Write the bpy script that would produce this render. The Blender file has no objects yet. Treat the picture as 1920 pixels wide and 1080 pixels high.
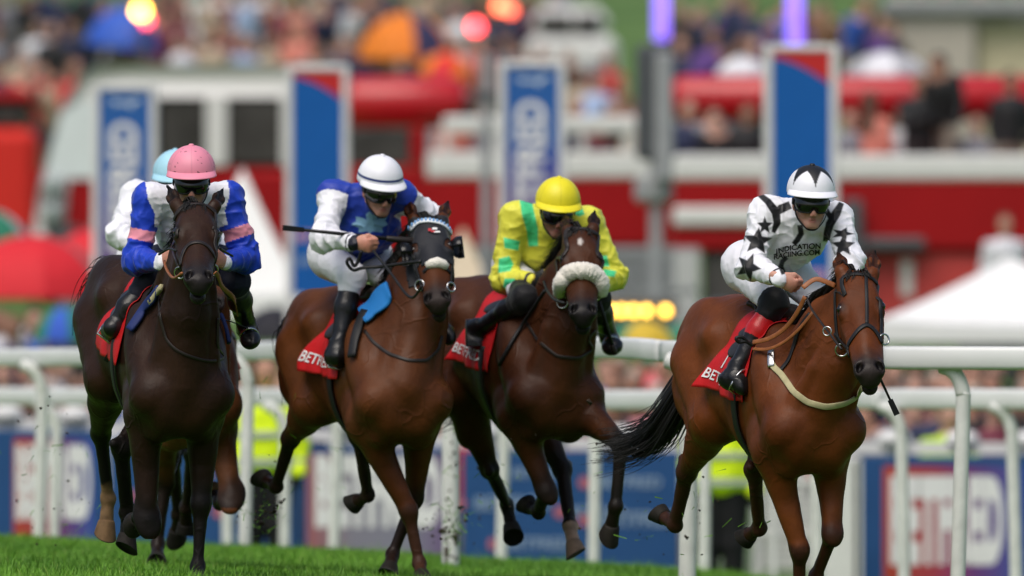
import bpy, math, random
import numpy as np
from mathutils import Vector, Matrix
from mathutils.bvhtree import BVHTree

random.seed(7)
RNG = np.random.default_rng(7)
SC = bpy.context.scene
COL = SC.collection

# ------------------------------------------------------------------ camera, sky, sun, exposure
FPX = 23400.0            # focal length in 1920-px units
HOR = 800.0              # image row of the horizon
CZ = 0.80                # camera height (m)
PITCH = math.atan((HOR - 540.0) / FPX)
cam_d = bpy.data.cameras.new('camera')
cam = bpy.data.objects.new('camera', cam_d)
COL.objects.link(cam)
cam.location = (0, 0, CZ)
cam.rotation_euler = (math.pi / 2 + PITCH, 0, 0)
cam_d.sensor_width = 36.0
cam_d.lens = FPX / 1920.0 * 36.0
cam_d.clip_start = 1.0
cam_d.clip_end = 3000.0
cam_d.dof.use_dof = True
cam_d.dof.focus_distance = 59.9
cam_d.dof.aperture_fstop = (cam_d.lens / 1000.0) / 0.150
SC.camera = cam

world = bpy.data.worlds.new('World')
SC.world = world
world.use_nodes = True
wn = world.node_tree
sky = wn.nodes.new('ShaderNodeTexSky')
sky.sky_type = 'NISHITA'
sky.sun_disc = False
SUN_EL, SUN_AZ = math.radians(58), math.radians(205)
sky.sun_elevation = SUN_EL
sky.sun_rotation = SUN_AZ
sky.air_density = 1.0
sky.dust_density = 4.0
sky.ozone_density = 1.0
bg = wn.nodes['Background']
bg.inputs['Strength'].default_value = 0.088
wn.links.new(sky.outputs[0], bg.inputs[0])

sun_d = bpy.data.lights.new('sun', 'SUN')
sun_d.energy = 1.5
sun_d.angle = math.radians(45)
sun_d.color = (1.0, 0.96, 0.9)
sun = bpy.data.objects.new('sun', sun_d)
COL.objects.link(sun)
# sun_rotation is measured from +Y towards +X
sdir = Vector((math.sin(SUN_AZ) * math.cos(SUN_EL), math.cos(SUN_AZ) * math.cos(SUN_EL), math.sin(SUN_EL)))
sun.rotation_euler = sdir.to_track_quat('Z', 'Y').to_euler()
sun.location = (0, -20, 40)

SC.view_settings.view_transform = 'Standard'
SC.view_settings.look = 'None'
SC.view_settings.exposure = 0.50
SC.view_settings.gamma = 1.0
SC.view_settings.use_curve_mapping = False
SC.render.engine = 'CYCLES'
SC.cycles.max_bounces = 6

# ------------------------------------------------------------------ projection helpers
CAMO = np.array([0.0, 0.0, CZ])
_fw = np.array([0.0, math.cos(PITCH), math.sin(PITCH)])
_up = np.array([0.0, -math.sin(PITCH), math.cos(PITCH)])
_rt = np.array([1.0, 0.0, 0.0])


def V(*a):
    return np.array(a, dtype=float)


def nrm(v):
    v = np.asarray(v, float)
    return v / (np.linalg.norm(v) + 1e-12)


def ray(px, py):
    return nrm(_fw * FPX + _rt * (px - 960.0) + _up * (540.0 - py))


def W(px, py, Y):
    d = ray(px, py)
    return CAMO + d * (Y / d[1])


def proj(P):
    P = np.asarray(P, float) - CAMO
    z = P @ _fw
    return 960.0 + FPX * (P @ _rt) / z, 540.0 - FPX * (P @ _up) / z


def reach(px, py, parent, L, near=True):
    d = ray(px, py)
    t = (parent - CAMO) @ d
    foot = CAMO + d * t
    d2 = ((parent - foot) ** 2).sum()
    if d2 >= L * L:
        return foot
    s = math.sqrt(L * L - d2)
    return CAMO + d * (t - s if near else t + s)


def orth(v, axis):
    axis = nrm(axis)
    v = np.asarray(v, float)
    return nrm(v - axis * (v @ axis))


def srgb(h):
    if isinstance(h, str):
        h = h.lstrip('#')
        c = [int(h[i:i + 2], 16) / 255 for i in (0, 2, 4)]
    else:
        c = list(h)
    return tuple((x / 12.92 if x <= 0.04045 else ((x + 0.055) / 1.055) ** 2.4) for x in c)


# ------------------------------------------------------------------ noise
_lat = np.random.default_rng(3).random((32, 32, 32)).astype(np.float32)


def vnoise(P, scale, off=0.0):
    q = np.asarray(P) * scale + off + 100.0
    i = np.floor(q).astype(int)
    f = q - i
    f = f * f * (3 - 2 * f)
    r = np.zeros(len(q))
    for a in (0, 1):
        for b in (0, 1):
            for c in (0, 1):
                w = (f[:, 0] if a else 1 - f[:, 0]) * (f[:, 1] if b else 1 - f[:, 1]) * (f[:, 2] if c else 1 - f[:, 2])
                r += w * _lat[(i[:, 0] + a) % 32, (i[:, 1] + b) % 32, (i[:, 2] + c) % 32]
    return r * 2 - 1


# ------------------------------------------------------------------ materials
MATS = {}


def mat(name, color=(0.5, 0.5, 0.5), rough=0.6, metal=0.0, spec=0.3, vcol=False, objcol=False, var=0.12, vscale=6.0,
        bump=0.0, bscale=30.0, bstretch=None, emit=None, estr=1.0, sheen=0.0, coat=0.0, sub=0.0):
    if name in MATS:
        return MATS[name]
    m = bpy.data.materials.new(name)
    m.use_nodes = True
    nt = m.node_tree
    b = nt.nodes['Principled BSDF']
    if isinstance(color, str):
        color = srgb(color)
    b.inputs['Roughness'].default_value = rough
    b.inputs['Metallic'].default_value = metal
    b.inputs['Specular IOR Level'].default_value = spec
    if sheen:
        b.inputs['Sheen Weight'].default_value = sheen
        b.inputs['Sheen Roughness'].default_value = 0.4
    if coat:
        b.inputs['Coat Weight'].default_value = coat
        b.inputs['Coat Roughness'].default_value = 0.15
    if sub:
        b.inputs['Subsurface Weight'].default_value = sub
        b.inputs['Subsurface Radius'].default_value = (0.012, 0.005, 0.003)
    tc = nt.nodes.new('ShaderNodeTexCoord')
    src = None
    if vcol:
        a = nt.nodes.new('ShaderNodeAttribute')
        a.attribute_name = 'col'
        src = a.outputs['Color']
    elif objcol:
        a = nt.nodes.new('ShaderNodeObjectInfo')
        src = a.outputs['Color']
    if var > 0:
        n = nt.nodes.new('ShaderNodeTexNoise')
        n.inputs['Scale'].default_value = vscale
        n.inputs['Detail'].default_value = 5
        nt.links.new(tc.outputs['Object'], n.inputs['Vector'])
        mr = nt.nodes.new('ShaderNodeMapRange')
        mr.inputs['From Min'].default_value = 0.25
        mr.inputs['From Max'].default_value = 0.75
        mr.inputs['To Min'].default_value = 1 - var
        mr.inputs['To Max'].default_value = 1 + var * 0.6
        nt.links.new(n.outputs['Fac'], mr.inputs['Value'])
        mx = nt.nodes.new('ShaderNodeMix')
        mx.data_type = 'RGBA'
        mx.blend_type = 'MULTIPLY'
        mx.inputs['Factor'].default_value = 1.0
        if src is None:
            mx.inputs['A'].default_value = (*color, 1)
        else:
            nt.links.new(src, mx.inputs['A'])
        nt.links.new(mr.outputs['Result'], mx.inputs['B'])
        nt.links.new(mx.outputs['Result'], b.inputs['Base Color'])
    elif src is not None:
        nt.links.new(src, b.inputs['Base Color'])
    else:
        b.inputs['Base Color'].default_value = (*color, 1)
    if bump > 0:
        n2 = nt.nodes.new('ShaderNodeTexNoise')
        n2.inputs['Scale'].default_value = bscale
        n2.inputs['Detail'].default_value = 4
        mp = nt.nodes.new('ShaderNodeMapping')
        if bstretch:
            mp.inputs['Scale'].default_value = bstretch
        nt.links.new(tc.outputs['Object'], mp.inputs['Vector'])
        nt.links.new(mp.outputs['Vector'], n2.inputs['Vector'])
        bp = nt.nodes.new('ShaderNodeBump')
        bp.inputs['Strength'].default_value = 1.0
        bp.inputs['Distance'].default_value = bump
        nt.links.new(n2.outputs['Fac'], bp.inputs['Height'])
        nt.links.new(bp.outputs['Normal'], b.inputs['Normal'])
    if emit is not None:
        if isinstance(emit, str):
            emit = srgb(emit)
        b.inputs['Emission Color'].default_value = (*emit, 1)
        b.inputs['Emission Strength'].default_value = estr
    MATS[name] = m
    return m


def coat_mat():
    m = mat('horse_coat', rough=.46, spec=.17, vcol=True, var=.28, vscale=9)
    nt = m.node_tree
    b = nt.nodes['Principled BSDF']
    for n in nt.nodes:
        if n.type == 'TEX_NOISE':
            n.inputs['Detail'].default_value = 12
            n.inputs['Roughness'].default_value = .74
    tc = nt.nodes.new('ShaderNodeTexCoord')

    def noise(scale, detail=4, vec=None):
        n = nt.nodes.new('ShaderNodeTexNoise')
        n.inputs['Scale'].default_value = scale
        n.inputs['Detail'].default_value = detail
        nt.links.new(vec or tc.outputs['Object'], n.inputs['Vector'])
        return n

    def rng(src, a, c, lo, hi):
        r = nt.nodes.new('ShaderNodeMapRange')
        for k, v in (('From Min', a), ('From Max', c), ('To Min', lo), ('To Max', hi)):
            r.inputs[k].default_value = v
        nt.links.new(src, r.inputs['Value'])
        return r.outputs['Result']
    sweat = noise(3.2)
    nt.links.new(rng(sweat.outputs['Fac'], .35, .65, .36, .62), b.inputs['Roughness'])
    # veins: warped cell edges, only in patches
    w = noise(5.0, 2)
    ad = nt.nodes.new('ShaderNodeVectorMath')
    ad.operation = 'MULTIPLY_ADD'
    ad.inputs[1].default_value = (.25, .25, .25)
    nt.links.new(w.outputs['Color'], ad.inputs[0])
    nt.links.new(tc.outputs['Object'], ad.inputs[2])
    vo = nt.nodes.new('ShaderNodeTexVoronoi')
    vo.feature = 'DISTANCE_TO_EDGE'
    vo.inputs['Scale'].default_value = 5.5
    nt.links.new(ad.outputs[0], vo.inputs['Vector'])
    vein = rng(vo.outputs['Distance'], 0.0, .07, 1.0, 0.0)
    msk = rng(noise(2.3, 2).outputs['Fac'], .46, .62, 0.0, 1.0)
    mul = nt.nodes.new('ShaderNodeMath')
    mul.operation = 'MULTIPLY'
    nt.links.new(vein, mul.inputs[0])
    nt.links.new(msk, mul.inputs[1])
    mp = nt.nodes.new('ShaderNodeMapping')
    mp.inputs['Scale'].default_value = (1, 1, .35)
    nt.links.new(tc.outputs['Object'], mp.inputs['Vector'])
    hair = noise(95, 3, mp.outputs['Vector'])
    mus = noise(11, 3)
    s1 = nt.nodes.new('ShaderNodeMath')
    s1.operation = 'MULTIPLY_ADD'
    s1.inputs[1].default_value = .35
    nt.links.new(hair.outputs['Fac'], s1.inputs[0])
    nt.links.new(mul.outputs[0], s1.inputs[2])
    s2 = nt.nodes.new('ShaderNodeMath')
    s2.operation = 'MULTIPLY_ADD'
    s2.inputs[1].default_value = 1.6
    nt.links.new(mus.outputs['Fac'], s2.inputs[0])
    nt.links.new(s1.outputs[0], s2.inputs[2])
    bp = nt.nodes.new('ShaderNodeBump')
    bp.inputs['Distance'].default_value = .0032
    nt.links.new(s2.outputs[0], bp.inputs['Height'])
    nt.links.new(bp.outputs['Normal'], b.inputs['Normal'])
    return m


def silk_mat(name, rough=.48, spec=.3):
    """thin racing silk: sharp gathered creases over soft folds"""
    m = mat(name, rough=rough, spec=spec, vcol=True, var=.05, vscale=12, sheen=.12)
    nt = m.node_tree
    b = nt.nodes['Principled BSDF']
    tc = nt.nodes.new('ShaderNodeTexCoord')
    prev = None
    for sc, dist, st in ((7.0, .0075, (1, 1, 2.1)), (17.0, .003, (1.4, 1.4, .9))):
        mp = nt.nodes.new('ShaderNodeMapping')
        mp.inputs['Scale'].default_value = st
        mp.inputs['Rotation'].default_value = (.3, .5, .2)
        nt.links.new(tc.outputs['Object'], mp.inputs['Vector'])
        n = nt.nodes.new('ShaderNodeTexNoise')
        n.noise_type = 'RIDGED_MULTIFRACTAL'
        n.inputs['Scale'].default_value = sc
        n.inputs['Detail'].default_value = 2.0
        n.inputs['Distortion'].default_value = .6
        nt.links.new(mp.outputs['Vector'], n.inputs['Vector'])
        bp = nt.nodes.new('ShaderNodeBump')
        bp.inputs['Distance'].default_value = dist
        nt.links.new(n.outputs['Fac'], bp.inputs['Height'])
        if prev is not None:
            nt.links.new(prev, bp.inputs['Normal'])
        prev = bp.outputs['Normal']
    nt.links.new(prev, b.inputs['Normal'])
    return m


# ------------------------------------------------------------------ mesh helpers
def mesh_np(name, Vt, Fq, smooth=True, col=None):
    """Vt (n,3), Fq list of arrays of equal-arity faces"""
    me = bpy.data.meshes.new(name)
    Vt = np.asarray(Vt, np.float32)
    if not isinstance(Fq, list):
        Fq = [Fq]
    Fq = [np.asarray(f, np.int32) for f in Fq if len(f)]
    loops = np.concatenate([f.ravel() for f in Fq])
    tot = np.concatenate([np.full(len(f), f.shape[1], np.int32) for f in Fq])
    st = np.concatenate([[0], np.cumsum(tot)[:-1]]).astype(np.int32)
    me.vertices.add(len(Vt))
    me.vertices.foreach_set('co', Vt.ravel())
    me.loops.add(len(loops))
    me.loops.foreach_set('vertex_index', loops)
    me.polygons.add(len(tot))
    me.polygons.foreach_set('loop_start', st)
    me.polygons.foreach_set('loop_total', tot)
    me.polygons.foreach_set('use_smooth', np.full(len(tot), smooth, bool))
    me.update(calc_edges=True)
    if col is not None:
        at = me.attributes.new('col', 'FLOAT_COLOR', 'POINT')
        c4 = np.ones((len(Vt), 4), np.float32)
        c4[:, :3] = col
        at.data.foreach_set('color', c4.ravel())
    return me


def link(name, me, m=None, parent=None, loc=None):
    o = bpy.data.objects.new(name, me)
    COL.objects.link(o)
    if m is not None and me is not None:
        for x in (m if isinstance(m, (list, tuple)) else [m]):
            me.materials.append(x)
    if loc is not None:
        o.location = loc
    if parent is not None:
        o.parent = parent
    return o


def tag(o, label, cat, group=None, kind=None):
    if label:
        o['label'] = label
    if cat:
        o['category'] = cat
    if group:
        o['group'] = group
    if kind:
        o['kind'] = kind
    return o


def thing(name, loc, label, cat, group=None):
    o = bpy.data.objects.new(name, None)
    o.empty_display_size = 0.2
    COL.objects.link(o)
    o.location = loc
    return tag(o, label, cat, group)


class MB:
    """collects simple shapes into one mesh (world or local coordinates)"""

    def __init__(s):
        s.v, s.f = [], []

    def add(s, vs, fs):
        b = len(s.v)
        s.v.extend([tuple(map(float, p)) for p in vs])
        s.f.extend([tuple(i + b for i in f) for f in fs])
        return s

    def box(s, c, d, M=None, bev=0.0):
        x, y, z = d[0] / 2, d[1] / 2, d[2] / 2
        if bev > 0:
            b = min(bev, x * .9, y * .9, z * .9)
            # chamfered box: 24 verts
            vs, idx = [], {}
            for sx in (-1, 1):
                for sy in (-1, 1):
                    for sz in (-1, 1):
                        for ax in range(3):
                            p = [sx * (x - b), sy * (y - b), sz * (z - b)]
                            p[ax] = (sx * x, sy * y, sz * z)[ax]
                            idx[(sx, sy, sz, ax)] = len(vs)
                            vs.append(p)
            fs = []
            for ax in range(3):
                o1, o2 = [a for a in range(3) if a != ax]
                for sg in (-1, 1):
                    q = []
                    for a, bb in ((-1, -1), (1, -1), (1, 1), (-1, 1)):
                        k = [0, 0, 0]
                        k[ax], k[o1], k[o2] = sg, a, bb
                        q.append(idx[(*k, ax)])
                    fs.append(q)
            for ax in range(3):
                o1, o2 = [a for a in range(3) if a != ax]
                for a in (-1, 1):
                    for bb in (-1, 1):
                        q = []
                        for t, w in ((-1, o1), (1, o1), (1, o2), (-1, o2)):
                            k = [0, 0, 0]
                            k[ax], k[o1], k[o2] = t, a, bb
                            q.append(idx[(*k, w)])
                        fs.append(q)
            for sx in (-1, 1):
                for sy in (-1, 1):
                    for sz in (-1, 1):
                        fs.append([idx[(sx, sy, sz, a)] for a in range(3)])
        else:
            vs = [(sx * x, sy * y, sz * z) for sx in (-1, 1) for sy in (-1, 1) for sz in (-1, 1)]
            fs = [(0, 1, 3, 2), (4, 6, 7, 5), (0, 4, 5, 1), (2, 3, 7, 6), (0, 2, 6, 4), (1, 5, 7, 3)]
        if M is not None:
            vs = [M @ Vector(p) for p in vs]
        return s.add([(p[0] + c[0], p[1] + c[1], p[2] + c[2]) for p in vs], fs)

    def tube(s, pts, r, n=8, cap=True, e=None, closed=False):
        pts = [np.asarray(p, float) for p in pts]
        rs = r if hasattr(r, '__len__') else [r] * len(pts)
        b = len(s.v)
        m = len(pts)
        ref = None
        for i, p in enumerate(pts):
            if closed:
                t = nrm(pts[(i + 1) % m] - pts[i - 1])
            else:
                t = nrm(pts[min(i + 1, m - 1)] - pts[max(i - 1, 0)])
            if ref is None:
                ref = orth(V(0, 0, 1) if abs(t[2]) < .9 else V(1, 0, 0), t)
            ref = orth(ref, t)
            q = np.cross(t, ref)
            for k in range(n):
                a = 2 * math.pi * k / n
                s.v.append(tuple(p + (ref * math.cos(a) + q * math.sin(a)) * rs[i]))
        for i in range(m if closed else m - 1):
            j = (i + 1) % m
            for k in range(n):
                s.f.append((b + i * n + k, b + i * n + (k + 1) % n, b + j * n + (k + 1) % n, b + j * n + k))
        if cap and not closed:
            s.f.append(tuple(b + k for k in range(n))[::-1])
            s.f.append(tuple(b + (m - 1) * n + k for k in range(n)))
        return s

    def ribbon(s, pts, norms, width, thick):
        """flat strap with rectangular section lying on a surface"""
        pts = [np.asarray(p, float) for p in pts]
        b = len(s.v)
        m = len(pts)
        for i, p in enumerate(pts):
            t = nrm(pts[min(i + 1, m - 1)] - pts[max(i - 1, 0)])
            n = orth(norms[i], t)
            q = np.cross(t, n)
            w = width[i] if hasattr(width, '__len__') else width
            for a, c in ((-1, 0), (1, 0), (1, 1), (.8, 1.3), (-.8, 1.3), (-1, 1)):
                s.v.append(tuple(p + q * a * w / 2 + n * c * thick))
        for i in range(m - 1):
            for k in range(6):
                s.f.append((b + i * 6 + k, b + i * 6 + (k + 1) % 6, b + (i + 1) * 6 + (k + 1) % 6, b + (i + 1) * 6 + k))
        s.f.append(tuple(b + k for k in range(6))[::-1])
        s.f.append(tuple(b + (m - 1) * 6 + k for k in range(6)))
        return s

    def lathe(s, c, prof, n=16, ax=None, sc=(1, 1)):
        """prof list of (radius, height) along axis frame ax=(x,y,z rows)"""
        ax = np.eye(3) if ax is None else np.asarray(ax)
        c = np.asarray(c, float)
        b = len(s.v)
        for r, h in prof:
            for k in range(n):
                a = 2 * math.pi * k / n
                s.v.append(tuple(c + ax[0] * r * math.cos(a) * sc[0] + ax[1] * r * math.sin(a) * sc[1] + ax[2] * h))
        for i in range(len(prof) - 1):
            for k in range(n):
                s.f.append((b + i * n + k, b + i * n + (k + 1) % n, b + (i + 1) * n + (k + 1) % n, b + (i + 1) * n + k))
        s.f.append(tuple(b + k for k in range(n))[::-1])
        s.f.append(tuple(b + (len(prof) - 1) * n + k for k in range(n)))
        return s

    def build(s, name, m, parent=None, loc=(0, 0, 0), smooth=False, colf=None):
        o = np.asarray(loc, float)
        me = bpy.data.meshes.new(name)
        me.from_pydata([(p[0] - o[0], p[1] - o[1], p[2] - o[2]) for p in s.v], [], s.f)
        if smooth:
            me.polygons.foreach_set('use_smooth', np.ones(len(me.polygons), bool))
        me.update()
        if colf is not None:
            at = me.attributes.new('col', 'FLOAT_COLOR', 'POINT')
            c4 = np.ones((len(s.v), 4), np.float32)
            c4[:, :3] = colf(np.array(s.v))
            at.data.foreach_set('color', c4.ravel())
        ob = link(name, me, m, parent)
        if parent is None:
            ob.location = loc
        return ob


def child(parent, name, mb, m, smooth=False, colf=None):
    """part in world coordinates parented to a thing that only has a location"""
    o = mb.build(name, m, None, tuple(parent_loc(parent)), smooth, colf)
    o.location = (0, 0, 0)
    o.parent = parent
    return o


def parent_loc(o):
    p = V(*o.location)
    while o.parent is not None:
        o = o.parent
        p = p + V(*o.location)
    return p


def text_mesh(txt, size=1.0, bold=0.0, extrude=0.0, spacing=1.0, sx=1.0, shear=0.0):
    cu = bpy.data.curves.new('txt', 'FONT')
    cu.body = txt
    cu.size = size
    cu.offset = bold
    cu.extrude = extrude
    cu.space_character = spacing
    cu.space_line = 0.8
    cu.align_x = 'CENTER'
    cu.align_y = 'CENTER'
    cu.shear = shear
    cu.resolution_u = 4
    ob = bpy.data.objects.new('txt', cu)
    me = bpy.data.meshes.new_from_object(ob)
    bpy.data.objects.remove(ob)
    bpy.data.curves.remove(cu)
    n = len(me.vertices)
    v = np.zeros(n * 3, np.float32)
    me.vertices.foreach_get('co', v)
    v = v.reshape(-1, 3).astype(float)
    v[:, 0] *= sx
    f = [tuple(p.vertices) for p in me.polygons]
    bpy.data.meshes.remove(me)
    return v, f


# ------------------------------------------------------------------ signed distance fields -> surface nets
class SDF:
    def __init__(s, h):
        s.h = h
        s.ops = []

    def cone(s, a, b, ra, rb, k=.03, sq=None, sub=False):
        a, b = np.asarray(a, float), np.asarray(b, float)
        m = max(1.0, sq[1] if sq else 1.0)
        lo = np.minimum(a - ra * m, b - rb * m)
        hi = np.maximum(a + ra * m, b + rb * m)
        s.ops.append(('c', (a, b, ra, rb, sq), k, sub, lo, hi))

    def ell(s, c, r, ax=None, k=.03, sub=False):
        c = np.asarray(c, float)
        ax = np.eye(3) if ax is None else np.asarray(ax, float)
        r = np.asarray(r, float) if hasattr(r, '__len__') else np.array([r, r, r], float)
        e = np.sqrt(((ax * r[:, None]) ** 2).sum(0))
        s.ops.append(('e', (c, r, ax), k, sub, c - e, c + e))

    def build(s, lap=1):
        h = s.h
        lo = np.min([o[4] for o in s.ops if not o[3]], 0) - 4 * h
        hi = np.max([o[5] for o in s.ops if not o[3]], 0) + 4 * h
        n = np.ceil((hi - lo) / h).astype(int) + 1
        F = np.full(n, 1.0, np.float32)
        X = [(lo[i] + h * np.arange(n[i])).astype(np.float32) for i in range(3)]
        for typ, pr, k, sub, bl, bh in s.ops:
            i0 = np.maximum(np.floor((bl - k - 3 * h - lo) / h).astype(int), 0)
            i1 = np.minimum(np.ceil((bh + k + 3 * h - lo) / h).astype(int) + 1, n)
            if (i1 <= i0).any():
                continue
            x = X[0][i0[0]:i1[0]][:, None, None]
            y = X[1][i0[1]:i1[1]][None, :, None]
            z = X[2][i0[2]:i1[2]][None, None, :]
            if typ == 'c':
                a, b, ra, rb, sq = pr
                ba = b - a
                L2 = float(ba @ ba) + 1e-12
                px, py, pz = x - np.float32(a[0]), y - np.float32(a[1]), z - np.float32(a[2])
                t = np.clip((px * np.float32(ba[0] / L2) + py * np.float32(ba[1] / L2) + pz * np.float32(ba[2] / L2)), 0, 1)
                dx, dy, dz = px - t * np.float32(ba[0]), py - t * np.float32(ba[1]), pz - t * np.float32(ba[2])
                if sq:
                    e, q = sq
                    e = nrm(e)
                    c = dx * np.float32(e[0]) + dy * np.float32(e[1]) + dz * np.float32(e[2])
                    g = np.float32(1 / q - 1)
                    dx, dy, dz = dx + c * g * np.float32(e[0]), dy + c * g * np.float32(e[1]), dz + c * g * np.float32(e[2])
                d = np.sqrt(dx * dx + dy * dy + dz * dz) - (np.float32(ra) + np.float32(rb - ra) * t)
            else:
                c, r, ax = pr
                px, py, pz = x - np.float32(c[0]), y - np.float32(c[1]), z - np.float32(c[2])
                k0 = 0
                k1 = 0
                for j in range(3):
                    w = px * np.float32(ax[j][0]) + py * np.float32(ax[j][1]) + pz * np.float32(ax[j][2])
                    k0 = k0 + (w * np.float32(1 / r[j])) ** 2
                    k1 = k1 + (w * np.float32(1 / r[j] ** 2)) ** 2
                k0 = np.sqrt(k0)
                d = k0 * (k0 - 1) / (np.sqrt(k1) + np.float32(1e-6))
            R = F[i0[0]:i1[0], i0[1]:i1[1], i0[2]:i1[2]]
            if sub:
                d = -d
                hh = np.clip(.5 + .5 * (d - R) / k, 0, 1)
                R[...] = R + (d - R) * hh + k * hh * (1 - hh)
            else:
                hh = np.clip(.5 + .5 * (R - d) / k, 0, 1)
                R[...] = R + (d - R) * hh - k * hh * (1 - hh)
        return surface_nets(F, lo, h, lap)


def surface_nets(F, lo, h, lap=1):
    S = F < 0
    c = np.zeros(np.array(F.shape) - 1, np.uint8)
    for a in (0, 1):
        for b in (0, 1):
            for d in (0, 1):
                c += S[a:a + c.shape[0], b:b + c.shape[1], d:d + c.shape[2]]
    act = (c > 0) & (c < 8)
    idx = np.argwhere(act)
    vid = np.full(c.shape, -1, np.int32)
    vid[act] = np.arange(len(idx), dtype=np.int32)
    acc = np.zeros((len(idx), 3))
    cnt = np.zeros(len(idx))
    cor = [(a, b, d) for a in (0, 1) for b in (0, 1) for d in (0, 1)]
    val = {q: F[idx[:, 0] + q[0], idx[:, 1] + q[1], idx[:, 2] + q[2]].astype(float) for q in cor}
    for q in cor:
        for ax in range(3):
            if q[ax] == 0:
                p = list(q)
                p[ax] = 1
                f0, f1 = val[q], val[tuple(p)]
                m = (f0 < 0) != (f1 < 0)
                t = np.where(m, f0 / np.where(m, f0 - f1, 1), 0)
                pos = np.array(q, float)[None, :].repeat(len(idx), 0)
                pos[:, ax] = t
                acc += pos * m[:, None]
                cnt += m
    P = lo + h * (idx + acc / cnt[:, None])
    quads = []
    for ax in range(3):
        sl0 = [slice(None)] * 3
        sl1 = [slice(None)] * 3
        sl0[ax] = slice(0, -1)
        sl1[ax] = slice(1, None)
        A, B = S[tuple(sl0)], S[tuple(sl1)]
        e = np.argwhere(A != B)
        o1, o2 = (ax + 1) % 3, (ax + 2) % 3
        ok = (e[:, o1] > 0) & (e[:, o2] > 0) & (e[:, o1] < F.shape[o1] - 1) & (e[:, o2] < F.shape[o2] - 1)
        e = e[ok]
        ins = S[e[:, 0], e[:, 1], e[:, 2]]

        def g(d1, d2):
            k = e.copy()
            k[:, o1] -= d1
            k[:, o2] -= d2
            return vid[k[:, 0], k[:, 1], k[:, 2]]
        q = np.stack([g(1, 1), g(0, 1), g(0, 0), g(1, 0)], 1)
        q[~ins] = q[~ins][:, ::-1]
        quads.append(q)
    Q = np.concatenate(quads)
    Q = Q[(Q >= 0).all(1)]
    for _ in range(lap):
        P = laplace(P, Q, .5)
    return P, Q


def laplace(P, Q, w):
    e = np.concatenate([Q[:, [0, 1]], Q[:, [1, 2]], Q[:, [2, 3]], Q[:, [3, 0]]])
    n = len(P)
    c = np.bincount(e[:, 0], minlength=n) + np.bincount(e[:, 1], minlength=n)
    A = np.stack([np.bincount(e[:, 0], P[e[:, 1], i], n) + np.bincount(e[:, 1], P[e[:, 0], i], n) for i in range(3)], 1)
    return P * (1 - w) + w * A / np.maximum(c, 1)[:, None]


def normals(P, Q):
    n = np.cross(P[Q[:, 2]] - P[Q[:, 0]], P[Q[:, 3]] - P[Q[:, 1]])
    N = np.zeros_like(P)
    for k in range(4):
        for i in range(3):
            N[:, i] += np.bincount(Q[:, k], n[:, i], len(P))
    return N / (np.linalg.norm(N, axis=1, keepdims=True) + 1e-12)


def bvh_of(P, Q):
    return BVHTree.FromPolygons([Vector(p) for p in P], [tuple(map(int, q)) for q in Q])


def cast(bvh, px, py, near_pt=None, off=0.0):
    """first surface point under an image position (or the nearest one); returns point, normal"""
    d = ray(px, py)
    h = bvh.ray_cast(Vector(CAMO), Vector(d))
    if h[0] is None:
        if near_pt is None:
            return None
        t = (near_pt - CAMO) @ d
        h = bvh.find_nearest(Vector(CAMO + d * t))
    return V(*h[0]) + V(*h[1]) * off, V(*h[1])


def dense(pts, step):
    out = [pts[0]]
    for a, b in zip(pts[:-1], pts[1:]):
        n = max(1, int(math.hypot(b[0] - a[0], b[1] - a[1]) / step))
        for i in range(1, n + 1):
            out.append(tuple(a[j] + (b[j] - a[j]) * i / n for j in range(len(a))))
    return out


def spline(pts, n=8):
    """Catmull-Rom through points of any dimension"""
    p = [np.asarray(q, float) for q in pts]
    p = [2 * p[0] - p[1]] + p + [2 * p[-1] - p[-2]]
    out = []
    for i in range(1, len(p) - 2):
        for j in range(n):
            t = j / n
            out.append(.5 * ((2 * p[i]) + (-p[i - 1] + p[i + 1]) * t + (2 * p[i - 1] - 5 * p[i] + 4 * p[i + 1] - p[i + 2]) * t * t
                             + (-p[i - 1] + 3 * p[i] - 3 * p[i + 1] + p[i + 2]) * t ** 3))
    out.append(p[-2])
    return out


def inpoly(x, y, poly):
    r = np.zeros(len(x), bool)
    n = len(poly)
    j = n - 1
    for i in range(n):
        xi, yi = poly[i]
        xj, yj = poly[j]
        c = ((yi > y) != (yj > y)) & (x < (xj - xi) * (y - yi) / ((yj - yi) if yj != yi else 1e-9) + xi)
        r ^= c
        j = i
    return r


def segdist(P, a, b):
    ba = b - a
    t = np.clip(((P - a) @ ba) / (ba @ ba + 1e-12), 0, 1)
    return np.linalg.norm(P - a - t[:, None] * ba, axis=1), t


def sstep(a, b, x):
    t = np.clip((x - a) / (b - a), 0, 1)
    return t * t * (3 - 2 * t)
M_INKW = mat('white_print', color=(.72, .72, .72), rough=.6, var=.06)
# ------------------------------------------------------------------ ground
def interp(x, xs, ys):
    return np.interp(x, xs, ys)


CR_X = [-900, 0, 160, 380, 480, 740, 900, 1040, 1200, 1350, 1450, 1600, 1920, 2800]
CR_Y = [985, 1003, 1010, 1017, 1020, 1032, 1044, 1047, 1056, 1068, 1082, 1105, 1150, 1230]


def ground_z(x, Y):
    x, Y = np.asarray(x, float), np.asarray(Y, float)
    px = 960 + x * FPX / np.clip(Y, 40, 90)
    tip = interp(px, CR_X, CR_Y)
    z75 = CZ - (tip + 26 - HOR) / FPX * 75
    z60 = CZ - (tip + 26 + 57 - HOR) / FPX * 60
    t = (Y - 60) / 15
    zn = z60 + (z75 - z60) * np.clip(t, 0, 1)
    f = sstep(76, 100, Y)
    zf = CZ + interp(Y, [95, 112, 120, 130, 145, 160, 200, 260, 350, 500, 900, 1600],
                     [-1.62, -1.6, -1.25, -.55, .35, 1.0, 3.2, 6.6, 12.4, 22, 46, 70])
    return zn * (1 - f) + zf * f


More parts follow.
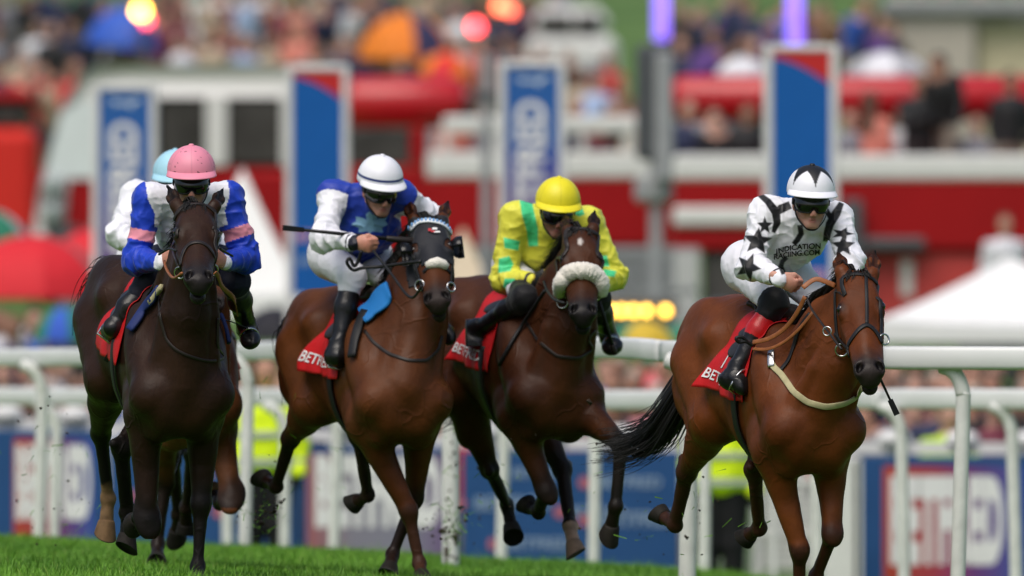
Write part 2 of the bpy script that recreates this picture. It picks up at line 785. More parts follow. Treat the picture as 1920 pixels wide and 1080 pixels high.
def ramp_mat(name, stops, scale, rough=.9, bump=.02, detail=6):
    m = bpy.data.materials.new(name)
    m.use_nodes = True
    nt = m.node_tree
    b = nt.nodes['Principled BSDF']
    b.inputs['Roughness'].default_value = rough
    b.inputs['Specular IOR Level'].default_value = .2
    tc = nt.nodes.new('ShaderNodeTexCoord')
    n = nt.nodes.new('ShaderNodeTexNoise')
    n.inputs['Scale'].default_value = scale
    n.inputs['Detail'].default_value = detail
    r = nt.nodes.new('ShaderNodeValToRGB')
    while len(r.color_ramp.elements) < len(stops):
        r.color_ramp.elements.new(.5)
    for e, (p, c) in zip(r.color_ramp.elements, stops):
        e.position = p
        e.color = (*c, 1)
    nt.links.new(tc.outputs['Object'], n.inputs['Vector'])
    nt.links.new(n.outputs['Fac'], r.inputs['Fac'])
    nt.links.new(r.outputs['Color'], b.inputs['Base Color'])
    if bump:
        bp = nt.nodes.new('ShaderNodeBump')
        bp.inputs['Distance'].default_value = bump
        nt.links.new(n.outputs['Fac'], bp.inputs['Height'])
        nt.links.new(bp.outputs['Normal'], b.inputs['Normal'])
    return m


M_TURF = ramp_mat('turf', [(.3, (.045, .12, .008)), (.7, (.08, .19, .015))], 1.3)
M_HILL = ramp_mat('hill_grass', [(.3, (.06, .12, .03)), (.7, (.11, .19, .05))], .25)


def sheet(name, xs, ys, m, flip=False):
    X, Yg = np.meshgrid(xs, ys, indexing='ij')
    Z = ground_z(X, Yg)
    n1, n2 = X.shape
    P = np.stack([X, Yg, Z], -1).reshape(-1, 3)
    i = np.arange(n1 - 1)[:, None] * n2 + np.arange(n2 - 1)[None]
    Qd = np.stack([i, i + n2, i + n2 + 1, i + 1], -1).reshape(-1, 4)
    o = link(name, mesh_np(name, P, Qd), m)
    o['kind'] = 'structure'
    return o


sheet('turf_ground', np.concatenate([np.linspace(-60, -7, 14), np.linspace(-6.5, 6.5, 90), np.linspace(7, 60, 14)]), np.concatenate([np.linspace(-40, 46, 14), np.linspace(48, 102, 90)]), M_TURF)
sheet('hill', np.concatenate([np.linspace(-500, -42, 12), np.linspace(-40, 40, 40), np.linspace(42, 500, 12)]), np.concatenate([np.linspace(102, 300, 60), np.linspace(320, 1600, 20)]), M_HILL)

# grass: individual blades over the stretch of turf that shows
def grass(n, xr, yr):
    x = RNG.uniform(*xr, n)
    y = RNG.uniform(*yr, n)
    z = ground_z(x, y)
    P0 = np.stack([x, y, z], 1)
    cl = vnoise(P0 * [1, 1, 0], 1.1)
    cl2 = vnoise(P0 * [1, 1, 0], 6.0, 5.0)
    h = (.040 + .022 * cl + .016 * cl2 + RNG.uniform(-.012, .03, n)) * np.where(RNG.random(n) < .03, 1.5, 1)
    h = np.clip(h, .018, .14)
    a = RNG.uniform(0, 2 * math.pi, n)
    ln = RNG.uniform(.2, .9, n) * h
    w = RNG.uniform(.0011, .0026, n)
    d = np.stack([np.cos(a), np.sin(a), np.zeros(n)], 1)
    s_ = np.stack([-np.sin(a), np.cos(a), np.zeros(n)], 1)
    # width faces sideways at random
    up = np.array([0, 0, 1.0])
    mid = P0 + up * (h * .6)[:, None] + d * (ln * .3)[:, None]
    tip = P0 + up * h[:, None] + d * ln[:, None]
    vs = np.stack([P0 - s_ * w[:, None], P0 + s_ * w[:, None], mid + s_ * (w * .8)[:, None], mid - s_ * (w * .8)[:, None], tip], 1).reshape(-1, 3)
    b = np.arange(n) * 5
    q = np.stack([b, b + 1, b + 2, b + 3], 1)
    t = np.stack([b + 3, b + 2, b + 4], 1)
    g0, g1, g2 = np.array([.066, .190, .009]), np.array([.140, .33, .020]), np.array([.22, .29, .06])
    k = np.clip(.45 + .45 * cl + .55 * vnoise(P0 * [1, 1, 0], .55, 9.0) + RNG.normal(0, .25, n), 0, 1)[:, None]
    c = g0 * (1 - k) + g1 * k
    dry = RNG.random(n) < .05
    c[dry] = g2
    col = np.repeat(c, 5, 0)
    return vs, [q, t], col


vs, fq, col = grass(500000, (-3.6, 2.3), (52.5, 79))
M_GRASS = mat('grass_blades', rough=.5, spec=.3, vcol=True, var=0)
go = link('grass', mesh_np('grass', vs, fq, True, col), M_GRASS)
tag(go, 'bright green turf blades along the bottom of the picture', None, None, 'stuff')

# turf kicked up by the hooves
mb = MB()
cols = []
for (px, py, Y, sp_, n) in ((845, 985, 68, 26, 90), (850, 870, 68, 60, 24), (560, 890, 66, 60, 20), (500, 960, 66, 24, 80), (110, 880, 66, 60, 20), (60, 820, 66, 50, 14), (900, 930, 67, 60, 26),
                             (1215, 960, 64, 70, 22), (1330, 940, 61, 50, 18), (1040, 880, 64, 90, 20), (520, 760, 66, 40, 12), (120, 970, 66, 30, 14)):
    for i in range(n):
        c = W(px + RNG.normal(0, sp_), min(py + RNG.normal(0, sp_ * .9), 1040), Y + RNG.normal(0, 1.2))
        d = nrm(RNG.normal(0, 1, 3))
        if RNG.random() < .55:
            L = RNG.uniform(.010, .035)
            e = orth(RNG.normal(0, 1, 3), d) * .0022
            mb.add([c - d * L - e, c - d * L + e, c + d * L + e * .6 + V(0, 0, .004), c + d * L - e * .6], [(0, 1, 2, 3)])
            cols += [(.10, .24, .02)] * 4
        else:
            r = RNG.uniform(.003, .010) * (1.8 if RNG.random() < .15 else 1)
            p6 = [c + RNG.normal(0, 1, 3) * .25 * r + np.array(a) * r for a in ((1, 0, 0), (-1, 0, 0), (0, 1, 0), (0, -1, 0), (0, 0, 1), (0, 0, -1))]
            mb.add(p6, [(0, 2, 4), (2, 1, 4), (1, 3, 4), (3, 0, 4), (2, 0, 5), (1, 2, 5), (3, 1, 5), (0, 3, 5)])
            cols += [(.025, .016, .008)] * 6
ca = np.array(cols)
o = mb.build('turf_debris', mat('flying_turf', rough=.8, vcol=True, var=0), colf=lambda v: ca)
tag(o, 'bits of turf and soil thrown up by the hooves', None, None, 'stuff')

# ------------------------------------------------------------------ running rails
M_RAIL = mat('white_rail_plastic', color=(.70, .71, .70), rough=.38, spec=.5, var=.07, vscale=3)
M_POST = mat('white_post', color=(.66, .67, .64), rough=.5, var=.16, vscale=9)
M_MUD = mat('mud', color=(.035, .024, .012), rough=.95, var=.4)
M_WHITE = mat('white_paint', color=(.68, .68, .67), rough=.6, var=.08)
M_GREYP = mat('grey_metal', color=(.30, .31, .32), rough=.5, var=.12)
M_DKGREY = mat('dark_grey_metal', color=(.075, .082, .09), rough=.5, var=.15)
M_RED = mat('red_bus_paint', color=(.31, .005, .007), rough=.4, spec=.2, var=.16, vscale=.9)
M_RED2 = mat('bright_red_fabric', color=(.60, .018, .018), rough=.7, var=.12)
M_DARKGL = mat('dark_window', color=(.060, .057, .054), rough=.2, spec=.3, var=.6, vscale=1.6)
M_CREAM = mat('cream_paint', color=(.66, .66, .64), rough=.6, var=.06)
M_BLUE = mat('board_blue', color=(.016, .070, .205), rough=.6, spec=.25, var=.08)
M_PILB = mat('pillar_blue', color=(.006, .098, .36), rough=.6, spec=.2, var=.05)
M_TENT = mat('white_canvas', color=(.80, .80, .79), rough=.85, var=.04)
M_WIN = mat('pale_window', color=(.32, .37, .36), rough=.2, var=.2)


def rail(name, label, path, tall, deep, posts, post_r, splits):
    o = thing(name, W(*path[len(path) // 2]), label, 'running rail', 'white running rails')
    pts = [V(p[0], p[1], p[2]) for p in path]
    sm = spline(pts, 14)
    cuts = [0] + [min(range(len(sm)), key=lambda i: abs(sm[i][0] - s_)) for s_ in splits] + [len(sm) - 1]
    for a, b in zip(cuts[:-1], cuts[1:]):
        mb = MB()
        P3 = [W(p[0], p[1], p[2]) for p in sm[a:b + 1]]
        if len(P3) < 2:
            continue
        ring_ = []
        for k in range(16):
            t = 2 * math.pi * k / 16
            c, s_ = math.cos(t), math.sin(t)
            ring_.append((deep / 2 * math.copysign(abs(c) ** .45, c), tall / 2 * math.copysign(abs(s_) ** .45, s_)))
        base = len(mb.v)
        for i, p in enumerate(P3):
            t = nrm(P3[min(i + 1, len(P3) - 1)] - P3[max(i - 1, 0)])
            sd = nrm(np.cross(t, V(0, 0, 1)))
            sh = 1.0 if 0 < i < len(P3) - 1 else .97
            for (dx, dz) in ring_:
                mb.v.append(tuple(p + sd * dx * sh + V(0, 0, dz * sh) + (t * .003 * (1 if i == 0 else -1) if sh < 1 else 0)))
        for i in range(len(P3) - 1):
            for k in range(16):
                mb.f.append((base + i * 16 + k, base + (i + 1) * 16 + k, base + (i + 1) * 16 + (k + 1) % 16, base + i * 16 + (k + 1) % 16))
        mb.f.append(tuple(base + k for k in range(16)))
        mb.f.append(tuple(base + (len(P3) - 1) * 16 + k for k in range(16))[::-1])
        child(o, 'rail_section', mb, M_RAIL, True)
    for po in posts:
        px, pyt, bx, Y = po[:4]
        top = W(px - 30, pyt, Y)
        g = W(bx, 1000, Y)
        g[2] = float(ground_z(g[0], Y)) - .05
        mid = W(px, pyt + 62, Y)
        sc = Y / 65.0
        arc = [top + V(-.03, .02, .02), top + V(.02, .0, 0), W(px - 8, pyt + 18, Y), W(px, pyt + 46, Y), mid, (mid + g) / 2, g]
        arc = spline(arc, 5)
        mb = MB()
        mb.tube(arc, po[4] if len(po) > 4 else post_r, 12)
        p_ = child(o, 'post', mb, M_POST, True)
        if len(po) > 5:
            p_['label'] = 'white post splashed with mud'
            mb = MB()
            for i in range(44):
                f_ = RNG.random()
                c = g * (1 - f_) + mid * f_
                k = 3 if i < 9 else 1
                if i < 9:
                    c = g + (mid - g) * RNG.normal(.24, .06)
                r = RNG.uniform(.005, .013) * (1.35 if i < 9 else 1)
                cc = c + V(RNG.uniform(-.036, .036), -po[4] * .93, 0)
                mb.lathe(cc, [(r * .5, -.004), (r, 0), (r * .4, .006)], 7, np.stack([V(1, 0, 0), V(0, 0, RNG.uniform(.8, 1.8)), V(0, -1, 0)]))
            sp_ = mb.build('mud_splash', M_MUD, None, tuple(parent_loc(o)))
            sp_.location = (0, 0, 0)
            sp_.parent = p_
            sp_['kind'] = 'stuff'
    return o


rail('running_rail', 'nearer white running rail just behind the horses, with curved posts',
     [(-300, 680, 86), (-120, 675, 85), (0, 671, 84), (250, 668, 82), (500, 658, 79), (800, 650, 74), (1160, 653, 69), (1250, 659, 68), (1450, 667, 66.5), (1660, 671, 65.3), (1920, 672, 65), (2300, 674, 65)],
     .122, .10, [(80, 690, 70, 83.4), (465, 676, 458, 79), (845, 672, 845, 73, .052, 1), (1292, 682, 1288, 67.5, .048), (1806, 694, 1792, 65.1, .040)], .042, [330, 1000, 1252, 1662])
rail('running_rail', 'further white running rail, lower in view behind the nearer one',
     [(-300, 742, 97), (0, 743, 95), (250, 744, 93), (500, 745, 91), (800, 747, 88), (1160, 750, 85), (1450, 750, 83), (1660, 748, 81.5), (1920, 749, 80.5), (2300, 750, 80)],
     .135, .10, [(106, 762, 97, 94), (425, 764, 428, 91.5), (535, 765, 533, 90.5), (632, 765, 622, 89.5), (945, 768, 938, 86.5), (1116, 768, 1112, 85), (1322, 768, 1320, 83.5), (1530, 768, 1534, 82.3), (1690, 768, 1697, 81.3), (1898, 768, 1908, 80.6)], .042, [330, 1000, 1662])

# ------------------------------------------------------------------ advertising boards and barrier
def grad_mat(name, stops, axis='X'):
    m = bpy.data.materials.new(name)
    m.use_nodes = True
    nt = m.node_tree
    b = nt.nodes['Principled BSDF']
    b.inputs['Roughness'].default_value = .5
    tc = nt.nodes.new('ShaderNodeTexCoord')
    sx = nt.nodes.new('ShaderNodeSeparateXYZ')
    r = nt.nodes.new('ShaderNodeValToRGB')
    while len(r.color_ramp.elements) < len(stops):
        r.color_ramp.elements.new(.5)
    for e, (p, c) in zip(r.color_ramp.elements, stops):
        e.position = p
        e.color = (*c, 1)
    nt.links.new(tc.outputs['Generated'], sx.inputs[0])
    nt.links.new(sx.outputs[axis], r.inputs['Fac'])
    nt.links.new(r.outputs['Color'], b.inputs['Base Color'])
    return m


M_GRAD = grad_mat('printed_gradient', [(0, (.42, .045, .018)), (.35, (.34, .03, .05)), (.62, (.13, .03, .17)), (.95, (.03, .07, .30))])
M_GRAD2 = grad_mat('printed_gradient_pale', [(0, (.30, .09, .10)), (.3, (.20, .19, .24)), (.7, (.20, .20, .26)), (1, (.12, .06, .18))])
YB = 103.0
k_ = YB / FPX


def board(x0, x1, ytop, label, kind):
    c = W((x0 + x1) / 2, ytop, YB)
    z0 = float(ground_z(c[0], YB))
    o = thing('advertising_board', (c[0], YB, z0), label, 'advertising board', 'boards along the barrier')
    w, h = (x1 - x0) * k_, c[2] - z0
    mb = MB()
    mb.box((c[0], YB, z0 + h / 2), (w - .02, .05, h), None, .01)
    child(o, 'panel', mb, M_BLUE)

    def lett(txt, px, py, hh_, sx, m, name='lettering', dy=-.034, bold=.03):
        v, f_ = text_mesh(txt, hh_ / .7, bold * hh_ / .7, 0, 1.05)
        v[:, 0] *= sx if sx < 3 else sx * k_ / (v[:, 0].max() - v[:, 0].min())
        p = W(px, py, YB)
        mb = MB()
        mb.add([(p[0] + a[0], YB + dy, p[2] + a[1]) for a in v], f_)
        child(o, name, mb, m)
    if kind[0] == 'grad':
        _, gx0, gx1, gy0, tx, ty, th, sx, gm = kind
        mb = MB()
        a, b = W(gx0, gy0, YB), W(gx1, gy0, YB)
        zb = z0 + .02
        mb.box(((a[0] + b[0]) / 2, YB - .029, (a[2] + zb) / 2), (b[0] - a[0], .004, a[2] - zb))
        child(o, 'logo_panel', mb, gm)
        lett('BETFRED', tx, ty, th, sx, M_INKW, bold=.06)
    else:
        for (px, py, s_) in kind[1]:
            lett('BETFRED', px, py, .075 * s_, 1.0, mat('pale_blue_print', color=(.22, .31, .45), rough=.6, var=0))
            mb = MB()
            p = W(px - 70 * s_, py, YB)
            mb.lathe((p[0], YB - .030, p[2]), [(.05, 0), (.05, .004)], 14, np.stack([V(1, 0, 0), V(0, 0, 1), V(0, -1, 0)]))
            child(o, 'emblem', mb, mat('pale_red_print', color=(.42, .12, .16), rough=.6, var=0))
    return o


board(-330, 200, 806, 'blue board with an orange to purple panel and white lettering, behind the first post', ('grad', 26, 178, 822, 100, 912, .54, 140, M_GRAD))
board(203, 560, 820, 'blue board with pale print between the two dark horses', ('blue', [(470, 890, 1.2), (480, 960, 1.0), (330, 930, 1.2)]))
board(563, 862, 838, 'blue board with a pale purple panel behind the hooded horse', ('grad', 575, 848, 850, 708, 928, .52, 235, M_GRAD2))
board(865, 1275, 846, 'plain blue board with faint white print behind the sheepskin horse', ('blue', [(1010, 888, 1.0), (960, 945, 1.4), (1180, 905, 1.2), (1200, 975, 1.5), (1010, 1020, 1.2), (1120, 960, 1.0)]))
board(1612, 1990, 856, 'blue board with a large white BETFRED panel, between curved posts', ('grad', 1656, 1926, 874, 1774, 984, .64, 212, M_GRAD))
board(-900, -334, 800, 'blue board beyond the rail, clear of the horses', ('blue', [(-500, 900, 1.4)]))
board(1994, 2500, 858, 'blue board with an orange edge, past the last curved post', ('grad', 2002, 2300, 874, 2130, 985, .64, 212, M_GRAD))

# gate panels between the boards
o = thing('crowd_gate', W(1440, 1050, 102), 'white barrier gate with grey mesh behind the bright bay horse', 'gate')
for px, w in ((1290, .07), (1372, .05), (1450, .05), (1530, .06), (1580, .32), (1606, .05)):
    a = W(px, 862, 102)
    z0 = float(ground_z(a[0], 102))
    mb = MB()
    mb.box((a[0], 102, (a[2] + z0) / 2), (w, .05, a[2] - z0), None, .008)
    child(o, 'panel' if w > .2 else 'upright', mb, M_CREAM if w > .2 else M_WHITE)
for py in (864, 905, 1000):
    a, b = W(1280, py, 102.06), W(1610, py, 102.06)
    mb = MB()
    mb.box(((a[0] + b[0]) / 2, 102.06, a[2]), (b[0] - a[0], .04, .07 if py == 864 else .04), None, .008)
    child(o, 'bar', mb, M_WHITE)
mb = MB()
for i in range(44):
    a = W(1285 + i * 7.2, 864, 102.10)
    z0 = float(ground_z(a[0], 102.10))
    mb.box((a[0], 102.10, (a[2] + z0) / 2), (.008, .008, a[2] - z0))
for i in range(16):
    a, b = W(1280, 870 + i * 14, 102.12), W(1610, 870 + i * 14, 102.12)
    mb.box(((a[0] + b[0]) / 2, 102.12, a[2]), (b[0] - a[0], .008, .008))
c_ = child(o, 'mesh', mb, M_GREYP)
c_['kind'] = 'stuff'

# white top bar of the barrier, with caps
o = thing('barrier_rail', W(960, 830, 104), 'long white barrier rail along the top of the boards', 'barrier')
brp = [(-900, 790), (0, 800), (400, 812), (800, 832), (1200, 840), (1640, 846), (2500, 850)]
mb = MB()
for i, f_ in enumerate(np.linspace(-900, 2500, 60)[:-1]):
    f2_ = f_ + 3400 / 59
    a = W(f_, np.interp(f_, [q[0] for q in brp], [q[1] for q in brp]) - 6, 104)
    b = W(f2_, np.interp(f2_, [q[0] for q in brp], [q[1] for q in brp]) - 6, 104)
    mb.add([a + V(0, -.06, -.05), b + V(0, -.06, -.05), b + V(0, -.06, .05), a + V(0, -.06, .05), a + V(0, .06, -.05), b + V(0, .06, -.05), b + V(0, .06, .05), a + V(0, .06, .05)],
           [(0, 1, 2, 3), (4, 7, 6, 5), (3, 2, 6, 7), (0, 4, 5, 1)])
child(o, 'top_bar', mb, M_WHITE)
for px in list(range(-200, 2200, 128)):
    a = W(px + 84, np.interp(px, [q[0] for q in brp], [q[1] for q in brp]) - 20, 104)
    mb = MB()
    mb.lathe(a - V(0, 0, .04), [(.14, 0), (.15, .05), (.12, .10), (.05, .13)], 12)
    child(o, 'cap', mb, M_WHITE, True)
    z0 = float(ground_z(a[0], 104))
    mb = MB()
    mb.box((a[0], 104.1, (a[2] + z0) / 2 - .06), (.07, .07, a[2] - z0 - .1))
    child(o, 'post', mb, M_WHITE)

# ------------------------------------------------------------------ background people
def person_mesh(kind):
    s = SDF(.028)
    hz = 1.66
    sx = 1.0
    if kind == 'lean':
        lean = .22
    else:
        lean = .04
    hd = V(lean * .3, -lean, hz - .12 * (kind == 'lean'))
    ch = V(lean * .15, -lean * .6, 1.32)
    s.ell(hd, (.085, .10, .125), None, .02)
    s.cone(hd - V(0, 0, .1), ch, .055, .07, .03)
    s.cone(V(0, 0, .92), ch, .15, .17, .06, (V(1, 0, 0), 1.25))
    for q in (-1, 1):
        sh = ch + V(.20 * q, 0, .08)
        if kind == 'raise' and q == 1:
            el, ha = sh + V(.10, -.16, -.16), sh + V(.06, -.30, .10)
        elif kind == 'fold':
            el, ha = sh + V(.05 * q, -.10, -.27), sh + V(-.18 * q, -.28, -.20)
        else:
            el, ha = sh + V(.06 * q, .02, -.28), sh + V(.05 * q, -.07, -.53)
        s.cone(ch + V(.1 * q, 0, .08), sh, .08, .075, .03)
        s.cone(sh, el, .068, .052, .02)
        s.cone(el, ha, .052, .038, .02)
        s.ell(ha + nrm(ha - el) * .06, (.045, .045, .055), None, .02)
        s.cone(V(.09 * q, 0, .92), V(.10 * q, -.02, .48), .115, .07, .03)
        s.cone(V(.10 * q, -.02, .48), V(.11 * q, .02, .08), .068, .045, .02)
        s.cone(V(.11 * q, .02, .05), V(.12 * q, -.14, .04), .045, .04, .02)
    s.ell(hd + V(0, .03, .04), (.094, .10, .115), None, .01)
    if kind == 'hair':
        s.cone(hd + V(0, .06, .0), V(0, .10, 1.30), .09, .08, .03)
    P, Q = s.build(1)
    # zone mask: r = top, g = bottoms, b = hair, none = skin
    c = np.zeros((len(P), 3))
    z = P[:, 2]
    top = (z > .90) & (np.linalg.norm(P - hd, axis=1) > .17)
    for q in (-1, 1):
        pass
    c[top, 0] = 1
    c[z <= .90, 1] = 1
    hr = ((P - hd) @ V(0, .75, .65) > .02) & (np.linalg.norm(P - hd, axis=1) < .20)
    if kind == 'hair':
        hr |= (P[:, 1] > .04) & (z > 1.28) & (np.abs(P[:, 0]) < .12)
    c[hr] = (0, 0, 1)
    hand = np.zeros(len(P), bool)
    return P, Q, c


def crowd_mat():
    m = bpy.data.materials.new('spectator_clothes')
    m.use_nodes = True
    nt = m.node_tree
    b = nt.nodes['Principled BSDF']
    b.inputs['Roughness'].default_value = .75
    oi = nt.nodes.new('ShaderNodeObjectInfo')
    at = nt.nodes.new('ShaderNodeAttribute')
    at.attribute_name = 'col'
    sp_ = nt.nodes.new('ShaderNodeSeparateColor')
    nt.links.new(at.outputs['Color'], sp_.inputs[0])

    def ramp(stops, mul):
        mt = nt.nodes.new('ShaderNodeMath')
        mt.operation = 'MULTIPLY'
        mt.inputs[1].default_value = mul
        fr = nt.nodes.new('ShaderNodeMath')
        fr.operation = 'FRACT'
        nt.links.new(oi.outputs['Random'], mt.inputs[0])
        nt.links.new(mt.outputs[0], fr.inputs[0])
        r = nt.nodes.new('ShaderNodeValToRGB')
        r.color_ramp.interpolation = 'CONSTANT'
        while len(r.color_ramp.elements) < len(stops):
            r.color_ramp.elements.new(.5)
        for i, (e, c) in enumerate(zip(r.color_ramp.elements, stops)):
            e.position = i / len(stops)
            e.color = (*c, 1)
        nt.links.new(fr.outputs[0], r.inputs['Fac'])
        return r.outputs['Color']
    skin = ramp([(.46, .24, .17), (.40, .20, .14), (.50, .28, .21), (.30, .15, .10)], 7)
    hair = ramp([(.05, .03, .02), (.14, .08, .04), (.015, .012, .01), (.28, .24, .20), (.07, .03, .015)], 13)
    bot = ramp([(.02, .025, .05), (.015, .015, .018), (.25, .22, .18), (.10, .10, .12)], 29)
    prev = skin
    for ch, cc in ((0, oi.outputs['Color']), (1, bot), (2, hair)):
        mx = nt.nodes.new('ShaderNodeMix')
        mx.data_type = 'RGBA'
        nt.links.new(sp_.outputs[ch], mx.inputs['Factor'])
        nt.links.new(prev, mx.inputs['A'])
        nt.links.new(cc, mx.inputs['B'])
        prev = mx.outputs['Result']
    nt.links.new(prev, b.inputs['Base Color'])
    return m


M_CROWD = crowd_mat()
PM = {}
for kd in ('stand', 'lean', 'raise', 'fold', 'hair'):
    P_, Q_, c_ = person_mesh(kd)
    me = mesh_np('spectator', P_, Q_, True, c_)
    me.materials.append(M_CROWD)
    PM[kd] = me
CN = {'navy': (.012, .018, .06), 'black': (.010, .010, .012), 'white': (.62, .62, .66), 'pale blue': (.36, .46, .66), 'lilac': (.34, .30, .50), 'beige': (.46, .36, .26),
      'salmon': (.62, .20, .15), 'red': (.50, .03, .03), 'blue': (.03, .09, .42), 'grey': (.20, .20, .23), 'pink': (.62, .26, .30), 'green': (.05, .20, .10),
      'cream': (.62, .54, .40), 'purple': (.10, .04, .20), 'orange': (.60, .20, .04), 'maroon': (.14, .02, .04), 'brown': (.16, .08, .04), 'yellow green': (.45, .68, .02)}
NP = 0
SEEN_LABELS = {}


def spectator(px, head_py, Y, cname, kind='stand', label=None, group='spectators on the hill', scale=1.0, rz=0.0, zbase=None):
    """head top at the image row head_py"""
    t = W(px, head_py, Y)
    o = bpy.data.objects.new('person', PM[kind])
    COL.objects.link(o)
    o.scale = (scale,) * 3
    o.location = (t[0], Y, t[2] - 1.79 * scale)
    o.rotation_euler = (0, 0, rz)
    o.color = (*CN[cname], 1)
    tag(o, label, 'spectator', group)
    return o


HOWS = {'stand': 'standing', 'lean': 'leaning', 'raise': 'arm raised', 'fold': 'arms folded', 'hair': 'long haired'}
# crowd just behind the barrier: heads show under and between the rails
PLACE1 = [(-100, 'beyond the first curved post'), (70, 'behind the first curved post'), (150, 'behind the dark brown horse'), (480, 'between the dark brown and hooded horses'),
          (640, 'behind the hooded horse\'s belly'), (860, 'behind the mud-splashed post'), (1000, 'behind the sheepskin horse'), (1190, 'right of the sheepskin horse'),
          (1290, 'behind the bright bay\'s tail'), (1480, 'behind the bright bay\'s legs'), (1660, 'beside the bright bay\'s muzzle'), (1760, 'left of the last curved post'),
          (1850, 'right of the last curved post'), (2050, 'past the last curved post')]


def near_place(px, table):
    return min(table, key=lambda q: abs(q[0] - px))[1]


def uniq(base, extra):
    k = base
    if k in SEEN_LABELS:
        k = base + ', ' + extra[SEEN_LABELS[base] % len(extra)]
        SEEN_LABELS[base] += 1
    else:
        SEEN_LABELS[base] = 0
    return k


names1 = ['navy', 'black', 'black', 'white', 'pink', 'blue', 'grey', 'navy', 'salmon', 'black', 'maroon', 'beige', 'pale blue', 'red']
rr = random.Random(11)
ROWS = ((0, 'front row', 110, 720, 748, 33), (1, 'second row', 116.5, 690, 706, 34), (2, 'third row', 123, 655, 684, 40), (3, 'fourth row', 127.5, 566, 606, 30))
for ri, row_t, Yr, pa, pb, stp in ROWS:
    px = -150.0 + ri * 11
    while px < 2060:
        hid = (ri == 3 and px > 190) or (ri == 2 and (160 < px < 430 or 580 < px < 830 or 900 < px < 1110 or 1330 < px < 1600)) or (ri < 2 and (190 < px < 400 or 1340 < px < 1560))
        if not hid:
            cn = rr.choice(names1)
            if 1600 < px < 1960:
                cn = rr.choice(['black', 'black', 'navy', 'grey', 'maroon'])
            if px < 190:
                cn = rr.choice(['red', 'blue', 'white', 'green', 'pink', 'navy', 'salmon', 'black', 'maroon'])
            kd = rr.choice(['stand', 'lean', 'fold', 'hair', 'raise'])
            spectator(px, rr.uniform(pa, pb), Yr + rr.uniform(0, 2.2), cn, kd, f"{row_t} spectator in {cn} {HOWS[kd]}, {near_place(px, PLACE1)}", 'spectators behind the barrier', rr.uniform(.94, 1.04), rr.uniform(-.7, .7))
        px += stp * rr.uniform(.75, 1.25)
spectator(1775, 752, 108, 'yellow green', 'fold', 'spectator in a yellow green vest over blue, left of the last curved post', 'spectators behind the barrier', 1.0, .3)

# stewards in high-visibility jackets on the course side
M_HIVIS = mat('hivis_yellow', color=(.80, 1.0, .015), rough=.6, var=.08, vscale=4)
M_TROU = mat('black_trousers', color=(.008, .008, .010), rough=.8, var=.15)
M_STRIPE = mat('reflective_tape', color=(.42, .46, .40), rough=.4, var=.05)


def steward(px, ytop, ybot, label, sc=1.0, hair=(.05, .03, .02)):
    Y = 98.5
    P_, Q_, c_ = person_mesh('stand')
    sk = np.array([.45, .24, .17])
    col = np.tile(sk, (len(P_), 1))
    col[c_[:, 2] > .5] = hair
    col[c_[:, 1] > .5] = (.008, .008, .010)
    t = W(px, ytop, Y)
    loc = V(t[0], Y, t[2] - 1.44 * sc)
    o = link('person', mesh_np('person', P_ * sc, Q_, True, col), mat('steward_skin', rough=.6, vcol=True, var=.05), None, loc)
    tag(o, label, 'steward', 'stewards in high visibility jackets')
    s = SDF(.024)
    ch = V(.006, -.024, 1.32)
    s.cone(V(0, 0, 1.03), ch, .20, .20, .06, (V(1, 0, 0), 1.3))
    for q in (-1, 1):
        sh = ch + V(.20 * q, 0, .08)
        el, ha = sh + V(.06 * q, .02, -.28), sh + V(.05 * q, -.07, -.50)
        s.cone(ch + V(.1 * q, 0, .07), sh, .10, .095, .03)
        s.cone(sh, el, .092, .075, .02)
        s.cone(el, ha, .075, .055, .02)
    Pj, Qj = s.build(1)
    Pj = Pj + normals(Pj, Qj) * ((1 - np.abs(vnoise(Pj, 7))) ** 3 * .02)[:, None]
    jk = link('jacket', mesh_np('jacket', Pj * sc, Qj), M_HIVIS, o)
    for z in (.97, 1.18):
        mb = MB()
        bv = bvh_of(Pj * sc, Qj)
        pts, nn_ = [], []
        for a in np.linspace(0, 2 * math.pi, 40):
            d = V(math.cos(a), math.sin(a), 0)
            h = bv.ray_cast(Vector(V(0, 0, z * sc) + d), Vector(-d))
            if h[0] is not None:
                pts.append(V(*h[0]) + d * .006)
                nn_.append(d)
        mb.ribbon(pts, nn_, .055, .003)
        st = mb.build('reflective_band', M_STRIPE)
        st.parent = jk
    s = SDF(.024)
    for q in (-1, 1):
        s.cone(V(.09 * q, 0, .86), V(.10 * q, -.02, .48), .14, .095, .04)
        s.cone(V(.10 * q, -.02, .48), V(.11 * q, .02, .04), .095, .075, .03)
    Pt, Qt = s.build(1)
    link('trousers', mesh_np('trousers', Pt * sc, Qt), M_TROU, o)
    return o


steward(1352, 792, 1065, 'steward in a yellow jacket and black trousers behind the bright bay horse')
steward(497, 752, 1020, 'steward in a yellow jacket between the dark brown and hooded horses', 1.02)

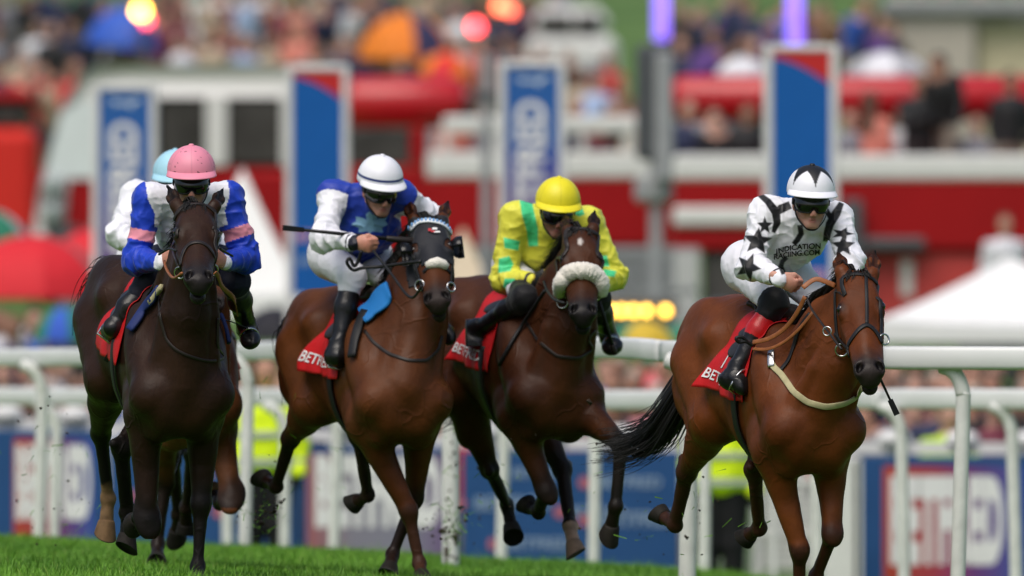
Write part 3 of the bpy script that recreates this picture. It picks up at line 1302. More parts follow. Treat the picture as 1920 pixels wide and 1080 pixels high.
# ------------------------------------------------------------------ finish-straight pillars
def pillar(x0, x1, ytop, ybot, Y, label, style):
    a, b = W(x0, ytop, Y), W(x1, ytop, Y)
    zb = float(ground_z((a[0] + b[0]) / 2, Y)) - .1
    zt = a[2]
    cx, w, h = (a[0] + b[0]) / 2, b[0] - a[0], zt - zb
    o = thing('finish_pillar', (cx, Y, zb), label, 'pillar', 'tall advertising pillars')
    fw = .115 * w
    for nm, c, d in (('frame_side', (cx - w / 2 + fw / 2, Y, zb + h / 2), (fw, .35, h)), ('frame_side', (cx + w / 2 - fw / 2, Y, zb + h / 2), (fw, .35, h)),
                     ('frame_top', (cx, Y, zt - .035), (w - 2 * fw - .004, .34, .07))):
        mb = MB()
        mb.box(c, d, None, .02)
        child(o, nm, mb, M_WHITE)
    fz1 = zt - .072
    fx0, fx1 = cx - w / 2 + fw + .002, cx + w / 2 - fw - .002
    fz0 = W(0, ybot, Y)[2]
    mb = MB()
    mb.box(((fx0 + fx1) / 2, Y - .02, (fz0 + fz1) / 2), (fx1 - fx0, .26, fz1 - fz0))
    child(o, 'face', mb, M_PILB if style == 'red' else grad_mat('pillar_face', [(0, (.10, .02, .16)), (.40, (.03, .06, .30)), (.55, (.008, .095, .34)), (1, (.008, .095, .34))], 'Z'))
    mb = MB()
    mb.box(((fx0 + fx1) / 2, Y - .02, (fz0 + zb) / 2 - .01), (fx1 - fx0, .25, fz0 - zb - .02))
    child(o, 'lower_panel', mb, M_WHITE)
    yf = Y - .154
    fwid = fx1 - fx0
    if style == 'red':
        d0, d1 = .055 * fwid / .55, .31 * fwid / .55
        mb = MB()
        pts = [(fx0, fz1), (fx1, fz1), (fx1, fz1 - d1)] + [(fx0 + fwid * t, fz1 - d0 - (d1 - d0) * t ** 1.6) for t in np.linspace(.9, 0, 8)]
        mb.add([(p[0], yf, p[1]) for p in pts], [tuple(range(len(pts)))[::-1]])
        child(o, 'red_swoosh', mb, mat('pillar_red', color=(.50, .020, .020), rough=.5, var=.03))
        v, f_ = text_mesh('BETFRED', .17, .008)
        zc = fz1 - (2.15 if x0 > 1000 else 1.85) * fwid / .55 * 1.0
        mb = MB()
        kx = fwid * .92 / (v[:, 0].max() - v[:, 0].min())
        mb.add([((fx0 + fx1) / 2 + p[0] * kx, yf, zc + p[1] * kx) for p in v], f_)
        child(o, 'lettering', mb, mat('pale_pink_print', color=(.55, .30, .42), rough=.6, var=0))
        v, f_ = text_mesh('BETFRED', .13, .006)
        kx = fwid * .8 / (v[:, 0].max() - v[:, 0].min())
        mb = MB()
        mb.add([((fx0 + fx1) / 2 + p[0] * kx, yf, zc - .28 * fwid / .55 + p[1] * kx) for p in v], f_)
        child(o, 'small_lettering', mb, mat('pale_blue_print', color=(.22, .31, .45), rough=.6, var=0))
    else:
        v, f_ = text_mesh('BETFRED', 1.0, .035)
        k = fwid * .54 / .7
        L = v[:, 0].max()
        zc = fz1 - .29 * fwid / .25 * .5
        ztop = fz1 - fwid * .62
        mb = MB()
        # reads upwards: D at the top
        kl = k * .86
        mb.add([((fx0 + fx1) / 2 - p[1] * k, yf, ztop - (L - p[0]) * kl) for p in v], f_)
        child(o, 'lettering', mb, M_INKW)
        mb = MB()
        c = ((fx0 + fx1) / 2, fz1 - fwid * .24)
        r = fwid * .36
        hp_ = [(-1, .25), (-.55, .35), (-.15, .12), (.3, .22), (.65, .5), (1, .30), (.75, .12), (.55, -.05), (.35, -.55), (.12, -.2), (-.3, -.12), (-.7, -.25), (-.6, .02)]
        mb.add([(c[0] + p[0] * r, yf, c[1] + p[1] * r * .55) for p in hp_], [tuple(range(len(hp_)))])
        child(o, 'emblem', mb, mat('emblem_white', color=(.45, .55, .66), rough=.6, var=0))
    return o


pillar(174, 296, 158, 505, 122, 'white framed blue pillar with upright white lettering, behind the pink cap', 'text')
pillar(536, 656, 122, 552, 120, 'blue pillar with a red corner behind the white cap rider', 'red')
pillar(934, 1062, 115, 420, 124, 'white framed blue pillar with upright white lettering, above the yellow cap', 'text')
pillar(1432, 1572, 84, 540, 118, 'tallest blue pillar with a red corner, behind the star cap rider', 'red')

# ------------------------------------------------------------------ vehicles on the hill
def xbox(o, name, x0, x1, y0, y1, Y, depth, m, bev=.03, dy=0.0, z=None):
    a, b = W(x0, y0, Y), W(x1, y1, Y)
    mb = MB()
    mb.box(((a[0] + b[0]) / 2, Y + depth / 2 + dy, (a[2] + b[2]) / 2), (abs(b[0] - a[0]), depth, abs(a[2] - b[2])), None, bev)
    return child(o, name, mb, m)


def wheel(o, px, py, Y, r):
    c = W(px, py, Y)
    mb = MB()
    ax = np.stack([V(1, 0, 0), V(0, 0, 1), V(0, -1, 0)])
    mb.lathe(c, [(r * .9, 0), (r, .03), (r, .2), (r * .9, .23)], 18, ax)
    child(o, 'wheel', mb, M_DKGREY, True)


# old red and white bus on the left
YA = 172
o = thing('vintage_bus', W(300, 640, YA), 'old white roofed red bus with dark windows, at the left behind the pillars', 'bus', 'buses parked on the hill')
a0 = W(165, 125, YA)
mb = MB()
prof = [(62, 445), (75, 345), (108, 215), (150, 142), (178, 124), (230, 120), (640, 120)]
low = [(640, 182), (250, 182), (196, 186), (182, 200), (150, 290), (128, 345), (120, 445)]
xz = [W(x_, y_, YA) for x_, y_ in prof + low]
n_ = len(xz)
vs = [(p[0], YA, p[2]) for p in xz] + [(p[0], YA + 2.3, p[2]) for p in xz]
fs = [(i, (i + 1) % n_, (i + 1) % n_ + n_, i + n_) for i in range(n_)]
for i in range(6):
    j = n_ - 1 - i
    fs.append((i, i + 1, j - 1, j))
    fs.append((i + n_, j + n_, j - 1 + n_, i + 1 + n_))
mb.add(vs, fs)
child(o, 'roof', mb, M_CREAM, True)
mb = MB()
wp = [W(x_, y_, YA) for x_, y_ in ((114, 212), (160, 186), (196, 186), (196, 335), (84, 335))]
mb.add([(p[0], YA - .02, p[2]) for p in wp], [tuple(range(5))[::-1]])
child(o, 'windscreen', mb, mat('bus_windscreen', color=(.66, .72, .72), rough=.3, var=.08))
for x0, x1 in ((215, 292), (300, 386), (426, 528), (540, 636)):
    xbox(o, 'window', x0, x1, 182, 312, YA, .1, M_DARKGL, .05, .05)
for x0, x1 in ((196, 214), (386, 426), (528, 540)):
    xbox(o, 'pillar', x0, x1, 182, 312, YA, .14, M_CREAM, .02, 0)
xbox(o, 'body', 66, 640, 312, 560, YA, 2.3, M_RED, .12, .02)
xbox(o, 'rear_wall', 215, 640, 182, 312, YA, .1, M_DKGREY, 0, 2.1)
xbox(o, 'lamp_panel', 78, 122, 335, 425, YA, .1, M_GREYP, .03, -.12)
xbox(o, 'grille', 85, 150, 425, 455, YA, .1, M_DKGREY, .03, -.12)
wheel(o, 160, 610, YA + .1, .5)
wheel(o, 520, 610, YA + .1, .5)
for (px, py) in ((98, 350), (98, 400)):
    c = W(px, py, YA)
    mb = MB()
    mb.lathe(c + V(0, -.13, 0), [(.14, 0), (.13, .05), (.05, .07)], 14, np.stack([V(1, 0, 0), V(0, 0, 1), V(0, -1, 0)]))
    child(o, 'headlight', mb, M_WIN, True)

o = thing('red_van', W(20, 520, 178), 'bright red van cut off at the left side of the picture', 'van')
xbox(o, 'body', -190, 72, 240, 470, 178, 2.0, mat('bright_red_paint', color=(.62, .022, .014), rough=.4, var=.08, coat=.2), .15)
xbox(o, 'windscreen', -150, 50, 190, 240, 178, 1.7, M_DARKGL, .1, .1)
xbox(o, 'roof', -170, 62, 172, 192, 178, 1.9, M_RED, .05)
wheel(o, -100, 480, 178.1, .38)
wheel(o, 30, 480, 178.1, .38)

# open-topped buses
def open_bus(label, Y, x0, x1, top, rim, parts, name='open_top_bus'):
    o = thing(name, W((x0 + x1) / 2, 600, Y), label, 'bus', 'buses parked on the hill')
    if rim:
        yr_ = Y + 1.9
        a, b = W(x0, (rim[0] + rim[1]) / 2, yr_), W(x1, (rim[0] + rim[1]) / 2, yr_)
        r = (rim[1] - rim[0]) / 2 * yr_ / FPX
        mb = MB()
        mb.tube([a + V(0, r, 0), a + V(r * .4, r, 0), b + V(-r * .4, r, 0), b + V(0, r, 0)], [r * .8, r, r, r * .8], 18)
        child(o, 'canopy_roll', mb, mat('red_vinyl', color=(.46, .010, .016), rough=.32, var=.08, coat=.35), True)
    for nm, a0, a1, b0, b1, m, dep, dy in parts:
        xbox(o, nm, a0, a1, b0, b1, Y, dep, m, .04, dy)
    wheel(o, x0 + 90, 640, Y + .1, .5)
    wheel(o, x1 - 120, 640, Y + .1, .5)
    return o


open_bus('red bus with a rolled red roof and dark window, right of the red cornered pillar', 168, 645, 872, 140, (142, 240),
         [('window_panel', 650, 770, 240, 312, M_DARKGL, .2, .1), ('side_panel', 645, 800, 312, 520, M_RED, 2.3, 0), ('corner_post', 770, 800, 236, 312, M_RED, .3, 0), ('rear_wall', 800, 860, 236, 320, M_GREYP, .2, 1.8)])
open_bus('open topped bus with white railing and a red side, above the yellow cap', 160, 800, 1200, 215, None,
         [('deck_rail', 830, 1256, 218, 250, M_CREAM, .12, 0), ('deck_panel', 800, 1258, 285, 335, M_CREAM, .15, 0), ('rail_post', 830, 846, 250, 285, M_CREAM, .1, .01), ('rail_post', 925, 940, 250, 285, M_CREAM, .1, .01),
          ('rail_post', 1085, 1100, 250, 285, M_CREAM, .1, .01), ('rail_post', 1170, 1188, 250, 285, M_CREAM, .1, .01), ('deck_back', 830, 1256, 222, 290, M_GREYP, .1, 2.0),
          ('side_panel', 796, 1258, 335, 462, M_RED, 2.2, .02), ('lower_side', 800, 1300, 462, 480, M_GREYP, 2.1, .06), ('underside', 820, 1290, 480, 620, M_DKGREY, 2.0, .1)])
open_bus('long open topped red bus with people on deck, at the right', 150, 1262, 1990, 140, (140, 226),
         [('deck_panel', 1262, 1990, 290, 338, M_CREAM, .2, -.02), ('side_panel', 1262, 1990, 338, 470, M_RED, 2.4, 0), ('waist_band', 1262, 1440, 388, 424, M_CREAM, .1, -.08),
          ('window', 1318, 1560, 470, 600, M_DARKGL, .2, .1), ('dark_block', 1580, 1618, 375, 500, M_DKGREY, .2, -.25), ('dark_strip', 1618, 1735, 446, 470, M_DKGREY, .2, -.25),  # plain dark grey block and strip set in front of the side panel
          ('lower_panel', 1560, 1990, 470, 640, mat('faded_red_paint', color=(.46, .05, .045), rough=.5, var=.12), 2.2, .1), ('corner_post', 1262, 1312, 470, 640, M_CREAM, .4, 0),
          ('canopy_post', 1268, 1280, 220, 290, M_GREYP, .1, 1.6), ('canopy_post', 1660, 1672, 220, 290, M_GREYP, .1, 1.6), ('canopy_post', 1872, 1884, 220, 290, M_GREYP, .1, 1.6),
          ('number_panel', 1690, 1712, 488, 555, M_CREAM, .02, .08)])
# slatted crowd fence in front of the middle bus
o = thing('slatted_fence', W(1200, 560, 142), 'grey slatted fence below the red open topped bus in the middle', 'fence')
for i in range(24):
    px = 1108 + i * 8.6
    xbox(o, 'slat', px, px + 4.6, 472, 600, 142, .03, M_GREYP, .004)
xbox(o, 'rail', 1104, 1312, 464, 473, 142, .05, M_GREYP, .01, .035)
xbox(o, 'rail', 1104, 1312, 540, 552, 142, .05, M_GREYP, .01, .035)

# cars and vans further up
for (x0, x1, y0, y1, Y, m, lb) in ((330, 560, 0, 118, 262, M_WHITE, 'white van parked behind the blue umbrella'),
                                  (560, 690, -20, 70, 275, M_GREYP, 'silver van left of the orange umbrella'), (985, 1160, 12, 150, 250, M_CREAM, 'cream van left of the purple light column')):
    o = thing('parked_van', W((x0 + x1) / 2, y1, Y), lb, 'van', 'vans parked up the hill')
    w_ = x1 - x0
    xbox(o, 'body', x0, x1, y0 + .38 * (y1 - y0), y1, Y, 2.0, m, .2)
    xbox(o, 'cab', x0 + .06 * w_, x1 - .10 * w_, y0, y0 + .40 * (y1 - y0), Y, 1.8, m, .25, .1)
    xbox(o, 'window', x0 + .14 * w_, x0 + .5 * w_, y0 + .10 * (y1 - y0), y0 + .36 * (y1 - y0), Y, .05, M_DARKGL, .02, .06)
    xbox(o, 'window', x0 + .54 * w_, x1 - .2 * w_, y0 + .10 * (y1 - y0), y0 + .36 * (y1 - y0), Y, .05, M_DARKGL, .02, .06)
    wheel(o, x0 + .2 * w_, y1, Y, .36)
    wheel(o, x1 - .2 * w_, y1, Y, .36)
# hut at the upper right
o = thing('hut', W(1800, 250, 215), 'beige wooden hut behind the people at the upper right', 'hut')
xbox(o, 'wall', 1672, 1830, 26, 330, 215, 2.4, mat('beige_wall', color=(.46, .42, .36), rough=.9, var=.08), .04)
xbox(o, 'wall', 1832, 2060, 40, 330, 215.3, 2.4, mat('cream_wall', color=(.60, .53, .36), rough=.9, var=.06), .04)
xbox(o, 'roof', 1655, 2080, -4, 26, 214.8, 3.4, M_GREYP, .05)
# marquee at the upper left, with lit awning
o = thing('green_marquee', W(230, 60, 300), 'green marquee with a warm lit awning at the upper left', 'marquee')
xbox(o, 'roof', 60, 480, -60, 24, 300, 5, mat('green_canvas', color=(.045, .22, .13), rough=.9, var=.1), .1)
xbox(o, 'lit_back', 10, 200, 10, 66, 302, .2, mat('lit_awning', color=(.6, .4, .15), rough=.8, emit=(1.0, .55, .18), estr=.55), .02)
xbox(o, 'pole', 30, 42, -10, 130, 299.5, .12, M_DKGREY, .02)
xbox(o, 'pole', 350, 362, 20, 130, 299.5, .12, M_GREYP, .02)

# gazebos and umbrellas
def gazebo(px, peak, eave, half, Y, label, m, base=640, drop=30):
    c = W(px, peak, Y)
    e = W(px, eave, Y)
    h = half * Y / FPX
    zb = float(ground_z(c[0], Y + h))
    o = thing('gazebo', (c[0], Y + h, zb), label, 'gazebo', 'gazebos and tents on the hill')
    cy = Y + h
    mb = MB()
    n = 10
    vs, fs = [], []
    for q in range(4):
        a0, a1 = math.pi / 4 + q * math.pi / 2, math.pi / 4 + (q + 1) * math.pi / 2
        p0 = V(math.cos(a0), math.sin(a0), 0) * h * 1.414
        p1 = V(math.cos(a1), math.sin(a1), 0) * h * 1.414
        b = len(vs)
        for i in range(n + 1):
            t = i / n
            zz = e[2] + (c[2] - e[2]) * (1 - t) ** 1.18
            for j in range(5):
                s_ = j / 4
                pp = (p0 * (1 - s_) + p1 * s_) * t
                sag = -.06 * math.sin(math.pi * s_) * t
                vs.append((c[0] + pp[0], cy + pp[1], zz + sag))
        for i in range(n):
            for j in range(4):
                fs.append((b + i * 5 + j, b + i * 5 + j + 1, b + (i + 1) * 5 + j + 1, b + (i + 1) * 5 + j))
        b2 = len(vs)
        for j in range(5):
            s_ = j / 4
            pp = p0 * (1 - s_) + p1 * s_
            sag = -.06 * math.sin(math.pi * s_)
            vs.append((c[0] + pp[0], cy + pp[1], e[2] + sag))
            vs.append((c[0] + pp[0], cy + pp[1], e[2] - drop * Y / FPX))
        for j in range(4):
            fs.append((b2 + 2 * j, b2 + 2 * j + 1, b2 + 2 * j + 3, b2 + 2 * j + 2))
    mb.add(vs, fs)
    child(o, 'canopy', mb, m)
    for sx in (-1, 1):
        for sy in (-1, 1):
            mb = MB()
            mb.box((c[0] + sx * h * .97, cy + sy * h * .97, (e[2] + zb) / 2 - .1), (.06, .06, e[2] - zb - .15))
            child(o, 'leg', mb, M_GREYP)
    return o


gazebo(1905, 478, 600, 262, 128, 'white peaked gazebo at the right behind the running rail', M_TENT, drop=42)
gazebo(452, 312, 545, 118, 140, 'tall white peaked tent between the pink and white caps', M_TENT, drop=50)
gazebo(868, 425, 565, 72, 138, 'cream tent between the white cap and yellow cap riders', mat('cream_canvas', color=(.62, .52, .38), rough=.9, var=.05), drop=60)


def umbrella(px, top, rim, half, Y, label, cols, tilt=0.0, group='umbrellas on the hill', drop=None):
    a, b = W(px, top, Y), W(px, rim, Y)
    R_ = half * Y / FPX
    H_ = max(a[2] - b[2], .05)
    o = thing('umbrella', (a[0], Y, b[2]), label, 'umbrella', group)
    T_ = Matrix.Rotation(tilt, 3, 'Y')
    for g in range(8):
        mb = MB()
        vs, fs = [], []
        for i in range(7):
            t = i / 6
            for j in range(4):
                th = (g + j / 3) * math.pi / 4 + .2
                sc = 1 - .05 * math.sin(math.pi * j / 3) * t
                p = T_ @ Vector((R_ * math.sin(t * 1.45) / math.sin(1.45) * math.cos(th) * sc, R_ * math.sin(t * 1.45) / math.sin(1.45) * math.sin(th) * sc, H_ * (math.cos(t * 1.45) - math.cos(1.45)) / (1 - math.cos(1.45))))
                vs.append((a[0] + p[0], Y + p[1], b[2] + p[2]))
        for i in range(6):
            for j in range(3):
                fs.append((i * 4 + j, i * 4 + j + 1, (i + 1) * 4 + j + 1, (i + 1) * 4 + j))
        mb.add(vs, fs)
        child(o, 'panel', mb, cols[g % len(cols)], True)
    mb = MB()
    tp = T_ @ Vector((0, 0, H_ + .06))
    bt = T_ @ Vector((0, 0, -(drop or .75)))
    mb.tube([(a[0] + tp[0], Y + tp[1], b[2] + tp[2]), (a[0] + bt[0], Y + bt[1], b[2] + bt[2])], .012, 6)
    child(o, 'shaft', mb, M_GREYP)
    return o


def fab(nm, c):
    return mat('umbrella_' + nm, color=c, rough=.7, var=.08)


U_BLUE, U_OR, U_NAVY = fab('blue', (.03, .10, .50)), fab('orange', (.72, .20, .02)), fab('navy', (.03, .035, .09))
U_RED, U_GREEN, U_WH, U_GREY, U_YE = fab('red', (.62, .02, .03)), fab('green', (.03, .20, .12)), fab('white', (.70, .70, .74)), fab('grey', (.42, .42, .45)), fab('yellow', (.62, .42, .04))
umbrella(228, 14, 92, 72, 204, 'royal blue umbrella at the upper left above the bus roof', [U_BLUE], .15)
umbrella(762, 24, 112, 94, 203.5, 'orange and navy umbrella above the rolled red bus roof', [U_NAVY, U_OR, U_OR], 0)
umbrella(832, 98, 152, 56, 202.5, 'small orange and red umbrella tilted over the bus roof', [U_OR, U_RED], .35)
umbrella(1662, 97, 150, 84, 155.5, 'pale grey umbrella on the right hand bus deck', [U_GREY, U_WH])
umbrella(1392, 108, 142, 50, 156, 'white umbrella left of the tallest pillar', [U_WH])
umbrella(60, 440, 560, 150, 132, 'large red umbrella at the left above the rail', [U_RED, U_RED, U_RED, U_RED, U_RED, U_RED, U_RED, fab('dull_red', (.40, .10, .10))], 0, 'umbrellas beside the rail', 2.0)
umbrella(168, 430, 560, 100, 134, 'red umbrella behind the dark brown horse\'s quarters', [U_RED], 0, 'umbrellas beside the rail', 2.0)
umbrella(-30, 390, 470, 90, 138, 'dark green umbrella cut off at the left behind the red one', [U_GREEN, U_GREY], 0, 'umbrellas beside the rail', 2.0)
umbrella(1205, 600, 650, 70, 130, 'yellow and green umbrella below the yellow bulbs', [U_YE, U_GREEN, U_YE], .1, 'umbrellas beside the rail', 1.5)
umbrella(1230, 690, 735, 40, 124, 'red umbrella below the yellow bulbs, under the rail', [U_RED, fab('pink', (.7, .25, .28))], .2, 'umbrellas beside the rail', 1.2)
umbrella(1290, 605, 690, 90, 133, 'green umbrella between the yellow bulbs and bright bay horse', [U_GREEN], 0, 'umbrellas beside the rail', 1.5)
umbrella(120, 575, 640, 60, 126, 'green and blue umbrella low at the left above the rail', [U_GREEN, U_BLUE], 0, 'umbrellas beside the rail', 1.2)
umbrella(515, 575, 640, 70, 129, 'black umbrella between the dark brown and hooded horses', [fab('black', (.015, .015, .022))], 0, 'umbrellas beside the rail', 1.5)

# red kiosk front with pale lettering behind the gazebo
o = thing('speaker_mast', W(1222, 420, 138), 'dark grey mast with a loudspeaker column, between the two right pillars', 'mast')
xbox(o, 'loudspeaker', 1192, 1258, 84, 300, 138, .4, M_DKGREY, .05)
xbox(o, 'mast', 1218, 1242, 300, 660, 138, .14, M_GREYP, .02, .1)
xbox(o, 'brace', 1228, 1262, 100, 340, 138, .2, M_GREYP, .03, -.22)
xbox(o, 'base', 1190, 1262, 330, 380, 138, .4, M_GREYP, .05)
o = thing('lamp_post', W(911, 500, 128), 'slim grey pole left of the pillar above the yellow cap', 'pole')
xbox(o, 'pole', 902, 920, 100, 680, 128, .1, M_GREYP, .02)
xbox(o, 'bracket', 896, 926, 170, 190, 128, .12, M_DKGREY, .02, -.01)
for px, y0, y1, Y, lb in ((1240, -260, 74, 186, 'purple light column above the dark grey mast'), (1490, -260, 86, 186, 'purple light column above the tallest pillar')):
    a, b = W(px, y0, Y), W(px, y1, Y)
    o = thing('light_column', b, lb, 'light', 'purple light columns')
    mb = MB()
    mb.tube([a, b], .105, 12)
    child(o, 'tube', mb, mat('purple_light', color=(.3, .2, .8), rough=.4, emit=(.30, .16, 1.0), estr=1.5, var=0), True)
    mb = MB()
    g = float(ground_z(b[0], Y))
    mb.tube([b - V(0, 0, .01), V(b[0], b[1], g)], .12, 10)
    child(o, 'base', mb, M_DKGREY)


def lamp(px, py, Y, r, col, e, label):
    c = W(px, py, Y)
    o = thing('ride_lamp', c, label, 'lamp', 'coloured lamps')
    mb = MB()
    prof = [(r * math.sin(a), -r * math.cos(a)) for a in np.linspace(.05, math.pi - .05, 8)]
    mb.lathe(c, prof, 12)
    child(o, 'bulb', mb, mat('lamp_%d_%d' % (px, py), color=(.5, .3, .2), emit=col, estr=e, var=0), True)
    mb = MB()
    g = float(ground_z(c[0], Y))
    mb.tube([c - V(0, 0, r), V(c[0], c[1], min(g, c[2] - 1))], .03, 6)
    child(o, 'stem', mb, M_DKGREY)


lamp(264, 20, 203, .115, (1.0, .52, .06), 14, 'bright yellow lamp above the blue umbrella')
lamp(274, 38, 203.4, .09, (1.0, .05, .10), 7, 'red lamp just below the yellow lamp')
lamp(892, 50, 202, .11, (1.0, .03, .05), 8, 'red lamp right of the orange umbrella')
lamp(938, 12, 202, .10, (1.0, .12, .05), 7, 'orange red lamp at the top of the picture')
lamp(958, 20, 202.5, .09, (1.0, .12, .06), 4, 'dimmer orange red lamp beside another at the top')
# yellow bulb sign
o = thing('bulb_sign', W(1190, 600, 134), 'row of yellow bulbs on a dark sign left of the bright bay horse', 'light sign')
xbox(o, 'housing', 1020, 1272, 560, 606, 134, .2, M_DKGREY, .02)
for i, px in enumerate((1040, 1066, 1092, 1118, 1144, 1166, 1188, 1212, 1248)):
    c = W(px, 583, 133.94)
    mb = MB()
    mb.lathe(c, [(.046, -.0), (.04, .03), (.016, .045)], 12, np.stack([V(1, 0, 0), V(0, 0, 1), V(0, -1, 0)]))
    child(o, 'bulb', mb, mat('yellow_bulb', color=(.8, .6, .2), emit=(1.0, .50, .05), estr=7.0, var=0), True)

# ------------------------------------------------------------------ people further up
TAB2 = [(60, 'at the upper left corner'), (160, 'left of the blue umbrella'), (330, 'right of the blue umbrella'), (470, 'above the old bus roof'), (600, 'above the red cornered pillar'),
        (700, 'left of the orange umbrella'), (860, 'right of the orange umbrella'), (980, 'above the pillar by the yellow cap'), (1110, 'left of the loudspeaker mast'), (1300, 'right of the loudspeaker mast'),
        (1400, 'left of the tallest pillar'), (1610, 'right of the tallest pillar'), (1760, 'in front of the beige hut'), (1900, 'at the upper right corner')]


def up(px, py, Y, cn, kd='stand', sc=1.0, rz=0.0, lab=None):
    spectator(px, py, Y, cn, kd, lab or f"spectator in {cn} {HOWS[kd]}, {near_place(px, TAB2)}", 'spectators on the hill', sc, rz)


# placed ones
up(1765, 82, 151.0, 'black', 'lean', 1.12, -.5, 'man in a black suit leaning over on the right hand bus deck')
up(1722, 138, 150.9, 'black', 'fold', .95, .2, 'person in black beside the leaning man on the bus deck')
up(1632, 172, 151.0, 'salmon', 'hair', 1.0, 2.6, 'woman in a salmon dress with long brown hair on the bus deck')
up(1892, 134, 151.1, 'black', 'stand', 1.0, .4, 'man in a black jacket at the far end of the bus deck')
up(1320, 185, 151.2, 'grey', 'lean', .95, .3, 'person in grey leaning on the bus deck below the rolled canopy')
up(1345, 200, 151.0, 'black', 'lean', .95, -.3, 'person in black leaning on the bus deck near the mast')
up(1290, 190, 151.1, 'navy', 'fold', .95, .1, 'person in navy with folded arms on the bus deck near the mast')
up(1400, 195, 150.9, 'black', 'stand', .95, .1, 'person in black standing on the bus deck beside the tallest pillar')
up(1690, 200, 151.1, 'white', 'stand', .92, .1, 'person in white on the bus deck behind the salmon dress')
up(1590, 205, 151.0, 'grey', 'stand', .92, .1, 'person in grey on the bus deck right of the tallest pillar')
up(1830, 215, 151.1, 'grey', 'fold', .92, -.2, 'person in grey on the bus deck left of the far man')
up(1882, 402, 138, 'white', 'stand', .9, .1, 'person in white standing at the right in front of the red bus')
up(70, 40, 215, 'white', 'stand', 1.05, .2, 'man in a white shirt at the upper left')
up(98, 45, 213, 'black', 'fold', 1.05, -.2, 'man in a dark jacket beside the white shirt at the upper left')
up(130, 38, 214, 'navy', 'stand', 1.05, .2, 'man in a navy jacket left of the blue umbrella')
up(30, 90, 206, 'beige', 'stand', 1.05, .3, 'person in beige low at the left corner')
up(-10, 50, 212, 'grey', 'stand', 1.05, .3, 'person in grey cut off by the left corner')
up(228, 66, 204.2, 'brown', 'raise', 1.0, .1, 'person in brown holding the royal blue umbrella')
up(1140, 100, 200, 'red', 'stand', 1.0, .1, 'person in a red top left of the loudspeaker mast')
up(1120, 140, 190, 'pale blue', 'fold', 1.0, .1, 'person in pale blue below the red top')
up(1085, 130, 192, 'beige', 'stand', 1.0, .1, 'person in beige right of the pillar by the yellow cap')
up(1165, 150, 188, 'brown', 'stand', .95, .1, 'person in brown beside the loudspeaker mast')
for px, py, cn, kd in ((850, 196, 'salmon', 'lean'), (905, 190, 'grey', 'stand'), (1080, 188, 'navy', 'fold'), (1110, 200, 'maroon', 'lean'), (1150, 192, 'black', 'stand'), (1178, 204, 'beige', 'fold')):
    up(px, py, 161.2, cn, kd, 1.0, .2, f'spectator in {cn} {HOWS[kd]}, on the middle bus deck behind its white railing')
rr = random.Random(5)
pal = ['navy', 'black', 'pale blue', 'beige', 'salmon', 'grey', 'maroon', 'brown', 'grey', 'black', 'navy', 'black', 'white']
x = 340
while x < 700:
    up(x, 62 + rr.uniform(-25, 18), 205 + rr.uniform(0, 12), rr.choice(pal), rr.choice(['stand', 'fold', 'lean', 'raise', 'hair']), 1.16, rr.uniform(-1, 1))
    x += rr.uniform(22, 34)
x = 180
while x < 1000:
    up(x, 2 + rr.uniform(-25, 20), 240 + rr.uniform(0, 14), rr.choice(pal), rr.choice(['stand', 'fold', 'lean', 'hair']), 1.16, rr.uniform(-1, 1))
    x += rr.uniform(26, 46)
x = -30
while x < 150:
    up(x, 118 + rr.uniform(-12, 14), 192 + rr.uniform(0, 6), rr.choice(['red', 'beige', 'black', 'navy', 'brown', 'maroon']), rr.choice(['stand', 'fold', 'lean']), 1.16, rr.uniform(-1, 1))
    x += rr.uniform(22, 34)
x = -20
while x < 1060:
    up(x, -32 + rr.uniform(-12, 12), 262 + rr.uniform(0, 10), rr.choice(['navy', 'black', 'brown', 'grey', 'maroon', 'beige']), rr.choice(['stand', 'fold', 'lean']), 1.16, rr.uniform(-1, 1))
    x += rr.uniform(26, 40)
x = 700
while x < 1060:
    up(x, 78 + rr.uniform(-30, 25), 208 + rr.uniform(0, 12), rr.choice(pal + ['salmon', 'pink']), rr.choice(['stand', 'fold', 'lean', 'hair']), 1.16, rr.uniform(-1, 1))
    x += rr.uniform(24, 40)
x = 1275
while x < 1680:
    up(x, 8 + rr.uniform(-30, 40), 204 + rr.uniform(0, 14), rr.choice(['navy', 'purple', 'orange', 'maroon', 'black', 'lilac', 'brown', 'purple', 'brown', 'pink', 'navy', 'black', 'blue']), rr.choice(['stand', 'fold', 'lean', 'hair']), 1.05, rr.uniform(-1, 1))
    x += rr.uniform(18, 30)
x = 1280
while x < 1440:
    up(x, 70 + rr.uniform(-20, 20), 190 + rr.uniform(0, 6), rr.choice(['navy', 'purple', 'brown', 'black', 'white', 'maroon']), rr.choice(['stand', 'fold', 'lean']), 1.16, rr.uniform(-1, 1))
    x += rr.uniform(24, 34)
x = 1690
while x < 1960:
    up(x, -20 + rr.uniform(-20, 15), 240 + rr.uniform(0, 6), rr.choice(pal), 'stand', 1.0, rr.uniform(-1, 1))
    x += rr.uniform(30, 50)
# ------------------------------------------------------------------ horses
M_COAT = coat_mat()
M_HOOF = mat('hoof_horn', rough=.7, spec=.2, vcol=True, var=.35, vscale=25)
M_HAIR = mat('black_hair', color=(.008, .007, .006), rough=.5, spec=.4, var=.3)
M_EYE = mat('horse_eye', color=(.004, .003, .003), rough=.06, spec=.8, var=0)


class Horse:
    pass


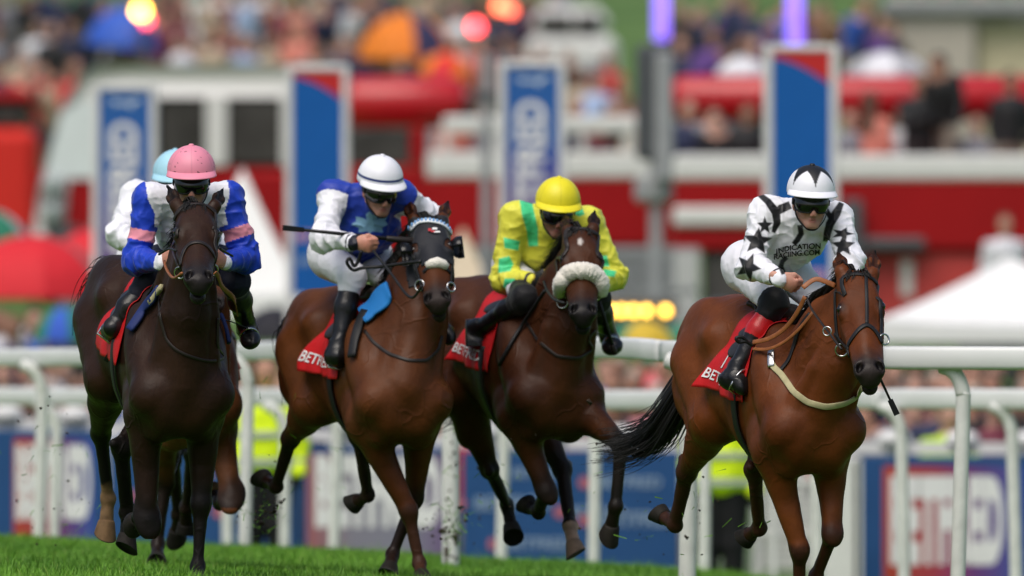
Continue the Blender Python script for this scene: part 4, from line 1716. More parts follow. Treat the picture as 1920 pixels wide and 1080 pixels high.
def make_horse(sp):
    H = Horse()
    H.sp = sp
    Y = sp['Y']
    C = W(*sp['chest'], Y)                       # local (0,0,1.08)
    dl = V(-1.05, 0, .54)
    K = reach(*sp['croup'], C, np.linalg.norm(dl), near=False)
    d = K - C
    hor = nrm(V(d[0], d[1], 0))
    el = math.atan2(d[2], math.hypot(d[0], d[1])) - math.atan2(dl[2], -dl[0])
    Fh = -hor
    U0 = V(0, 0, 1)
    H.F = nrm(Fh * math.cos(el) - U0 * math.sin(el))
    H.L = nrm(np.cross(U0, Fh))
    H.U = np.cross(H.F, H.L)
    H.O = C - H.U * 1.08

    def T(u, v, w):
        return H.O + H.F * u + H.L * v + H.U * w
    H.T = T

    def at(px, py, u):                            # image ray meets the plane u = const of the horse
        dd = ray(px, py)
        t = ((H.O + H.F * u - CAMO) @ H.F) / (dd @ H.F)
        return CAMO + dd * t
    H.at = at
    AX = np.stack([H.F, H.L, H.U])
    s = SDF(sp.get('vox', .0095))
    E, Cn = s.ell, s.cone
    k = .05
    E(T(-.50, 0, 1.20), (.50, .25, .36), AX, k)
    E(T(-.92, 0, 1.20), (.42, .245, .28), AX, k)
    Cn(T(-.6, 0, 1.42), T(-1.1, 0, 1.46), .13, .14, k)
    Cn(T(-.18, 0, 1.42), T(-.48, 0, 1.50), .08, .08, k)
    E(T(-1.18, 0, 1.37), (.36, .22, .25), AX, k)
    for q in (-1, 1):
        E(T(-1.02, .17 * q, 1.43), .07, AX, .08)
        E(T(-1.25, .12 * q, 1.34), (.31, .13, .26), AX, .04)
        Cn(T(-1.48, .10 * q, 1.36), T(-1.40, .12 * q, 1.08), .10, .11, .05)
        Cn(T(-.34, .08 * q, 1.50), T(-.03, .145 * q, 1.10), .07, .108, .045)
        a1 = nrm(V(.33, 0, -.45))
        ax = np.stack([H.F * a1[0] + H.U * a1[2], H.L, np.cross(H.F * a1[0] + H.U * a1[2], H.L)])
        E(T(-.20, .165 * q, 1.24), (.30, .085, .11), ax, .022)
        E(T(-.27, .168 * q, 1.03), (.16, .070, .14), AX, .018)
        E(T(-.02, .088 * q, 1.03), (.11, .088, .14), AX, .010)
        E(T(-.10, .10 * q, .92), (.10, .08, .08), AX, .03)
    Cn(T(-.06, 0, 1.0), T(-.45, 0, .98), .13, .13, .04)
    # neck and head
    nb = T(-.20, 0, 1.30)
    P = reach(*sp['poll'], nb, sp.get('neck', .74), True)
    hs = sp.get('hs', 1.0)
    Mz = reach(*sp['nose'], P, .555 * hs, True)
    hd_ = nrm(Mz - P)
    y, r = math.radians(sp.get('hyaw', 0)), math.radians(sp.get('hroll', 0))
    lat = orth(V(math.cos(y) * math.cos(r), -math.sin(y), -math.sin(r)), hd_)
    nn = np.cross(hd_, lat)
    if nn @ ray(*sp['nose']) > 0:
        nn = -nn
    Lh = .60 * hs
    # shift so that the nostril point sits on its image position
    H.P, H.hd, H.lat, H.nn = P, hd_, lat, nn

    def hp(ss, l, n):
        return P + hd_ * (ss * Lh) + lat * (l * hs) + nn * (n * hs)
    H.hp = hp
    HX = np.stack([hd_, lat, nn])

    def R3(a, b, c):
        return (a * hs, b * hs, c * hs)
    crest_end, throat = hp(.05, 0, -.09), hp(.24, 0, -.19)
    mid1 = (T(-.30, 0, 1.42) + crest_end) / 2 + H.U * .03
    Cn(T(-.30, 0, 1.40), mid1, .12, .085, .06)
    Cn(mid1, crest_end, .085, .075, .06)
    mid2 = (T(-.02, 0, 1.18) + throat) / 2 - H.U * .0
    Cn(T(-.04, 0, 1.16), mid2, .15, .10, .06)
    Cn(mid2, throat, .10, .075, .05)
    mc = (mid1 + mid2) / 2
    Cn(T(-.2, 0, 1.3), mc, .15, .105, .05)
    Cn(mc, (crest_end + throat) / 2, .105, .08, .05)
    for q in (-1, 1):
        jw = hp(.20, q * .055, -.19)
        ms = (jw + T(-.02, .135 * q, 1.16)) / 2 + H.L * q * .012
        Cn(jw, ms, .030, .040, .016)
        Cn(ms, T(-.02, .125 * q, 1.14), .040, .060, .018)
        sp1 = (T(-.34, .05 * q, 1.44) + crest_end) / 2 + H.L * q * .05
        Cn(sp1, T(-.26, .10 * q, 1.38), .045, .055, .018)
    E(hp(.12, 0, -.08), R3(.11, .083, .09), HX, .035)
    E(hp(.27, 0, -.068), R3(.15, .084, .066), HX, .03)
    Cn(hp(.22, 0, -.062), hp(.84, 0, -.05), .066 * hs, .046 * hs, .03)
    for q in (-1, 1):
        E(hp(.325, q * .078, -.048), R3(.052, .029, .034), HX, .02)
        E(hp(.36, q * .052, -.15), R3(.13, .036, .095), HX, .025)
        Cn(hp(.4, q * .05, -.09), hp(.86, q * .028, -.065), .04 * hs, .036 * hs, .03)
        Cn(hp(.42, q * .078, -.085), hp(.62, q * .058, -.075), .012 * hs, .008 * hs, .02)
        E(hp(.925, q * .044, -.036), R3(.042, .024, .034), HX, .015)
        E(hp(.23, q * .045, -.02), R3(.06, .03, .02), HX, .03)
    Cn(hp(.3, 0, -.18), hp(.86, 0, -.112), .05 * hs, .036 * hs, .03)
    E(hp(.92, 0, -.055), R3(.065, .059, .052), HX, .02)
    E(hp(.985, 0, -.075), R3(.032, .042, .032), HX, .015)
    E(hp(.945, 0, -.128), R3(.048, .036, .032), HX, .015)
    E(hp(.985, 0, -.102), R3(.07, .07, .004), HX, .006, True)
    for q in (-1, 1):
        ax = np.stack([nrm(hd_ + lat * .35 * q), nrm(lat - hd_ * .35 * q), nn])
        E(hp(.935, q * .044, -.006), R3(.030, .0155, .034), ax, .008, True)
        E(hp(.325, q * .104, -.036), R3(.026, .012, .016), HX, .008, True)
    # ears
    H.ears = []
    for (bx, by, tx, ty, dep) in sp['ears']:
        q = -1 if bx < sp['poll'][0] else 1
        dz = ray(bx, by)
        base = hp(.03, q * .058, -.075)
        t = (base - CAMO) @ dz
        base = CAMO + dz * t
        tip = reach(tx, ty, base, .17 * hs, dep < 0)
        e1 = nrm(tip - base)
        m = base + (tip - base) * .42
        out = nrm(orth(-_fw, e1) + q * lat * .35)
        side = np.cross(e1, out)
        Cn(hp(.06, q * .05, -.07), base, .034 * hs, .026 * hs, .03)
        Cn(base, m, .026 * hs, .032 * hs, .02, (out, .75))
        Cn(m, tip, .032 * hs, .006, .01, (out, .75))
        Cn(base + e1 * .04 + out * .024, m + e1 * .07 + out * .016, .014 * hs, .012 * hs, .012, (out, 1.0), True)
        H.ears.append((base, tip, out))
    # legs
    H.legs = []
    for lg in sp['legs']:
        q = -1 if lg['side'] == 'R' else 1        # horse's right is the picture's left
        if lg['kind'] == 'fore':
            S0 = T(-.02, .14 * q, 1.08)
            el_ = T(*lg.get('elbow', (-.20, .145 * q, .96)))
            kn = reach(*lg['knee'][:2], el_, .40, lg['knee'][2] > 0)
            fe = reach(*lg['fet'][:2], kn, .265, lg['fet'][2] > 0)
            ho = reach(*lg['hoof'][:2], fe, .185, lg['hoof'][2] > 0)
            a, c = nrm(kn - el_), nrm(fe - kn)
            b = orth(-a, c) if a @ c < .85 else orth(-H.F, c)
            fwd = orth(H.F, a)
            Cn(S0, el_, .105, .092, .045)
            Cn(el_, kn, .088, .042, .05)
            E(el_ + (kn - el_) * .25 + fwd * .02, (.13, .06, .07), np.stack([a, np.cross(a, fwd), fwd]), .03)
            E(el_ + (kn - el_) * .2 - fwd * .03, (.15, .06, .06), np.stack([a, np.cross(a, fwd), fwd]), .03)
            E(kn, (.062, .046, .046), np.stack([nrm(a + c), np.cross(nrm(a + c), fwd), fwd]), .025)
            E(kn - fwd * .03, .03, None, .02)
            Cn(kn, fe, .036, .026, .03)
            Cn(kn + b * .022, fe + b * .026, .018, .018, .016)
            E(fe, .036, None, .02)
            E(fe + b * .024, .026, None, .02)
            chain = [el_, kn, fe, ho]
        else:
            hipj = T(-1.25, .15 * q, 1.28)
            st = T(*lg.get('stifle', (-1.0, .17 * q, 1.02)))
            hk = reach(*lg['hock'][:2], st, .46, lg['hock'][2] > 0)
            fe = reach(*lg['fet'][:2], hk, .36, lg['fet'][2] > 0)
            ho = reach(*lg['hoof'][:2], fe, .185, lg['hoof'][2] > 0)
            a, c = nrm(hk - st), nrm(fe - hk)
            b = orth(a - c, c) if a @ c < .97 else orth(-H.F, c)
            Cn(hipj, st, .165, .115, .05)
            Cn(T(-1.42, .12 * q, 1.15), hk * .45 + st * .55, .115, .06, .06)
            Cn(st, hk, .115, .045, .05)
            E(st + (hk - st) * .3, (.15, .072, .085), np.stack([a, H.L, np.cross(a, H.L)]), .04)
            E(hk, .048, None, .025)
            tip = hk + b * .05 - c * .05
            Cn(hk, tip, .034, .022, .025)
            Cn(tip, st + (hk - st) * .5, .014, .022, .02)
            Cn(hk, fe, .038, .028, .03)
            Cn(hk + b * .026, fe + b * .026, .020, .018, .016)
            E(fe, .038, None, .02)
            E(fe + b * .025, .027, None, .02)
            chain = [st, hk, fe, ho]
        pa = nrm(ho - fe)
        Cn(fe, fe + (ho - fe) * .62, .029, .036, .02)
        lg['chain'], lg['back'], lg['q'] = chain, b, q
        H.legs.append(lg)
    Pv, Q = s.build(1)
    N = normals(Pv, Q)
    # fine muscle / vein relief
    Pv = Pv + N * (vnoise(Pv, 9) * .0025 + vnoise(Pv, 21) * .0012)[:, None]
    H.V, H.Q, H.N = Pv, Q, N
    H.bvh = bvh_of(Pv, Q)
    # ---- coat colour (natural markings of a bay)
    c0, c1 = np.array(sp['coat'][0]), np.array(sp['coat'][1])
    t = np.clip(.5 + .7 * vnoise(Pv, 3.1) + .25 * vnoise(Pv, 9), 0, 1)[:, None]
    col = c0 * (1 - t) + c1 * t
    black = np.array(sp.get('black', (.010, .008, .007)))
    ss = ((Pv - P) @ hd_) / Lh
    ll = ((Pv - P) @ lat) / hs
    ns = ((Pv - P) @ nn) / hs
    inhead = (np.abs(ll) < .15) & (ss > -.2) & (ss < 1.2) & (ns > -.185) & (ns < .1)
    muz = sstep(.72, .90, ss + .15 * np.clip(-ns - .05, 0, 1) + .02 * vnoise(Pv, 30)) * inhead
    mcol = np.array(sp.get('muzzle', (.016, .013, .012)))
    col = col + (mcol - col) * muz[:, None]
    nost = np.zeros(len(Pv))
    for q in (-1, 1):
        nost = np.maximum(nost, 1 - sstep(.018, .036, np.linalg.norm(Pv - hp(.935, q * .044, -.02), axis=1)))
        ey = 1 - sstep(.022, .05, np.linalg.norm(Pv - hp(.325, q * .09, -.036), axis=1))
        col = col * (1 - .75 * ey[:, None])
    col = col + (np.array([.004, .003, .003]) - col) * nost[:, None]
    for (base, tip, out) in H.ears:
        dd, tt = segdist(Pv, base, tip)
        near = dd < .05
        col = col + (black - col) * (near * sstep(.55, 1.0, tt))[:, None]
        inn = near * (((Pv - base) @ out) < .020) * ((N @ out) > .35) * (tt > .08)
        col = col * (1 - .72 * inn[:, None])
    for lg in H.legs:
        ch = lg['chain']
        d0, t0 = segdist(Pv, ch[0], ch[1])
        d1, t1 = segdist(Pv, ch[1], ch[2])
        d2, t2 = segdist(Pv, ch[2], ch[3])
        dm = np.minimum(d1, d2)
        hi = lg.get('blk', .62)
        w = np.where(dm < np.minimum(d0, .085), 1.0, 0.0)
        w = np.maximum(w, (d0 < .10) * sstep(hi, 1.0, t0 + .08 * vnoise(Pv, 14)))
        lb = np.array(lg.get('legcol', sp.get('points', black)))
        lb_ = lb + (c0 - lb) * np.clip(.10 + .12 * vnoise(Pv, 11), 0, 1)[:, None]
        col = col + (lb_ - col) * w[:, None]
        if 'sock' in lg:
            t_on, sc = lg['sock']
            w = (dm < .075) * np.where(d1 < d2, sstep(t_on, t_on + .12, t1 + .05 * vnoise(Pv, 30)), 1.0)
            sc = np.array(sc) * (1 + .35 * vnoise(Pv, 40)[:, None])
            col = col + (sc - col) * w[:, None]
    if 'star' in sp:
        x, yv = proj3(Pv)
        cx, cy, rx, ry = sp['star']
        w = (1 - sstep(.6, 1.1, np.hypot((x - cx) / rx, (yv - cy) / ry))) * ((N @ _fw) < 0) * inhead
        col = col + (np.array([.55, .5, .46]) - col) * w[:, None]
    me = mesh_np('horse', Pv - H.O, Q, True, col)
    o = link('horse', me, M_COAT, None, H.O)
    tag(o, sp['label'], 'horse', 'racehorses galloping')
    H.obj = o
    # eyes
    for q in (-1, 1):
        mb = MB()
        prof = [(.021 * math.sin(a), -.021 * math.cos(a)) for a in np.linspace(.1, math.pi - .1, 9)]
        mb.lathe(hp(.325, q * .084, -.036), [(r_ * hs, h_ * hs) for r_, h_ in prof], 14)
        child(o, 'eye', mb, M_EYE, True)
    # hooves
    for lg in H.legs:
        fe, ho = lg['chain'][2], lg['chain'][3]
        a = nrm(ho - fe)
        b = orth(lg['back'], a)
        sd = np.cross(a, b)
        L = np.linalg.norm(ho - fe)
        # horn wall: coronet -> ground edge, toe longer than heel; concave sole with frog
        mb = MB()
        n = 20
        top = fe + a * L * .56
        rings = []
        for (rr, hh, sk) in ((.037, 0, 0), (.043, .012, .0), (.055, .075, .035), (.056, .080, .037), (.047, .079, .036), (.040, .070, .030)):
            ring = []
            for i in range(n):
                an = 2 * math.pi * i / n
                cb, sn = math.cos(an), math.sin(an)
                ring.append(top + a * (hh - sk * cb * .9) + (b * cb * 1.0 - b * .012 * (hh / .08)) * rr + sd * sn * rr)
            rings.append(ring)
        vs = [p for r_ in rings for p in r_]
        fs = []
        for i in range(len(rings) - 1):
            for j in range(n):
                fs.append((i * n + j, i * n + (j + 1) % n, (i + 1) * n + (j + 1) % n, (i + 1) * n + j))
        fs.append(tuple(range(n))[::-1])
        fs.append(tuple((len(rings) - 1) * n + j for j in range(n)))
        mb.add(vs, fs)
        hc = np.array(lg.get('hoofcol', (.018, .015, .012)))
        rim = len(rings)

        def cf(vv, hc=hc):
            c = np.tile(hc, (len(vv), 1)) * (1 + .3 * vnoise(vv, 45))[:, None]
            c[3 * n:4 * n] = (.045, .045, .045)      # worn shoe edge
            c[4 * n:] = hc * .6
            return np.clip(c, .002, 1)
        child(o, 'hoof', mb, M_HOOF, True, cf)
    # forelock and mane
    if sp.get('forelock', True):
        mb = MB()
        for i in range(150):
            q = RNG.uniform(-1, 1)
            p0 = hp(RNG.uniform(-.02, .05), q * .036, -.012 + RNG.uniform(-.02, .01))
            fl = sp.get('fl', (.0, .16, .05))
            ln = fl[1] * RNG.uniform(.5, 1.2) + .02
            p1 = p0 + nn * .014 + hd_ * ln * .35 + lat * (q * .012 + fl[0] * .4)
            p2 = p0 + hd_ * ln + nn * RNG.uniform(.0, .018) + lat * (q * .026 + fl[0] + RNG.normal(0, .008))
            mb.tube(spline([p0 - nn * .012, p1, p2], 4), list(np.linspace(.0038, .0010, 9)), 3)
        child(o, 'forelock', mb, M_HAIR, True)
    mb = MB()
    cr = [T(-.36, 0, 1.52), (T(-.30, 0, 1.45) + crest_end) / 2 + H.U * .12, crest_end + (P - throat) * .45]
    cr = spline(cr, 14)
    for i in range(380):
        j = RNG.integers(0, len(cr) - 1)
        p0 = cr[j] + RNG.normal(0, .008, 3)
        h = H.bvh.find_nearest(Vector(p0))
        p0 = V(*h[0])
        sd = sp.get('maneside', -1)
        p1 = p0 + H.U * .03 + lat * sd * .02 + H.F * -.02
        p2 = p0 - H.F * RNG.uniform(.04, .10) + lat * sd * RNG.uniform(.03, .07) - H.U * RNG.uniform(.0, .08)
        mb.tube(spline([p0, p1, p2], 4), list(np.linspace(.0036, .0009, 9)), 3)
    child(o, 'mane', mb, M_HAIR, True)
    # tail
    if 'tail' in sp:
        mb = MB()
        ctl = [T(-1.50, 0, 1.40)] + [at(px, py, u) for px, py, u in sp['tail']]
        cl = spline(ctl, 8)
        m = len(cl)
        for i in range(sp.get('tailn', 620)):
            of = RNG.normal(0, 1, 3)
            ln = RNG.uniform(.55, 1.0)
            mm = max(6, int(m * ln))
            ph = RNG.uniform(0, 6)
            pts = []
            for j in range(0, mm, 2):
                f = j / m
                sp_ = .022 + .055 * f - .03 * f * f
                pts.append(cl[j] + of * sp_ + V(.012, .01, .015) * math.sin(ph + 7 * f) * f)
            mb.tube(pts, list(np.linspace(.0045, .0010, len(pts))), 3)
        child(o, 'tail', mb, M_HAIR, True)
    return H


def proj3(P):
    Pc = P - CAMO
    z = Pc @ _fw
    return 960.0 + FPX * (Pc @ _rt) / z, 540.0 - FPX * (Pc @ _up) / z


BAY = ((.115, .036, .012), (.20, .070, .024))
HORSES = [
    dict(label='bright bay horse with khaki breastplate, carrying the rider in black stars', Y=60.0,
         chest=(1530, 811), croup=(1404, 558), poll=(1606, 505), nose=(1630, 681), hyaw=4, hroll=2, hs=1.12, neck=.72,
         ears=[(1578, 508, 1571, 471, 1), (1637, 512, 1640, 468, 1)], coat=((.095, .024, .005), (.150, .041, .009)), muzzle=(.022, .016, .014),
         points=(.035, .014, .008), fl=(.0, .03, .03),
         legs=[dict(kind='fore', side='R', knee=(1499, 1030, 1), fet=(1499, 1128, -1), hoof=(1496, 1190, 1), blk=.9),
               dict(kind='fore', side='L', knee=(1561, 1000, 1), fet=(1530, 1082, -1), hoof=(1528, 1142, -1), blk=.75),
               dict(kind='hind', side='R', hock=(1288, 885, -1), fet=(1266, 985, -1), hoof=(1232, 960, -1), blk=.6),
               dict(kind='hind', side='L', hock=(1414, 880, 1), fet=(1424, 990, -1), hoof=(1393, 1012, -1), blk=.55)],
         tail=[(1262, 770, -1.62), (1228, 815, -1.75), (1180, 838, -1.85), (1120, 845, -1.95)]),
    dict(label='dark brown horse in a plain noseband, carrying the rider in the pink cap', Y=60.2,
         chest=(343, 745), croup=(272, 482), poll=(367, 377), nose=(373, 508), hyaw=-2, hroll=2, hs=1.08, neck=.76,
         ears=[(331, 385, 313, 346, 1), (403, 386, 419, 352, 1)], coat=((.017, .0075, .004), (.031, .013, .0065)), muzzle=(.016, .013, .013),
         fl=(-.015, .06, .05), black=(.007, .006, .006),
         legs=[dict(kind='fore', side='R', knee=(276, 972, 1), fet=(268, 955, -1), hoof=(250, 985, -1)),
               dict(kind='fore', side='L', knee=(377, 944, 1), fet=(371, 1062, -1), hoof=(371, 1100, 1)),
               dict(kind='hind', side='R', hock=(189, 812, -1), fet=(203, 935, -1), hoof=(197, 1006, -1),
                    sock=(.72, (.20, .12, .06)), hoofcol=(.16, .095, .045)),
               dict(kind='hind', side='L', hock=(228, 840, 1), fet=(240, 958, -1), hoof=(237, 1030, -1))],
         tail=[(200, 515, -1.58), (178, 540, -1.68), (170, 580, -1.74), (168, 620, -1.76)], tailn=70),
    dict(label='bay horse in a black blinker hood, between pink cap and yellow cap', Y=63.5,
         chest=(760, 757), croup=(650, 538), poll=(803, 405), nose=(818, 549), hyaw=12, hroll=3, hs=1.06, neck=.74,
         ears=[(776, 412, 761, 369, 1), (829, 410, 841, 374, 1)], coat=((.062, .018, .005), (.105, .032, .008)), muzzle=(.024, .016, .014),
         points=(.016, .009, .007), fl=(0, .02, .02),
         legs=[dict(kind='fore', side='R', knee=(766, 958, 1), fet=(786, 1056, -1), hoof=(793, 1092, 1), blk=.9, legcol=(.045, .018, .010)),
               dict(kind='fore', side='L', knee=(777, 935, -1), fet=(736, 1040, -1), hoof=(728, 1078, 1), blk=.6),
               dict(kind='hind', side='R', hock=(545, 822, -1), fet=(518, 912, -1), hoof=(488, 895, -1)),
               dict(kind='hind', side='L', hock=(672, 815, 1), fet=(690, 928, -1), hoof=(658, 947, -1))],
         tail=[(545, 620, -1.60), (556, 690, -1.75), (560, 740, -1.85)], tailn=150),
    dict(label='dark bay horse wearing a white sheepskin noseband, carrying the yellow rider', Y=64.0,
         chest=(1046, 748), croup=(925, 520), poll=(1089, 424), nose=(1093, 572), hyaw=0, hroll=0, hs=1.08, neck=.74,
         ears=[(1064, 432, 1058, 400, 1), (1113, 428, 1115, 393, 1)], coat=((.036, .011, .004), (.064, .020, .006)), muzzle=(.012, .010, .010),
         star=(1088, 453, 5, 8), fl=(-.01, .05, .05), black=(.008, .007, .006),
         legs=[dict(kind='fore', side='R', knee=(1024, 920, 1), fet=(1010, 962, -1), hoof=(985, 944, -1)),
               dict(kind='fore', side='L', elbow=(-.05, .17, 1.0), knee=(1165, 832, 1), fet=(1155, 950, -1), hoof=(1141, 1010, -1)),
               dict(kind='hind', side='R', hock=(918, 880, -1), fet=(950, 945, -1), hoof=(963, 1008, 1)),
               dict(kind='hind', side='L', hock=(1054, 880, 1), fet=(1068, 985, 1), hoof=(1080, 1040, 1),
                    sock=(.96, (.30, .20, .14)), hoofcol=(.22, .15, .10))],
         tail=[(880, 690, -1.62), (862, 745, -1.8), (820, 775, -1.95), (770, 770, -2.0)], tailn=220),
    dict(label='bay horse almost hidden behind the dark brown horse', Y=64.6,
         chest=(362, 765), croup=(338, 535), poll=(400, 430), nose=(396, 560), hyaw=0, hroll=0, hs=.98, neck=.74,
         ears=[(380, 432, 374, 392, 1), (420, 432, 425, 392, 1)], coat=((.075, .026, .010), (.115, .040, .014)),
         legs=[dict(kind='fore', side='R', knee=(310, 905, -1), fet=(296, 1020, -1), hoof=(294, 1060, 1)),
               dict(kind='fore', side='L', knee=(434, 930, 1), fet=(412, 945, -1), hoof=(395, 915, -1), hoofcol=(.12, .075, .03)),
               dict(kind='hind', side='R', hock=(322, 860, -1), fet=(334, 965, -1), hoof=(331, 1012, -1)),
               dict(kind='hind', side='L', hock=(362, 850, 1), fet=(350, 950, -1), hoof=(348, 1002, -1))],
         ),
]
HS = [make_horse(s_) for s_ in HORSES]
H4, H1, H2, H3, H5 = HS
# ------------------------------------------------------------------ riders
M_SKIN = mat('skin', rough=.5, spec=.4, vcol=True, var=.10, vscale=40, sub=.12)
M_SILK = silk_mat('silk_fabric')
M_BREE = silk_mat('breeches_fabric', .6, .2)
M_BOOT = mat('boot_leather', rough=.30, spec=.35, vcol=True, var=.2, vscale=20, bump=.003, bscale=24)
M_CAP = mat('cap_silk', rough=.42, spec=.35, vcol=True, var=.06, vscale=14, bump=.0015, bscale=22)
M_LENS = mat('goggle_lens', color=(.006, .006, .007), rough=.09, spec=.6, var=0)
M_BLACK = mat('black_strap', color=(.010, .010, .011), rough=.5, var=.25, vscale=30)
M_LEATHER = mat('dark_leather', color=(.020, .015, .013), rough=.42, var=.3, vscale=30)
M_TAN = mat('tan_leather', color=(.28, .095, .030), rough=.45, var=.25, vscale=30)
M_STEEL = mat('bit_steel', color=(.55, .55, .55), rough=.25, metal=1.0, var=.1)
M_INK = mat('black_print', color=(.012, .012, .014), rough=.55, var=0)
M_INKW = mat('white_print', color=(.72, .72, .72), rough=.6, var=.06)
M_INKR = mat('red_print', color=(.45, .02, .03), rough=.6, var=0)
WHT = np.array([.80, .80, .86])


def paint(col, Pv, N, poly, c):
    x, y = proj3(Pv)
    a = np.array(poly)
    ok = np.where((N @ _fw < .15) & (x > a[:, 0].min() - 3) & (x < a[:, 0].max() + 3) & (y > a[:, 1].min() - 3) & (y < a[:, 1].max() + 3))[0]
    if not len(ok):
        return
    x, y = x[ok], y[ok]
    d = np.full(len(ok), 1e9)
    p = np.stack([x, y], 1)
    for i in range(len(a)):
        d = np.minimum(d, segdist(p, a[i], a[(i + 1) % len(a)])[0])
    w = sstep(-1.3, 1.3, np.where(inpoly(x, y, poly), d, -d))[:, None]
    col[ok] = col[ok] * (1 - w) + np.array(c) * w


def stroke_poly(pts, w):
    """polygon round an image polyline"""
    L, R = [], []
    for i, p in enumerate(pts):
        a, b = pts[max(i - 1, 0)], pts[min(i + 1, len(pts) - 1)]
        t = (b[0] - a[0], b[1] - a[1])
        l = math.hypot(*t) or 1
        ww = w[i] if hasattr(w, '__len__') else w
        L.append((p[0] - t[1] / l * ww / 2, p[1] + t[0] / l * ww / 2))
        R.append((p[0] + t[1] / l * ww / 2, p[1] - t[0] / l * ww / 2))
    return L + R[::-1]


def star_poly(cx, cy, r, rot=0, sx=1.0, sy=1.0, rin=.46, n=5):
    out = []
    for i in range(2 * n):
        a = math.radians(rot) + math.pi * i / n
        rr = r if i % 2 == 0 else r * rin
        out.append((cx + sx * rr * math.sin(a), cy - sy * rr * math.cos(a)))
    return out


def fist(s, wr, fwd, up, q, k=.006, grip=.9):
    """hand with palm, four unequal curled fingers and a thumb; fwd = wrist->knuckles, up = thumb side"""
    fwd = nrm(fwd)
    up = orth(up, fwd)
    side = np.cross(fwd, up) * q                 # back of the hand points to -side
    s.cone(wr - fwd * .03, wr + fwd * .01, .027, .026, .02, (side, .75))
    s.ell(wr + fwd * .045, (.046, .040, .021), np.stack([fwd, up, side]), .02)
    for i, (ln, of) in enumerate(((.92, .030), (1.0, .011), (.95, -.009), (.78, -.028))):
        k0 = wr + fwd * (.082 - abs(i - 1) * .004) + up * of
        k1 = k0 + (fwd * .55 * .040 + side * .034) * ln
        k2 = k1 + (side * .022 - fwd * .020) * ln
        k3 = k2 + (-fwd * .026 - side * .006) * ln
        r = .0100 - .0006 * i
        s.ell(k0, .0115, None, k)
        s.cone(k0, k1, r, r, k)
        s.cone(k1, k2, r, r * .95, k)
        s.cone(k2, k3, r * .95, r * .8, k)
    t0 = wr + fwd * .020 + up * .030 + side * .008
    t1 = wr + fwd * .055 + up * .046 + side * .020
    t2 = wr + fwd * .085 + up * .040 + side * .032
    s.cone(t0, t1, .015, .012, .010)
    s.cone(t1, t2, .012, .009, k)


def outside(H, p, off, q):
    """slide a leg joint out along its sight line until it clears the horse's flank"""
    d = nrm(p - CAMO)
    h = H.bvh.ray_cast(Vector(CAMO), Vector(d))
    if h[0] is not None:
        t = (V(*h[0]) - CAMO) @ d
        m = abs(V(*h[1]) @ d)
        tt = (p - CAMO) @ d
        if tt > t - off:
            return CAMO + d * (t - off / max(.55, m))
    return p


